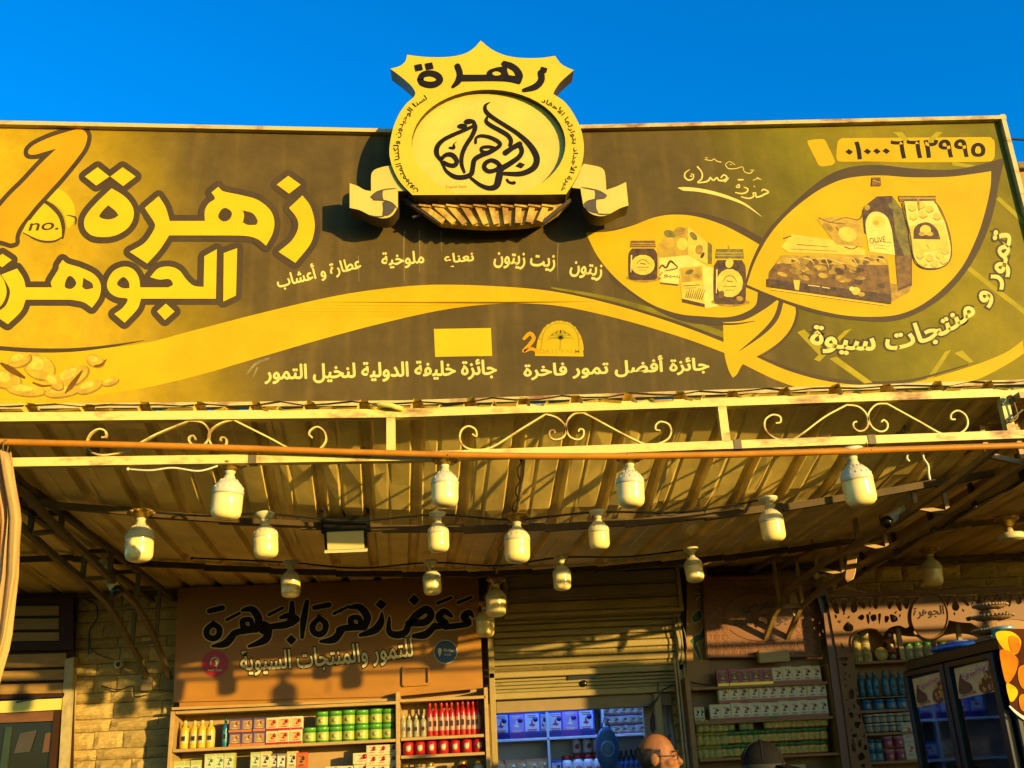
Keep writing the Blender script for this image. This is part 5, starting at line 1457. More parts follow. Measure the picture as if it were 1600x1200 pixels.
def board_shelf(T, S, a, b, depth, th=.024, mat=WOODL, name='shelf'):
    p, q = S(*a), S(*b)
    z = (p[2]+q[2])/2-th/2
    mb = MB(); mb.bbox(((p[0]+q[0])/2, p[1]+depth/2-.06, z), (q[0]-p[0], depth, th), .003); mb.build(name, mat, T)
    return z+th/2
def left_shelves():
    SY2 = 8.74
    S = planeY(SY2)
    k = lambda x, y: (260+x/3.077, 880+y/3.077)
    T = thing('wall_shelves', 'pale wooden wall shelves full of goods under the shop name board', 'shelves', atY(510, 1195, 8.85))
    xa, xb, xc = float(S(*k(40, 890))[0]), float(S(*k(1108, 850))[0]), float(S(*k(1530, 820))[0])
    zt = float(S(*k(560, 690))[2])
    for x, z1 in ((xa-.02, zt), (xb+.012, float(S(*k(1108, 620))[2])), (xc+.02, float(S(*k(1528, 600))[2]))):
        mb = MB(); mb.bbox((x, SY2+.08, z1/2+.1), (.032, .28, z1-.2), .003); mb.build('upright', WOODL, T)
    mb = MB(); mb.box(((xa+xc)/2, SY2+.23, 1.3), (xc-xa, .012, 2.0)); mb.build('back_board', M('shelf_back', (.44, .28, .12), .6, var=.1), T)
    z1 = board_shelf(T, S, k(40, 890), k(1104, 850), .28)
    mb = MB(); mb.bbox(((xa+xb)/2, SY2+.08, zt-.012), (xb-xa, .28, .024), .003); mb.build('shelf', WOODL, T)
    zt2 = float(S(*k(1320, 655))[2])
    mb = MB(); mb.bbox(((xb+xc)/2+.02, SY2+.08, zt2), (xc-xb, .28, .024), .003); mb.build('shelf', WOODL, T)
    r1 = board_shelf(T, S, k(1128, 840), k(1526, 822), .28)
    r2 = board_shelf(T, S, k(1128, 925), k(1530, 908), .28)
    for zz in (z1-.35, z1-.7, z1-1.05):
        mb = MB(); mb.bbox(((xa+xb)/2, SY2+.08, zz-.012), (xb-xa, .28, .024), .003); mb.build('shelf', WOODL, T)
    for zz in (r2-.2, r2-.5, r2-.8):
        mb = MB(); mb.bbox(((xb+xc)/2+.02, SY2+.08, zz-.012), (xc-xb, .28, .024), .003); mb.build('shelf', WOODL, T)
    def put(key, xs, z, label, cat, group, layers=1, lh=0, s=1.0, dy=.0):
        for L in range(layers if isinstance(layers, int) else 1):
            for x in xs:
                X = float(S(*k(x, 870 if z > 1.9 else 960))[0])
                place(key, (X+rnd.uniform(-.003, .003), SY2+.04+dy+rnd.uniform(-.006, .006), z+L*lh), label, cat, group, s, rnd.uniform(-.06, .06))
    put('yellow_bottle', (72, 117, 158, 197), z1, 'yellow shampoo bottle at the left end of the top shelf', 'bottle', 'yellow bottles on the top left shelf')
    put('teal_bottle', (272,), z1, 'slim teal bottle between the yellow bottles and the soap cartons', 'bottle', None)
    put('dark_box', (322, 381, 440), z1, 'dark plum soap carton beside the teal bottle', 'carton', 'dark soap cartons', 2, .106)
    put('red_white_box', (502, 560, 620), z1, 'white and red soap carton left of the green tubs', 'carton', 'white and red soap cartons', 2, .106)
    put('green_tub', (683, 745, 808, 873, 938, 1005, 1068), z1, 'shiny green tub in the lower layer of the top shelf', 'tub', 'green tubs of the lower layer')
    put('green_tub', (745, 808, 873, 938, 1005, 1068), z1+.119, 'shiny green tub in the upper layer of the top shelf', 'tub', 'green tubs of the upper layer')
    put('spray', (1137, 1168, 1202, 1237), r1, 'small clear spray bottle left of the red bottles', 'bottle', 'clear spray bottles')
    put('red_bottle', (1270, 1297, 1325, 1351, 1378, 1405, 1431, 1457, 1482, 1506), r1, 'slim red syrup bottle in the row beside the shutter', 'bottle', 'red syrup bottles')
    put('red_jar', (1162, 1218, 1275, 1333, 1388, 1447, 1502), r2, 'red jam jar with gilt lid in the row under the red bottles', 'jar', 'red jars in a row')
    z3 = r2-.2
    put('dark_jar', (1150,), z3, 'dark jam jar at the left of the lowest jar row', 'jar', None)
    put('white_jar', (1208, 1265, 1502), z3, 'milky white jar with gilt lid on the lowest jar row', 'jar', 'white jars under the red jars')
    put('red_jar', (1425,), z3, 'single red jar among white jars on the lowest jar row', 'jar', None)
    z2 = z1-.35
    for x, n in ((60, 1), (100, 1), (140, 1), (205, 2), (252, 2), (300, 2)):
        put('green_box', (x,), z2, 'pale green tea carton stacked under the yellow bottles', 'carton', 'pale green tea cartons', n, .151, (1, 1, 1.02) if n == 2 else (1, 1, 1.75))
    put('green_box', (345,), z2, 'single low green tea carton right of the tall green stacks', 'carton', None)
    put('green_box', (425,), z2, 'green tea carton in a double stack left of the cream cartons', 'carton', 'green cartons in a double stack', 2, .155)
    put('cream_box', (475,), z2, 'cream carton in the stack left of the grey cartons', 'carton', 'cream cartons left of the grey ones', 2, .152, (1, 1, 1.25))
    put('grey_box', (516, 545), z2+.15, 'grey carton on top of the cream cartons', 'carton', 'grey cartons')
    put('cream_box', (520, 560, 603), z2, 'cream carton in the low row under the grey cartons', 'carton', 'cream cartons in a low row', 1, 0, (1, 1, 1.24))
    put('cream_box', (603,), z2+.15, 'cream carton standing on the low cream row beside the red carton', 'carton', None, 1, 0, (1, 1, 1.2))
    put('red_box', (645, 695, 748), z2, 'orange red date carton in the low row', 'carton', 'orange red date cartons', 1, 0, (1, 1, 1.35))
    put('red_box', (650,), z2+.15, 'orange red date carton standing on the others of its kind', 'carton', None, 1, 0, (1, 1, 1.2))
    put('white_box', (800, 865), z2, 'eggshell carton in the stacks right of the red cartons', 'carton', 'eggshell cartons of the low stack', 2, .086, .95)
    put('white_box', (938,), z2, 'eggshell carton in the stack of three', 'carton', 'eggshell cartons of the middle stack', 3, .086)
    put('white_box', (988, 1035, 1082), z2, 'eggshell carton with red mark beside the upright', 'carton', 'eggshell cartons of the tall stacks', 4, .078, (.68, 1, .9))
left_shelves()

tub('can_red', 'food_can', .095, .036, C('can_red', (.46, .06, .02)), GRN, C('can_y', (.68, .46, .06)))
tub('can_yellow', 'food_can', .095, .036, C('can_mustard', (.42, .32, .04)), C('can_lid', (.36, .28, .04)), C('can_pale', (.48, .38, .08)))
tub('can_green', 'food_can', .095, .036, C('can_green', (.07, .16, .03)), C('can_glid', (.05, .22, .03)), C('can_lime', (.36, .34, .06)))
carton('tea_red', 'tea_carton', .093, .07, .135, REDG, C('dkred', (.16, .01, .01)), CRM, GLS)
carton('tea_white', 'tea_carton', .088, .07, .135, C('offwhite', (.74, .58, .36)), C('offwhite2', (.84, .70, .46)), C('brownmark', (.08, .04, .02)), C('rosebrown', (.46, .08, .05)))
jar('small_jar', 'spice_jar', .10, .03, C('dkgreen', (.04, .07, .02)), C('steel_lid', (.45, .42, .34), .3, metal=.7), CRM)
def right_shelves():
    SY2 = 8.72
    S = planeY(SY2)
    k = lambda x, y: (1060+x/3.53, 860+y/3.53)
    T = thing('wall_shelves', 'wooden wall shelves of cartons and cans right of the shop door', 'shelves', atY(1190, 1198, 8.85))
    lines = [((65, 757), (812, 727)), ((85, 947), (842, 917)), ((108, 1150), (876, 1114))]
    zs = []
    for a, b in lines: zs.append(board_shelf(T, S, k(*a), k(*b), .26, .022, WOOD))
    xa, xb = float(S(*k(85, 947))[0])-.03, float(S(*k(842, 917))[0])+.03
    for x, zt in ((xa, float(S(*k(40, 705))[2])), (xb, float(S(*k(812, 630))[2]))):
        mb = MB(); mb.bbox((x, SY2+.07, zt/2), (.04, .27, zt), .003); mb.build('upright', WOOD, T)
    for x in (xa-.05, xa-.075):
        mb = MB(); mb.bbox((x, SY2+.02, 1.2), (.014, .03, 2.4), .002); mb.build('trim_strip', WOODL, T)
    mb = MB(); mb.box(((xa+xb)/2, SY2+.21, 1.3), (xb-xa, .01, 2.3)); mb.build('back_board', WOOD, T)
    for d in (.33, .66, 1.0):
        mb = MB(); mb.bbox(((xa+xb)/2, SY2+.07, zs[2]-d), (xb-xa, .26, .022), .003); mb.build('shelf', WOOD, T)
    def put(key, xs, z, yref, label, cat, group, layers=1, lh=0, s=1.0):
        for L in range(layers):
            for x in xs:
                X = float(S(*k(x, yref))[0])
                place(key, (X+rnd.uniform(-.002, .002), SY2+.03+rnd.uniform(-.005, .005), z+L*lh), label, cat, group, s, rnd.uniform(-.05, .05))
    put('tea_red', (245, 308, 368, 428, 487), zs[0], 700, 'bright red tea carton on the top right shelf', 'carton', 'red tea cartons')
    put('tea_white', (548, 602, 655, 708, 760), zs[0], 690, 'white tea carton on the top right shelf beside the red ones', 'carton', 'white tea cartons on the top shelf')
    put('tea_white', (205, 262, 318, 372, 427, 480, 532, 585, 640, 692, 745, 800), zs[1], 890, 'white tea carton, lower row of the second right shelf', 'carton', 'white tea cartons of the lower row')
    put('tea_white', (250, 305, 360, 415, 470, 520, 573, 627, 680, 737, 790), zs[1]+.137, 800, 'white tea carton, upper row of the second right shelf', 'carton', 'white tea cartons of the upper row')
    put('cream_box', (100, 126), zs[1], 900, 'small tan carton at the left end of the second right shelf', 'carton', 'small tan cartons', 1, 0, (.6, 1, 1))
    for L in range(3):
        xs = [118+34.6*i for i in range(21)]
        for i, x in enumerate(xs):
            if L == 2 and i in (6, 9, 10): continue
            y = i < (5 if L else 4)
            g = (not y) and rnd.random() < .22 and i < 12
            lay = ('bottom', 'middle', 'top')[L]
            key, cl = ('can_yellow', 'mustard yellow') if y else ('can_green', 'green') if g else ('can_red', 'red and yellow')
            put(key, (x,), zs[2]+L*.1, 1120-80*L, f'{cl} can, {lay} layer of the right shelf', 'can', f'{cl} cans of the {lay} layer')
    put('small_jar', [125+33*i for i in range(22)], zs[2]-.32, 1200, 'small jar low on the right shelves', 'jar', 'small jars on the low right shelf', 2, .101)
    mb = MB(); p = S(*k(590, 1160)); mb.bbox((p[0], SY2-.02, zs[2]-.1), (.3, .02, .045), .003); tag(mb.build('price_strip', CRM), 'pale price strip hanging under the third right shelf', 'price strip')
right_shelves()

# ------------------------------------------------------------------ carved arch with goods behind
def carved_arch():
    AY = 8.60
    S = planeY(AY)
    z = (3.75, 1280, 880)
    k = lambda x, y: (1280+x/3.75, 880+y/3.75)
    AR = M('arch_board', (.22, .095, .022), .5, var=.14, scale=4, spec=.3)
    T = thing('carved_arch', 'fretwork wooden arch front with a round medallion over shelves of goods', 'arch', atY(1330, 1195, AY))
    tr = lambda s: trace(s, *z)
    outer = tr('45,195* 620,176* 1195,158* 1330,154* 1330,420* 1250,350 1140,330 1040,345* 960,395* 890,350* 820,345 740,330* 640,345 545,350* 510,380 470,365 420,375 390,400 375,425* 340,395 290,385 230,400 195,440 190,490 205,560* 240,860* 275,1000* 305,1170* 310,1230* 195,1230* 105,540*')
    holes = ['75,240 100,232 118,290 92,292', '125,225 160,222 150,285 138,285', '190,240 215,230 222,275 200,292 185,275', '225,215 250,222 270,250 262,268 240,250', '250,213* 300,210* 300,240*', '310,208* 345,207* 340,265 320,262', '350,206* 390,205* 362,240*',
             '400,245 430,205 440,215 415,270', '450,240 470,230 485,270 470,280', '495,215 525,210 525,255 512,270 498,255', '225,320 250,300 265,315 250,335', '300,310 330,300 335,330 310,340', '345,300 362,298 352,360', '385,310 410,315 400,345 385,345', '415,300 450,310 460,335 425,345', '275,305 290,300 295,345 285,355',
             '730,205 765,202 750,260 738,240', '780,240 800,225 822,255 805,280 780,268', '822,200 840,198 880,245 865,250', '870,198* 905,196* 905,215*', '912,196* 945,194* 942,245 925,250', '955,193* 990,192* 968,225*', '1005,215 1030,190 1035,205 1015,240', '1045,210 1060,200 1065,235 1050,235', '1095,195 1125,192 1120,250 1105,250', '1150,200 1175,195 1185,230 1160,240',
             '1205,200 1230,195 1225,250 1210,245', '860,320 890,312 895,330 870,340', '90,300 105,310 95,325', '105,340 125,335 120,352', '140,375 165,345 185,355 200,372 195,395 170,400 150,395', '125,460* 150,500* 130,500*', '120,555 165,552 160,570 125,572', '125,580 165,590 150,605', '130,640 160,640 150,665', '165,760* 190,735 205,760 200,790 180,795',
             '195,830 210,832 205,855', '215,800 235,805 230,835', '175,880 195,875 198,905 180,905', '225,885 245,890 240,912', '205,930* 245,930* 232,965* 212,968*', '190,1000* 220,998* 222,1020* 196,1022*', '235,1005* 268,1002* 270,1025*', '190,1065 205,1050 215,1100 200,1105', '228,1045 245,1035 245,1075 232,1075', '262,1070 278,1065 282,1090 266,1095', '225,1130 250,1110 268,1130 262,1150 235,1155', '245,1180 268,1178 266,1200 248,1200']
    hp = [tr(h) for h in holes]
    cen = [np.mean(np.array(h), axis=0) for h in hp]+[np.array(k(648, 310))]
    rf = random.Random(8)
    for yy in (222, 262, 300, 322):
        for i in range(46):
            x = 70+25*i+rf.uniform(-3, 3); y = yy-.03*x+rf.uniform(-3, 3)
            if yy > 290 and not (80 < x < 500 or 780 < x < 1100): continue
            c = np.array(k(x, y))
            if min(np.linalg.norm(c-q)-(0 if j < len(cen)-1 else 27) for j, q in enumerate(cen)) < 8.2: continue
            h = ell(c[0], c[1], 1.4, 2.8, 7, rot=rf.uniform(-.7, .7)); hp.append(h); cen.append(c)
    for i in range(30):
        y = 560+20*i; x = 112+(y-540)*.135+rf.choice((18, 48, 78)); c = np.array(k(x, y))
        if min(np.linalg.norm(c-q) for q in cen) < 8.0: continue
        hp.append(ell(c[0], c[1], 1.3, 2.6, 7, rot=rf.uniform(-.8, .8))); cen.append(c)
    mb = MB(); fill(mb, S, [outer]+hp, 0, 0, .022); mb.build('fretwork', AR, T)
    med = [np.array(k(*p)) for p in ell(648, 310, 108, 133, 40)]
    mb = MB(); fill(mb, S, [med], .014, 0, .013); md = mb.build('medallion', AR, T)
    ring = [S(*p, .02) for p in med]
    mb = MB(); mb.tube(ring, .006, 6, closed=True); link('medallion_rim', mb.mesh('medallion_rim', AR, wloc(md)), md)
    mb = MB(); write(mb, S, 'الجوهرة', [k(556, 330), k(735, 316)], 19, .018, .014); link('medallion_name', mb.mesh('medallion_name', BLACK, wloc(md)), md)
    mb = MB(); mb.bar(S(*k(40, 193)), S(*k(1330, 152)), .03, .03); mb.build('top_moulding', AR, T)
    for pts in (tr('190,520* 188,440 230,395 290,380 345,392 375,425*'),):
        mb = MB(); mb.tube([S(*p, .01) for p in pts[:-6]], .006, 6); mb.build('arch_edging', AR, T)
    # shelves behind
    SY2 = 8.78; S2 = planeY(SY2)
    U = thing('wall_shelves', 'shelves behind the carved arch with tubs and teal bottles', 'shelves', atY(1400, 1195, 8.9))
    xa, xb = float(S2(*k(215, 900))[0]), 5.6
    mb = MB(); mb.box(((xa+xb)/2, 8.96, 1.5), (xb-xa, .01, 2.6)); mb.build('back_board', WOOD, U)
    zs = {}
    for nm, a in (('a', (360, 572)), ('b', (390, 857)), ('b2', (370, 778)), ('c', (410, 990)), ('d', (430, 1157)), ('e', (450, 1290))):
        zv = float(S2(*k(*a))[2]); zs[nm] = zv
        mb = MB(); mb.bbox(((xa+xb)/2, SY2+.07, zv-.011), (xb-xa, .2, .022 if nm != 'b2' else .008), .003); mb.build('shelf', WOOD, U)
    for x, ya, yb in ((490, 375, 565), (845, 345, 560)):
        p = S2(*k(x, yb)); q = S2(*k(x, ya)); mb = MB(); mb.bbox((p[0], SY2+.0, (p[2]+q[2])/2), (.04, .03, q[2]-p[2]), .003); mb.build('upright', WOODL, U)
    def put(key, xs, z, yref, label, cat, group, layers=1, lh=0, s=1.0):
        for L in range(layers):
            for x in xs:
                X = float(S2(*k(x, yref))[0])
                place(key, (X+rnd.uniform(-.003, .003), SY2+.03+rnd.uniform(-.005, .005), z+L*lh), label, cat, group, s, rnd.uniform(-.05, .05))
    tub('cream_tub', 'cosmetic_tub', .075, .040, CRM, C('cream_lid', (.56, .47, .26)), C('cream_lab', (.48, .36, .12)))
    tub('amber_tub', 'honey_tub', .085, .046, C('amber', (.20, .05, .012)), C('rust_lid', (.36, .07, .02)), DRK)
    jar('green_lid_jar', 'herb_jar', .13, .042, C('pale_jar', (.36, .34, .20)), GRN, C('jar_lab', (.50, .46, .32)))
    bottle('blue_bottle', 'shampoo_bottle', .20, .026, TEAL, C('teal2', (.012, .12, .13)), C('teal3', (.012, .18, .26)))
    tub('blue_tub', 'cosmetic_tub', .10, .048, C('sky', (.014, .12, .30)), C('sky_lid', (.02, .18, .34)), C('sky_lab', (.05, .24, .36)))
    tub('brown_jar', 'cream_jar', .072, .036, DRK, C('lid_white', (.56, .52, .42)), C('greylab', (.36, .32, .28)))
    tub('teal_tub', 'cosmetic_tub', .085, .036, C('teal4', (.02, .16, .18)), C('teal5', (.01, .09, .12)), C('teal6', (.08, .24, .24)))
    tub('pink_tub', 'cosmetic_tub', .10, .048, PNK, C('pinklid', (.52, .22, .26)), C('pinklab', (.42, .05, .12)))
    carton('pink_box', 'soap_carton', .09, .07, .14, C('blush', (.60, .50, .44)), WHT, PNK)
    put('cream_tub', (230,), zs['a'], 540, 'cream cosmetic tub in the left stack inside the arch', 'tub', 'cream tubs of the left stack', 4, .076)
    put('cream_tub', (285,), zs['a'], 540, 'cream cosmetic tub in the taller stack beside the yellow lid', 'tub', 'cream tubs of the second stack', 4, .076, 1.05)
    put('amber_tub', (430,), zs['a'], 540, 'dark amber tub with rust red lid in one stack', 'tub', 'amber tubs in a stack', 3, .086)
    p = S2(*k(365, 525)); D = thing('yellow_lid', 'round yellow lid leaning inside the arch', 'lid', (p[0], p[1]+.02, zs['a']))
    mb = MB(); mb.tube([(p[0], p[1]+.0, zs['a']+.055), (p[0], p[1]+.014, zs['a']+.055)], .055, 24); mb.build('disc', CRM, D)
    mb = MB(); mb.tube([(p[0]+.05*math.cos(t), p[1]-.002, zs['a']+.055+.05*math.sin(t)) for t in np.linspace(0, 2*math.pi, 24)[:-1]], .004, 5, closed=True); mb.build('rim', YLW, D)
    put('green_lid_jar', (530, 586, 645, 735, 800), zs['a'], 520, 'herb jar with green lid in the row under the medallion', 'jar', 'green lidded jars', 1, 0, 1.05)
    put('green_lid_jar', (886, 945), zs['a'], 520, 'herb jar right of the second upright behind the baskets', 'jar', 'herb jars behind the baskets', 1, 0, 1.05)
    put('blue_bottle', (252, 296, 340, 394, 440, 486, 530), zs['b2'], 720, 'teal shampoo bottle in the row above the blue tubs', 'bottle', 'teal shampoo bottles')
    put('blue_tub', (282, 352, 428, 492), zs['b'], 820, 'glossy blue cosmetic tub under the teal bottles', 'tub', 'blue tubs', 1, 0, .82)
    put('brown_jar', (300, 345, 388, 435, 485, 528), zs['c'], 970, 'dark jar with white lid behind the arch', 'jar', 'dark jars with white lids', 2, .073)
    put('teal_tub', (314, 358), zs['d'], 1120, 'small teal tub beside the pink tubs', 'tub', 'small teal tubs', 2, .086)
    put('pink_tub', (420, 485), zs['d'], 1120, 'pink cosmetic tub behind the refrigerator', 'tub', 'pink tubs', 2, .101, .85)
    put('pink_box', (537,), zs['d'], 1120, 'white and pink carton in the stack of two beside the refrigerator', 'carton', 'white and pink cartons', 2, .141)
    put('teal_tub', (330, 372, 415, 460, 505), zs['e'], 1240, 'teal tub on the lowest shelf behind the arch', 'tub', 'teal tubs on the lowest shelf')
carved_arch()

# ------------------------------------------------------------------ goods in the lit room
def room():
    RY = 10.2
    S = planeY(RY)
    k = lambda x, y: (740+x/3.53, 860+y/3.53)
    WS = M('white_shelf', (.55, .56, .60), .4, var=.05)
    T = thing('room_shelves', 'white shelves in the blue lit room behind the shop door', 'shelves', S(*k(500, 1195)))
    xa, xb = float(S(*k(90, 1040))[0])-.3, float(S(*k(960, 1010))[0])+.5
    z1 = float(S(*k(450, 1030))[2])
    for d in (0, -.36, -.72): mb = MB(); mb.bbox(((xa+xb)/2, RY+.1, z1+d-.012), (xb-xa, .32, .024), .003); mb.build('shelf', WS, T)
    zt = 2.85
    for x in (405, 712):
        X = float(S(*k(x, 950))[0]); mb = MB(); mb.bbox((X, RY+.1, zt/2), (.024, .32, zt), .003); mb.build('upright', WS, T)
    mb = MB(); mb.box(((xa+xb)/2, RY+.27, 1.5), (xb-xa, .01, 2.7)); mb.build('back_board', WS, T)
    for zz in (z1+.33,): mb = MB(); mb.bbox(((xa+xb)/2, RY+.1, zz), (xb-xa, .32, .02), .003); mb.build('shelf', WS, T)
    LM = M('led_tube', (.14, .34, 1.0), .5, emit=130.0, keep=True)
    for X in (.35, 1.15):
        L = thing('led_tube', 'cold white LED tube over the %s room shelves' % ('left' if X < .8 else 'right'), 'lamp', (X, RY-.35, 2.72))
        mb = MB(); mb.tube([(X-.35, RY-.35, 2.72), (X+.35, RY-.35, 2.72)], .015, 8); mb.build('tube', LM, L)
        mb = MB(); mb.box((X, RY-.35, 2.76), (.74, .04, .04)); mb.build('batten', WS, L)
    carton('blue_pack', 'nappy_pack', .17, .12, .255, C('pack_blue', (.02, .07, .45)), C('pack_white', (.55, .58, .7)), C('pack_red', (.4, .04, .08)), C('pack_navy', (.015, .02, .16)))
    carton('purple_pack', 'nappy_pack', .17, .12, .255, C('pack_purple', (.16, .05, .40)), C('pack_lilac', (.40, .26, .6)), WHT, C('pack_plum', (.10, .02, .2)))
    carton('orange_bag', 'coffee_bag', .12, .08, .18, C('bag_orange', (.46, .20, .12)), C('bag_face', (.52, .27, .18)), WHT)
    carton('mini_box', 'medicine_carton', .10, .08, .085, C('mini', (.32, .34, .5)), C('mini_y', (.42, .42, .34)), NVY, C('mini_r', (.3, .08, .1)))
    jar('milk_bottle', 'milk_bottle', .2, .055, C('milkb', (.60, .58, .60)), C('milkcap', (.4, .02, .04)), C('milklab', (.4, .05, .1)))
    bottle('dark_bottle', 'oil_bottle', .20, .028, C('inky', (.012, .015, .03)), DRK, C('ink_lab', (.02, .10, .3)))
    def put(key, xs, z, label, cat, group, layers=1, lh=0, s=1.0):
        for L in range(layers):
            for x in xs:
                X = float(S(*k(x, 1000 if z > z1-.1 else 1150))[0])
                place(key, (X, RY+.03+rnd.uniform(-.006, .006), z+L*lh), label, cat, group, s, rnd.uniform(-.05, .05))
    put('blue_pack', (160, 325, 455, 620), z1, 'blue and white soft pack on the upper lit shelf', 'pack', 'blue soft packs')
    put('purple_pack', (240, 535), z1, 'purple and white soft pack on the upper lit shelf', 'pack', 'purple soft packs')
    put('blue_pack', (382,), z1, 'slim blue pack against the white upright', 'pack', None, 1, 0, (.5, 1, .95))
    put('mini_box', (738, 785, 832, 878, 920), z1, 'small pale medicine carton on the right lit shelf', 'carton', 'medicine cartons', 3, .086, .9)
    put('orange_bag', (150, 205, 262, 320, 376), z1-.36, 'terracotta coffee bag on the lower lit shelf', 'bag', 'terracotta coffee bags')
    put('milk_bottle', (515, 575, 632, 688), z1-.36, 'white milk bottle with red cap on the lower lit shelf', 'bottle', 'white milk bottles')
    put('blue_pack', (455,), z1-.36, 'small blue pack left of the milk bottles', 'pack', None, 1, 0, .6)
    put('milk_bottle', (575, 632, 688), z1-.36+.21, 'white milk bottle on the upper layer of the lower lit shelf', 'bottle', 'white milk bottles of the upper layer', 1, 0, .8)
    put('orange_bag', (150, 205, 262, 320, 376), z1-.36-.36, 'terracotta coffee bag on the lowest lit shelf', 'bag', 'terracotta coffee bags of the lowest shelf')
    put('mini_box', (738, 785, 832, 878, 920), z1+.26, 'small medicine carton on the topmost layer of the right lit shelf', 'carton', 'medicine cartons of the topmost layer', 1, 0, .9)
    put('dark_bottle', [790+28*i for i in range(6)], z1-.36, 'dark bottle with blue label on the lower lit shelf', 'bottle', 'dark blue labelled bottles', 1, 0, 1.1)
    # blue bag hanging in the doorway
    p = atY(*k(737, 1095), 9.6)
    B = thing('blue_bag', 'blue rounded bag with a ring emblem hanging inside the door', 'bag', p)
    mb = MB(); mb.ball(p, (.105, .05, .19), 20, 12); mb.build('body', C('bag_blue', (.02, .10, .26)), B)
    mb = MB(); mb.tube([p+np.array((.055*math.cos(t), -.047, .06*math.sin(t))) for t in np.linspace(0, 2*math.pi, 24)[:-1]], .008, 6, closed=True); mb.build('emblem_ring', C('ring_blue', (.10, .28, .5)), B)
    mb = MB(); mb.tube([p+np.array((-.04, 0, .17)), p+np.array((0, 0, .28)), p+np.array((.04, 0, .17))], .008, 6); mb.build('handle', C('bag_blue', (0, 0, 0)), B)
    q = atY(*k(1010, 960), 9.15)
    W = thing('door_leaf', 'pale pink door leaf with a pointed ornament standing open at right', 'door', (q[0], 9.2, .15))
    mb = MB(); mb.bbox((q[0]+.01, 9.3, 1.14), (.20, .045, 1.98), .006); mb.build('leaf', M('pale_pink', (.50, .38, .34), .5), W)
    c = atY(*k(990, 945), 9.27)
    mb = MB(); fill(mb, planeY(9.272), [[np.array(k(*t)) for t in ((988, 885), (1005, 930), (1003, 985), (988, 1010), (974, 985), (973, 930))]], 0, 0, .006); mb.build('ornament', M('maroon_paint', (.16, .02, .05), .5), W)
room()

# ------------------------------------------------------------------ refrigerator
def glass_mat(name, tint=(.9, .95, .9), amt=.12):
    m = bpy.data.materials.new(name); m.use_nodes = True
    n, l = m.node_tree.nodes, m.node_tree.links
    n.remove(n['Principled BSDF'])
    tr = n.new('ShaderNodeBsdfTransparent'); tr.inputs[0].default_value = (*tint, 1)
    gl = n.new('ShaderNodeBsdfGlossy'); gl.inputs['Roughness'].default_value = .03
    fr = n.new('ShaderNodeFresnel'); fr.inputs['IOR'].default_value = 1.5
    no = n.new('ShaderNodeTexNoise'); no.inputs['Scale'].default_value = 3
    ad = n.new('ShaderNodeMath'); ad.operation = 'MULTIPLY_ADD'; ad.inputs[1].default_value = 1.0; ad.inputs[2].default_value = amt*.4
    mx = n.new('ShaderNodeMixShader')
    l.new(fr.outputs[0], ad.inputs[0]); l.new(ad.outputs[0], mx.inputs[0]); l.new(tr.outputs[0], mx.inputs[1]); l.new(gl.outputs[0], mx.inputs[2])
    bp = n.new('ShaderNodeBump'); bp.inputs['Strength'].default_value = .02; l.new(no.outputs['Fac'], bp.inputs['Height']); l.new(bp.outputs[0], gl.inputs['Normal'])
    l.new(mx.outputs[0], n['Material Output'].inputs['Surface'])
    return m
GLASS = glass_mat('door_glass')
FX, FY0, FY1, FZ, FD = 2.51, 4.97, 6.15, 2.085, .72
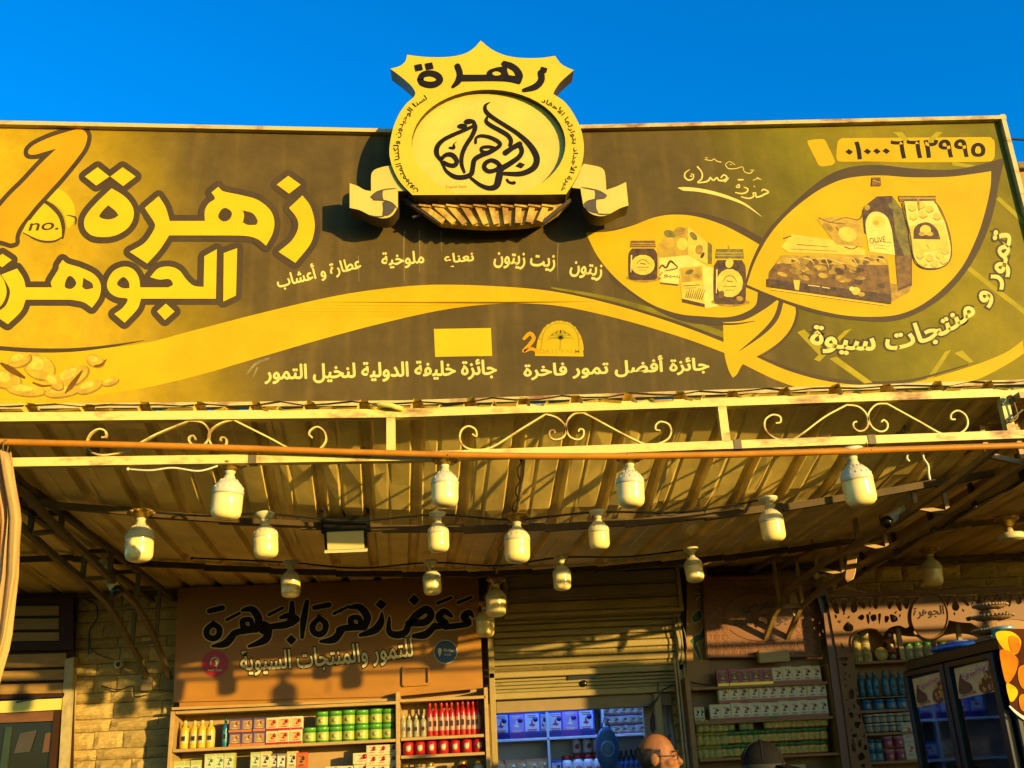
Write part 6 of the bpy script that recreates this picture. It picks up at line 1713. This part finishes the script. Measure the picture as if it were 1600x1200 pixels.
def fridge():
    T = thing('display_refrigerator', 'tall black glass door display refrigerator with date posters on its doors', 'refrigerator', (FX+FD/2, (FY0+FY1)/2, .12))
    BK = M('black_enamel', (.008, .007, .006), .32, var=.2, scale=6, spec=.3)
    INN = M('cabinet_lining', (.10, .10, .08), .5)
    cy = (FY0+FY1)/2
    for nm, c, s_, m in (('top_panel', (FX+FD/2, cy, FZ-.03), (FD, FY1-FY0, .06), BK), ('base_panel', (FX+FD/2, cy, .27), (FD, FY1-FY0, .3), BK), ('side_panel', (FX+FD/2, FY0+.015, 1.2225), (FD-.002, .03, 1.605), BK),
                         ('side_panel', (FX+FD/2, FY1-.015, 1.2225), (FD-.002, .03, 1.605), BK), ('back_panel', (FX+FD-.015, cy, 1.2225), (.03, FY1-FY0-.06, 1.605), INN)):
        mb = MB(); mb.bbox(c, s_, .008); mb.build(nm, m, T)
    F = lambda px, py, off=0: atX(px, py, FX-off)
    k = lambda x, y: (1280+x/3.75, 880+y/3.75)
    post = [('545,680 715,635 748,810 575,845', 0), ('790,620 1005,560 1042,750 820,795', 1)]
    PBG = M('poster_cream', (.70, .50, .30), .4, var=.15, scale=14)
    DT = M('poster_dates_dark', (.10, .035, .014), .4, var=.4, scale=50)
    DL = M('poster_dates_gold', (.62, .30, .06), .4, var=.4, scale=50)
    MG = M('poster_magenta', (.55, .03, .10), .4)
    WT = M('poster_white', (.95, .85, .80), .4)
    for spec, i in post:
        y0, y1 = (FY0+.035, cy-.012) if i else (cy+.012, FY1-.035)
        w = .048
        D = None
        mb = MB()
        for c, s_ in (((FX-.022, y0+w/2, 1.225), (.04, w, 1.59)), ((FX-.022, y1-w/2, 1.225), (.04, w, 1.59)), ((FX-.022, (y0+y1)/2, 2.003), (.0398, y1-y0-2*w, .034)), ((FX-.022, (y0+y1)/2, .47), (.0398, y1-y0-2*w, .08))):
            mb.bbox(c, s_, .006)
        D = mb.build('door', BK, T)
        sub = lambda nm, mb, m: link(nm, mb.mesh(nm, m, wloc(D)), D)
        mb = MB(); mb.box((FX-.018, (y0+y1)/2, 1.248), (.006, y1-y0-2*w, 1.476)); sub('glass', mb, GLASS)
        q = [np.array([float(v) for v in t.split(',')]) for t in spec.split()]
        P = lambda u, v: k(*(q[0]*(1-u)*(1-v)+q[1]*u*(1-v)+q[2]*u*v+q[3]*(1-u)*v))
        pl = lambda px, py, off=0: atX(px, py, FX-.024-off)
        mb = MB(); fill(mb, pl, [[np.array(P(*t)) for t in ((0, 0), (1, 0), (1, 1), (0, 1))]]); sub('poster', mb, PBG)
        mb = MB(); fill(mb, pl, [smooth([np.array(P(*t)) for t in ((.02, .8), (.1, .3), (.16, .22), (.22, .45), (.36, .6), (.38, .8), (.2, .88))], None, 4)], .002); sub('date_picture', mb, DT)
        mb = MB()
        fill(mb, pl, [smooth([np.array(P(*t)) for t in ((.56, .85), (.6, .6), (.75, .45), (.82, .3), (.95, .35), (.99, .75), (.9, .95), (.7, 1.))], None, 4)], .002)
        sub('date_picture', mb, DT)
        mb = MB()
        r = random.Random(4+i)
        for t in range(16):
            u, v = r.uniform(.62, .95), r.uniform(.42, .92); c = P(u, v)
            fill(mb, pl, [ell(c[0], c[1], 1.9, 3.0, 8, rot=r.uniform(-.5, .5))], .003+.0002*t)
        tag(sub('date_fruit', mb, DL), kind='stuff')
        for bo, of, mt, nm in ((.11, .0045, WT, 'poster_name_edge'), (.03, .006, MG, 'poster_name')):
            mb = MB(); write(mb, pl, 'زهرة الجوهرة', [P(.2, .44), P(.9, .3)], 11, of, bo, ref=.03); sub(nm, mb, mt)
        mb = MB(); write(mb, pl, 'بالمكسرات', [P(.06, .98), P(.46, .93)], 5, .004, .05); sub('poster_caption', mb, DT)
        mb = MB(); mb.tube([(FX-.06, y0+(.03 if not i else y1-y0-.03), .9), (FX-.075, y0+(.03 if not i else y1-y0-.03), 1.0), (FX-.075, y0+(.03 if not i else y1-y0-.03), 1.4), (FX-.06, y0+(.03 if not i else y1-y0-.03), 1.5)], .01, 8); sub('handle', mb, BK)
    for z in (.75, 1.05, 1.35):
        mb = MB(); mb.bbox((FX+.33, cy, z), (.58, FY1-FY0-.1, .014), .002); mb.build('wire_shelf', M('shelf_wire', (.3, .3, .26), .4, .5), T)
    # poster on the side that faces the street
    S = planeY(FY0-.004)
    r8 = lambda s: trace(s, 4, 1400, 900)
    x1 = FX+FD
    mb = MB(); mb.box((FX+FD/2+.01, FY0-.002, 1.17), (FD-.04, .004, 1.75)); mb.build('side_poster', M('side_poster_yellow', (.68, .46, .03), .75, var=.1, scale=3, spec=.08), T)
    arts = [('poster_field', 'print_rust', (.075, .016, .004), ['625,350* 700,330* 1250,330* 1250,960* 1000,960 860,900 760,850 715,815*']),
            ('poster_fruit', 'print_date_yellow', (.70, .42, .004), ['628,352 720,348 780,400 770,470 740,490 690,472 640,410', '690,675 740,690 762,730 735,780 712,780', '900,400 980,420 1000,520 940,560 890,480', '860,700 940,680 980,760 920,820 860,790']),
            ('poster_fruit', 'print_date_orange', (.62, .19, .004), ['648,472 700,466 752,505 765,545 740,620 700,670 678,640', '705,380 760,385 778,440 760,480 720,470', '770,570 830,560 880,640 850,720 790,700 765,640', '1020,480 1120,500 1150,620 1080,660 1010,580', '770,760 800,740 850,820 820,850 780,830'])]
    for i, (nm, mn, col, specs) in enumerate(arts):
        mt = M(mn, col, .75, var=.35, scale=9, spec=.08)
        for j, sp in enumerate(specs):
            mb = MB(); fill(mb, S, [r8(sp)], .002+.0012*i+.0003*j); mb.build(nm, mt, T)
    mb = MB(); strokes(mb, S, ['712,815,10 760,860,16 830,905,18 950,955,18 1200,985,16'], 4, 1400, 900, .0075); mb.build('poster_band', M('poster_band_white', (.72, .68, .60), .4), T)
    for dx in (.08, FD-.08):
        for y in (FY0+.1, FY1-.1):
            mb = MB(); mb.lathe([(.03, .12), (.035, .125)], 12, (FX+dx, y, 0)); mb.v = [(a, b, c) for a, b, c in mb.v]; mb.build('foot', BK, T)
    # contents
    D = thing('sweets_bowl', 'orange bowl of sweets behind the left refrigerator door', 'bowl', atX(1480, 1198, FX+.2))
    c = atX(1478, 1196, FX+.22); c[2] = 1.357
    mb = MB(); mb.lathe([(.06, 0), (.12, .04), (.15, .10), (.145, .10), (.05, .02)], 18, c); mb.build('dish', CRM, D)
    mb = MB()
    for t in range(16): mb.ball(c+np.array((rnd.uniform(-.1, .1), rnd.uniform(-.1, .1), .10+rnd.uniform(0, .05))), .035, 8, 5)
    tag(mb.build('sweets', ORG, D), kind='stuff')
    for i, (px, rz) in enumerate(((1555, .3), (1572, -.1), (1540, .1))):
        p = atX(px, 1196, FX+.2); T2 = thing('sweets_carton', ('pale yellow sweets carton tilted behind the right glass door', 'cream sweets carton beside the door edge of the refrigerator', 'small cream sweets carton left of the tilted one')[i], 'carton', (p[0], p[1], 1.357), 'sweets cartons in the refrigerator')
        mb = MB(); mb.bbox((p[0], p[1], 1.44), (.14, .07, .16+.04*i), .003); mb.build('body', CRM, T2)
        mb = MB(); mb.box((p[0]-.071, p[1], 1.44), (.003, .05, .1)); mb.build('front_panel', YLW, T2)
fridge()

def baskets():
    WV = M('woven_palm', (.26, .14, .06), .8, var=.3, scale=40, bump=.6, bscale=60)
    RIM = M('woven_rim', (.34, .22, .12), .8, var=.45, scale=60, bump=.5, bscale=90)
    p = atY(1546, 992, 5.32)
    T = thing('tiered_basket', 'tiered woven palm basket standing on top of the refrigerator', 'basket', (p[0], 5.32, FZ))
    px = .0036
    for (cx, cy, r) in ((1543, 986, 20), (1551, 964, 28), (1547, 947, 23)):
        c = atY(cx, cy, 5.32); rr = r*px
        mb = MB(); mb.lathe([(rr*.5, -.018), (rr*.8, -.012), (rr, 0), (rr*.97, .006), (rr*.5, -.006)], 26, c); mb.build('plate', WV, T)
        mb = MB()
        for j in range(34):
            a = 2*math.pi*j/34; mb.ball(c+np.array((rr*math.cos(a), rr*math.sin(a), .003)), (.009, .009, .007), 6, 4)
        tag(mb.build('twisted_rim', RIM, T), kind='stuff')
    for (a, b, r) in (((1544, 986), (1550, 966), .03), ((1550, 962), (1547, 949), .03)):
        c0, c1 = atY(*a, 5.32), atY(*b, 5.32); mb = MB(); mb.tube([c0, c1], r, 14); mb.build('stem', WV, T)
    c = atY(1543, 994, 5.32); mb = MB(); mb.lathe([(.055, FZ-c[2]), (.07, FZ-c[2]+.02), (.05, -.01)], 20, c); mb.build('foot', WV, T)
    p = atY(1568, 988, 5.22); U = thing('teal_tin', 'teal patterned tin beside the basket on the refrigerator', 'tin', (p[0], 5.22, FZ))
    mb = MB(); mb.lathe([(.055, 0), (.056, .003), (.056, .055)], 22, (p[0], 5.22, FZ)); mb.build('body', M('tin_teal', (.03, .30, .26), .35, var=.6, scale=40), U)
    mb = MB(); mb.lathe([(.058, .054), (.058, .07), (.05, .073)], 22, (p[0], 5.22, FZ)); mb.build('lid', M('tin_lid', (.25, .45, .36), .3, .3), U)
    p = atZ(1453, 1021, FZ+.02); U = thing('blue_packet', 'flat blue plastic packet lying on the refrigerator', 'packet', (2.72, p[1], FZ))
    mb = MB(); mb.ball((2.70, 5.78, FZ+.03), (.17, .22, .032), 18, 8); mb.build('wrapper', M('blue_wrap', (.02, .12, .55), .25, var=.3, scale=14, bump=.4, bscale=20, coat=.3), U)
    mb = MB(); mb.ball((2.66, 5.74, FZ+.045), (.07, .1, .022), 12, 6); mb.build('printed_patch', M('blue_wrap_print', (.4, .5, .7), .3), U)
baskets()

# ------------------------------------------------------------------ left window bay and small fittings
def left_bay():
    Y = 8.86; S = planeY(Y)
    z = (3.53, 0, 860)
    tr = lambda s: trace(s, *z)
    T = thing('window_bay', 'shuttered window bay with dark glazing behind the left curtain', 'window', S(40, 1198))
    FRB = M('dark_brown_frame', (.045, .018, .006), .6, spec=.15)
    SL = M('roller_slat_tan', (.34, .20, .055), .6, spec=.2, var=.18, scale=6, stretch=(1, 1, 4))
    def pc(nm, sp, m, off=0, d=.03): mb = MB(); fill(mb, S, [tr(sp)], off, 0, d); mb.build(nm, m, T)
    pc('wall_panel', '-260,240* 418,240* 400,1260* -260,1260*', FRB, -.04, .02)
    pc('box_frame', '330,262* 402,260* 405,548* 328,550*', FRB, .02)
    pc('box_frame', '-260,262* 330,262* 330,298* -260,300*', FRB, .02)
    pc('box_frame', '-260,510* 330,502* 328,550* -260,556*', FRB, .02)
    for a, b in ((305, 358), (375, 434), (452, 498)): pc('slat', '-260,%d* 325,%d* 325,%d* -260,%d*' % (a+4, a, b, b+8), SL, .0)
    for a, b in ((566, 640), (656, 712), (730, 786)): pc('slat', '-260,%d* 362,%d* 358,%d* -260,%d*' % (a+18, a, b, b+18), SL, -.01)
    pc('track_head', '-260,800* 355,785* 352,808* -260,830*', FRB, .0)
    pc('lintel', '-260,845* 335,816* 330,878* -260,912*', CREAM, .03)
    pc('frame_rail', '-260,915* 300,884* 298,940* -260,962*', M('orange_wood', (.17, .07, .015), .5, var=.2, scale=5, stretch=(1, 1, 5)), .01)
    pc('frame_stile', '300,885* 330,880* 300,1260* 262,1260*', FRB, .02)
    pc('frame_stile', '30,975* 62,972* 30,1260* -10,1260*', M('dark_green_wood', (.03, .05, .025), .4), .01)
    pc('glazing', '-260,965* 298,945* 272,1260* -260,1260*', M('dark_glazing', (.012, .012, .008), .12, var=.4, scale=4, spec=.3), -.012, .01)
    pc('pasted_notice', '110,1010* 205,990* 165,1110* 75,1120*', M('dull_notice', (.06, .05, .035), .5), .0, .004)
    pc('pasted_notice', '250,1010* 292,1000* 280,1110* 232,1115*', M('tan_notice', (.12, .06, .02), .5), .0, .004)
    pc('wall_edge', '358,600* 408,588* 372,1260* 320,1260*', M('pale_edge', (.44, .36, .20), .7, var=.2, scale=14, bump=.6), .0, .1)
    mb = MB(); p = S(*tr('195,822')[0], .035); mb.bar(p+np.array((-.15, 0, -.015)), p+np.array((.05, 0, .012)), .014, .014); mb.build('latch', BLKM, T)
left_bay()

def cable(label, pts, r=.006, mat=None, hook=None):
    T = thing('cable', label, 'cable', pts[0])
    mb = MB(); mb.tube(smooth([np.array(p, float) for p in pts], None, 5, False), r, 6); mb.build('sheath', mat or BLKM, T)
    e = np.array(pts[0], float); mb = MB(); mb.ball(e, r*1.8, 8, 6); mb.build('clip', mat or BLKM, T)
W = lambda x, y, d=.035: atY(x, y, WY-d-.02)
cable('black cable looping down the stone wall beside the window bay', [W(120, 930), W(150, 945), W(152, 965), W(140, 985), W(139, 1005), W(138, 1022)])
cable('thin black cable crossing the stone blocks to the eyeball camera', [W(140, 985), W(142, 1012), W(160, 1025), W(178, 1030)], .004)
cable('dark cable sagging at the foot of the left truss', [W(160, 1072), W(185, 1078), W(208, 1072), W(210, 1088), W(228, 1086)], .005)
S9 = planeY(8.78)
for i, (a, lb) in enumerate((((1056, 965), 'cable running down right of the roller shutter'), ((1063, 965), 'second cable running down right of the shutter guide'))):
    cable(lb, [S9(*a), S9(a[0]+9, 1000), S9(a[0]+8, 1030), S9(a[0]+4, 1050), S9(a[0]+10, 1130), S9(a[0]+18, 1215)], .006)
D9 = planeY(8.84)
cable('bunch of loose wires at the top right of the shop door', [D9(1028, 1068), D9(1030, 1085), D9(1018, 1100), D9(1005, 1106), D9(1022, 1100), D9(1034, 1080), D9(1052, 1070)], .006)
cable('thin cable along the wall top above the carved panel', [W(1070, 900), W(1100, 898), W(1140, 892), W(1180, 886), W(1220, 880)], .006)
cable('white wire from the arch camera to the wall', [atY(1310, 912, 8.6), atY(1330, 920, 8.65), atY(1360, 928, 8.7)], .004, WHITE)
cable('bundle of wires at the right corner of the girder', [GIR(1566, 632, .05), GIR(1580, 618, .05), GIR(1590, 650, .05), GIR(1576, 660, .05), GIR(1598, 640, .05)], .005, GREYSTEEL)
def wall_hook(label, px, py, Y, pts):
    T = thing('wire_hook', label, 'hook', GIR(px, py))
    mb = MB(); mb.tube(smooth([GIR(x, y, .02) for x, y in pts], None, 4, False), .006, 6); mb.build('hook', WHITE, T)
    mb = MB(); p = GIR(*pts[0], .02); mb.ball(p, .008, 8, 6); mb.build('eyelet', WHITE, T)
wall_hook('bent white wire hanging from the pipe near the right truss', 1441, 705, 5, [(1441, 705), (1443, 716), (1450, 727), (1451, 740), (1453, 750)])
wall_hook('short white hook on the pipe left of the bent wire', 1418, 710, 5, [(1418, 710), (1417, 716), (1421, 721)])
for lb, pts in (('lighting cable sagging between the roses of the second bulb row', ((222, 799), (320, 806), (416, 803), (550, 814), (684, 804), (800, 812), (933, 800), (1070, 800), (1200, 779))),
                ('thin cable strung along the rear bulbs under the canopy', ((300, 872), (455, 879), (560, 888), (674, 879), (780, 884), (876, 871), (980, 870), (1080, 858)))):
    Q = []
    for i, (x, y) in enumerate(pts):
        lo, hi = 5.1, 9.4
        for _ in range(30):
            mid = (lo+hi)/2; q = atY(x, y, mid)
            if q[2] < zc(mid, q[0])-.05: lo = mid
            else: hi = mid
        Q.append(atY(x, y, min(lo, 8.9)))
    cable(lb, Q, .0065)
cable('white twin flex hanging under the girder near the left bulb', [GIR(200, 733, .0), GIR(235, 735, .02), GIR(270, 731, .02), GIR(310, 736, .02), GIR(340, 728, .0)], .005, WHITE)
def pendant():
    S = planeY(7.3)
    T = thing('pendant_paddle', 'brown paddle shaped pendant hanging from the right truss', 'pendant', S(1330, 860))
    lp = trace('752,820* 796,815* 788,900 778,935* 750,952* 742,930 748,880', 3.077, 1080, 600)
    mb = MB(); fill(mb, S, [lp], 0, 0, .012); mb.build('paddle', M('pendant_brown', (.30, .14, .03), .5), T)
    mb = MB(); mb.tube([S(*p, -.006) for p in lp], .004, 5, closed=True); mb.build('edging', CREAM, T)
    T = thing('hanging_leaf', 'long tan leaf shaped blade hanging before the carved panel', 'pendant', planeY(8.5)(1240, 930))
    lp = trace('620,235* 640,225* 655,270 655,320 640,365* 622,320 615,280', 3.53, 1060, 860)
    mb = MB(); fill(mb, planeY(8.5), [lp], 0, 0, .012); mb.build('blade', WOODL, T)
    mb = MB(); mb.tube([planeY(8.5)(1060+632/3.53, 860+230/3.53), planeY(8.5)(1060+640/3.53, 860+60/3.53)], .003, 5); mb.build('string', BLKM, T)
pendant()

# ------------------------------------------------------------------ neighbour behind the hoarding
def neighbour():
    p = atY(1576, 268, 14)
    T = thing('neighbour_house', 'tan plastered house just showing behind the right end of the hoarding', 'building', (p[0]+3, 16, 0))
    PLS = M('tan_plaster', (.40, .25, .09), .85, var=.2, scale=3, bump=.3)
    zt = float(p[2])
    mb = MB(); mb.box((p[0]+3, 17, zt/2), (6, 6, zt)); mb.build('wall', PLS, T)
    mb = MB(); mb.bbox((p[0]+3, 17, zt+.06), (6.2, 6.2, .12), .01); mb.build('parapet', MORTAR, T)
    for k in range(3):
        mb = MB(); mb.box((p[0]+1.2+1.8*k, 13.98, zt-2.2), (.9, .06, 1.3)); mb.build('window', WOODD, T)
    q0, q1 = atY(1566, 217, 14), atY(1640, 219, 14)
    cable('power line crossing the sky right of the hoarding', [q0+np.array((-6, 0, -.05)), q0, q1, q1+np.array((9, 0, .6))], .02)
neighbour()

# ------------------------------------------------------------------ people
def capsule(mb, a, b, ra, rb, n=12):
    a, b = np.array(a, float), np.array(b, float)
    mb.tube([a+(b-a)*t for t in np.linspace(0, 1, 6)], [ra+(rb-ra)*t for t in np.linspace(0, 1, 6)], n)
    mb.ball(a, ra, 12, 8); mb.ball(b, rb, 12, 8)
def remesh(name, mb, voxel, mat, parent, smooth_it=6):
    me = mb.mesh(name+'_raw', mat)
    o = bpy.data.objects.new(name+'_raw', me); COL.objects.link(o)
    r = o.modifiers.new('r', 'REMESH'); r.mode = 'VOXEL'; r.voxel_size = voxel; r.use_smooth_shade = True
    s = o.modifiers.new('s', 'SMOOTH'); s.iterations = smooth_it; s.factor = .5
    dg = bpy.context.evaluated_depsgraph_get()
    m2 = bpy.data.meshes.new_from_object(o.evaluated_get(dg))
    m2.name = name
    bpy.data.objects.remove(o)
    m2.materials.clear(); m2.materials.append(mat)
    return link(name, m2, parent)
def person(label, loc, rz, H, shirt_col, cap=False, hz=1.635):
    T = thing('person', label, 'person', loc)
    T.rotation_euler = (0, 0, rz)
    SK = M('skin_tone', (.32, .125, .045), .55, var=.22, scale=30, bump=.35, bscale=160, spec=.3)
    h = H/1.75
    ch = (0, 0, hz*h)                     # centre of the head, facing -Y
    b = MB()
    b.ball((0, .012, ch[2]+.018), (.076, .098, .102), 20, 14)
    b.ball((0, -.028, ch[2]-.035), (.062, .068, .085), 16, 10)
    b.ball((0, -.055, ch[2]-.085), (.036, .034, .03), 12, 8)
    b.ball((0, -.078, ch[2]+.018), (.055, .022, .014), 12, 6)              # brow
    capsule(b, (0, -.088, ch[2]+.005), (0, -.112, ch[2]-.028), .010, .017)    # nose
    b.ball((0, -.09, ch[2]-.058), (.026, .014, .007), 10, 6); b.ball((0, -.088, ch[2]-.07), (.022, .014, .007), 10, 6)
    for s in (-1, 1):
        b.ball((s*.079, .012, ch[2]-.012), (.011, .024, .034), 10, 8)
        b.ball((s*.045, -.062, ch[2]-.03), (.024, .026, .022), 10, 6)
        b.ball((s*.032, -.082, ch[2]+.003), (.014, .011, .009), 8, 6)
    capsule(b, (0, .02, ch[2]-.06), (0, .03, 1.44*h), .056, .062)
    b.ball((0, .02, 1.36*h), (.19, .11, .10)); b.ball((0, .01, 1.2*h), (.165, .115, .2)); b.ball((0, .01, 1.0*h), (.165, .12, .14))
    for s in (-1, 1):
        capsule(b, (s*.2, .02, 1.39*h), (s*.245, .03, 1.12*h), .052, .043)
        capsule(b, (s*.245, .03, 1.12*h), (s*.235, -.10, .90*h), .041, .028)
        b.ball((s*.235, -.13, .86*h), (.04, .022, .05))
        for i, (fx, L) in enumerate(((-.026, .062), (-.009, .074), (.009, .07), (.026, .055))):
            p0 = np.array((s*.235+fx, -.14, .825*h)); p1 = p0+np.array((0, -.012, -L*.55)); p2 = p1+np.array((0, .012, -L*.5))
            capsule(b, p0, p1, .0095, .009, 8); capsule(b, p1, p2, .009, .0078, 8)
        capsule(b, (s*.205, -.14, .87*h), (s*.185, -.165, .83*h), .012, .0095, 8)
        capsule(b, (s*.09, .01, .93*h), (s*.10, 0, .50*h), .085, .056); capsule(b, (s*.10, 0, .5*h), (s*.105, .03, .09*h), .054, .038)
        capsule(b, (s*.105, .03, .05*h), (s*.115, -.13, .035*h), .045, .035)
    remesh('body', b, .0075, SK, T, 4)
    # shirt
    c = MB()
    c.ball((0, .02, 1.36*h), (.205, .125, .115)); c.ball((0, .01, 1.2*h), (.18, .13, .21)); c.ball((0, .01, 1.0*h), (.182, .137, .15))
    capsule(c, (0, .028, 1.455*h), (0, .03, 1.42*h), .072, .085)
    for s in (-1, 1): capsule(c, (s*.2, .02, 1.39*h), (s*.243, .03, 1.14*h), .064, .06); capsule(c, (s*.1, .02, 1.42*h), (s*.2, .02, 1.39*h), .07, .066)
    SH = M('shirt_cloth', shirt_col, .8, var=.08, scale=6, bump=.2, bscale=90)
    remesh('shirt', c, .012, SH, T)
    k = MB(); k.lathe([(.070, 1.445*h), (.074, 1.455*h), (.072, 1.49*h), (.066, 1.492*h), (.064, 1.45*h)], 24, (0, .028, 0), sy=1.05)
    me = k.mesh('collar', SH); link('collar', me, T)
    d = MB(); d.ball((0, .01, .98*h), (.178, .132, .12))
    for s in (-1, 1): capsule(d, (s*.09, .01, .93*h), (s*.10, 0, .5*h), .098, .072); capsule(d, (s*.1, 0, .5*h), (s*.105, .03, .1*h), .072, .062)
    remesh('trousers', d, .014, M('trouser_cloth', (.03, .03, .04), .8), T)
    HR = M('dark_hair', (.035, .022, .014), .7, var=.3, scale=60, bump=.5, bscale=150)
    ey = MB()
    for s in (-1, 1): ey.ball((s*.032, -.083, ch[2]+.001), (.011, .008, .006), 10, 6)
    link('eyes', ey.mesh('eyes', M('eye_dark', (.05, .035, .03), .2)), T)
    if cap:
        q = MB()
        n, mrow = 24, 8
        prof = [(.092*math.cos(t), .10*math.sin(t)) for t in np.linspace(0, math.pi/2-.02, mrow)]
        q.lathe([(.093, -.035)]+[(r_, z_) for r_, z_ in prof], n, (0, .008, ch[2]+.038), sx=.94, sy=1.16)
        CM = M('dark_cap_cloth', (.010, .009, .007), .8, var=.35, scale=14, bump=.4, bscale=110, spec=.12)
        link('cap', q.mesh('cap', CM), T)
        v = MB(); V = []; F = []
        for i in range(11):
            a = -1.0+2.0*i/10
            for rr in (.095, .165):
                V.append((rr*.9*math.sin(a), .008-(.10 if rr < .1 else .165)*math.cos(a)*1.06+(.0 if rr < .1 else -.01), ch[2]+.022-(0 if rr < .1 else .018)))
        F = [(2*i, 2*i+1, 2*i+3, 2*i+2) for i in range(10)]
        v.add(V, F, 0, True); v.add([(x, y, z-.004) for x, y, z in V], [tuple(reversed(f)) for f in F], 0, True)
        link('cap_peak', v.mesh('cap_peak', CM), T)
        for a0 in np.linspace(0, math.pi, 4)[:-1]:
            sm = MB(); sm.tube([(.0945*.94*math.cos(t)*math.cos(a0), .008+.0945*1.16*math.cos(t)*math.sin(a0), ch[2]+.038+.1015*math.sin(t)) for t in np.linspace(.05, math.pi-.05, 24)], .0013, 5); link('cap_seam', sm.mesh('cap_seam', M('cap_seam_thread', (.03, .03, .022), .8)), T)
        bd = MB(); bd.lathe([(.0945, -.034), (.0955, -.030), (.0955, -.014), (.0945, -.010)], 28, (0, .008, ch[2]+.038), sx=.94, sy=1.16); link('cap_band', bd.mesh('cap_band', M('cap_band_cloth', (.022, .02, .014), .8)), T)
        w = MB(); w.ball((0, .008, ch[2]+.139), (.010, .010, .006), 10, 6); link('cap_button', w.mesh('cap_button', CM), T)
        hb = MB(); hb.ball((0, .03, ch[2]-.012), (.079, .090, .07), 18, 10); link('hair', hb.mesh('hair', HR), T)
    else:
        # fringe of hair round the back and sides of a bald head
        V = []; F = []; n = 44
        for i in range(n+1):
            a = math.radians(-20)+math.radians(220)*i/n
            for j, zz in enumerate((-.055, -.02, .015, .038)):
                kk = math.sqrt(max(.05, 1-((zz-.018)/.108)**2))
                V.append((.0815*kk*math.cos(a), .012+.1035*kk*math.sin(a), ch[2]+zz+((.012*math.sin(a)+rnd.uniform(-.007, .007)) if j == 3 else 0)))
        for i in range(n):
            for j in range(3): F.append((i*4+j, (i+1)*4+j, (i+1)*4+j+1, i*4+j+1))
        q = MB(); q.add(V, F, 0, True); o = link('hair', q.mesh('hair', HR), T)
        o.modifiers.new('t', 'SOLIDIFY').thickness = .006
        rh = random.Random(3); st = MB()
        for i in range(1500):
            a = math.radians(rh.uniform(-26, 206)); zz = rh.uniform(-.06, .05+.012*math.sin(a))
            kk = math.sqrt(max(.05, 1-((zz-.018)/.108)**2))
            p0 = np.array((.079*kk*math.cos(a), .012+.101*kk*math.sin(a), ch[2]+zz)); nn = np.array((math.cos(a), math.sin(a), .1))
            tg = np.array((-math.sin(a), math.cos(a), 0))*.0008
            p1 = p0+nn*.008+np.array((0, .003, -.006+rh.uniform(-.003, .003)))
            st.add([p0-tg, p0+tg, p1], [(0, 1, 2)])
        tag(link('hair_strands', st.mesh('hair_strands', HR), T), kind='stuff')
        g = MB()
        for s in (-1, 1):
            g.tube([(s*.034+.024*math.cos(t), -.104, ch[2]+.001+.017*math.sin(t)) for t in np.linspace(0, 2*math.pi, 16)[:-1]], .0016, 5, closed=True)
            g.tube([(s*.058, -.103, ch[2]+.004), (s*.078, -.06, ch[2]+.006), (s*.084, .015, ch[2]+.004)], .0018, 5)
        g.tube([(-.011, -.105, ch[2]+.004), (0, -.108, ch[2]+.007), (.011, -.105, ch[2]+.004)], .0016, 5)
        link('glasses', g.mesh('glasses', BLKM), T)
    br = MB()
    for s in (-1, 1): br.tube([(s*.018, -.098, ch[2]+.024), (s*.034, -.098, ch[2]+.029), (s*.052, -.086, ch[2]+.023)], .004, 6)
    link('eyebrows', br.mesh('eyebrows', HR), T)
p = atY(1026, 1146, 5.75)
person('balding person in glasses and a pale pink shirt before the shop door', (p[0], 5.75, float(p[2])-1.70), R(72), 1.75, (.62, .46, .44), False, 1.58)
p = atY(1190, 1159, 5.45)
person('person in a dark cap before the right shelves', (p[0], 5.45, float(p[2])-1.768), R(78), 1.75, (.10, .09, .08), True)

# ------------------------------------------------------------------ every look-alike gets its own place in its label
ORD = ['leftmost', 'second', 'third', 'fourth', 'fifth', 'sixth', 'seventh', 'eighth', 'ninth', 'tenth', 'eleventh', 'twelfth', 'thirteenth', 'fourteenth', 'fifteenth', 'sixteenth',
       'seventeenth', 'eighteenth', 'nineteenth', 'twentieth', 'twenty-first', 'twenty-second', 'twenty-third']
def number_labels():
    by = {}
    for o in COL.objects:
        if o.parent is None and 'label' in o: by.setdefault(o['label'], []).append(o)
    for lb, os_ in by.items():
        if len(os_) < 2: continue
        zs = sorted({round(o.location.z, 2) for o in os_})
        lev = []
        for z in zs:
            if not lev or z-lev[-1][0] > .03: lev.append([z])
        nl = len(lev)
        def level(o): return min(range(nl), key=lambda i: abs(o.location.z-lev[i][0]))
        for L in range(nl):
            g = sorted([o for o in os_ if level(o) == L], key=lambda o: o.location.x)
            for i, o in enumerate(g):
                t = ''
                if len(g) > 1: t = (ORD[i]+' from left') if 0 < i < len(g)-1 else ('leftmost' if i == 0 else 'rightmost')
                if nl > 1:
                    v = {0: 'bottom', nl-1: 'top'}.get(L, {1: 'second', 2: 'third'}.get(L, 'middle'))
                    t = (t+', ' if t else '')+v+(' layer' if len(g) > 1 else ' of stack')
                o['label'] = lb+', '+t
number_labels()
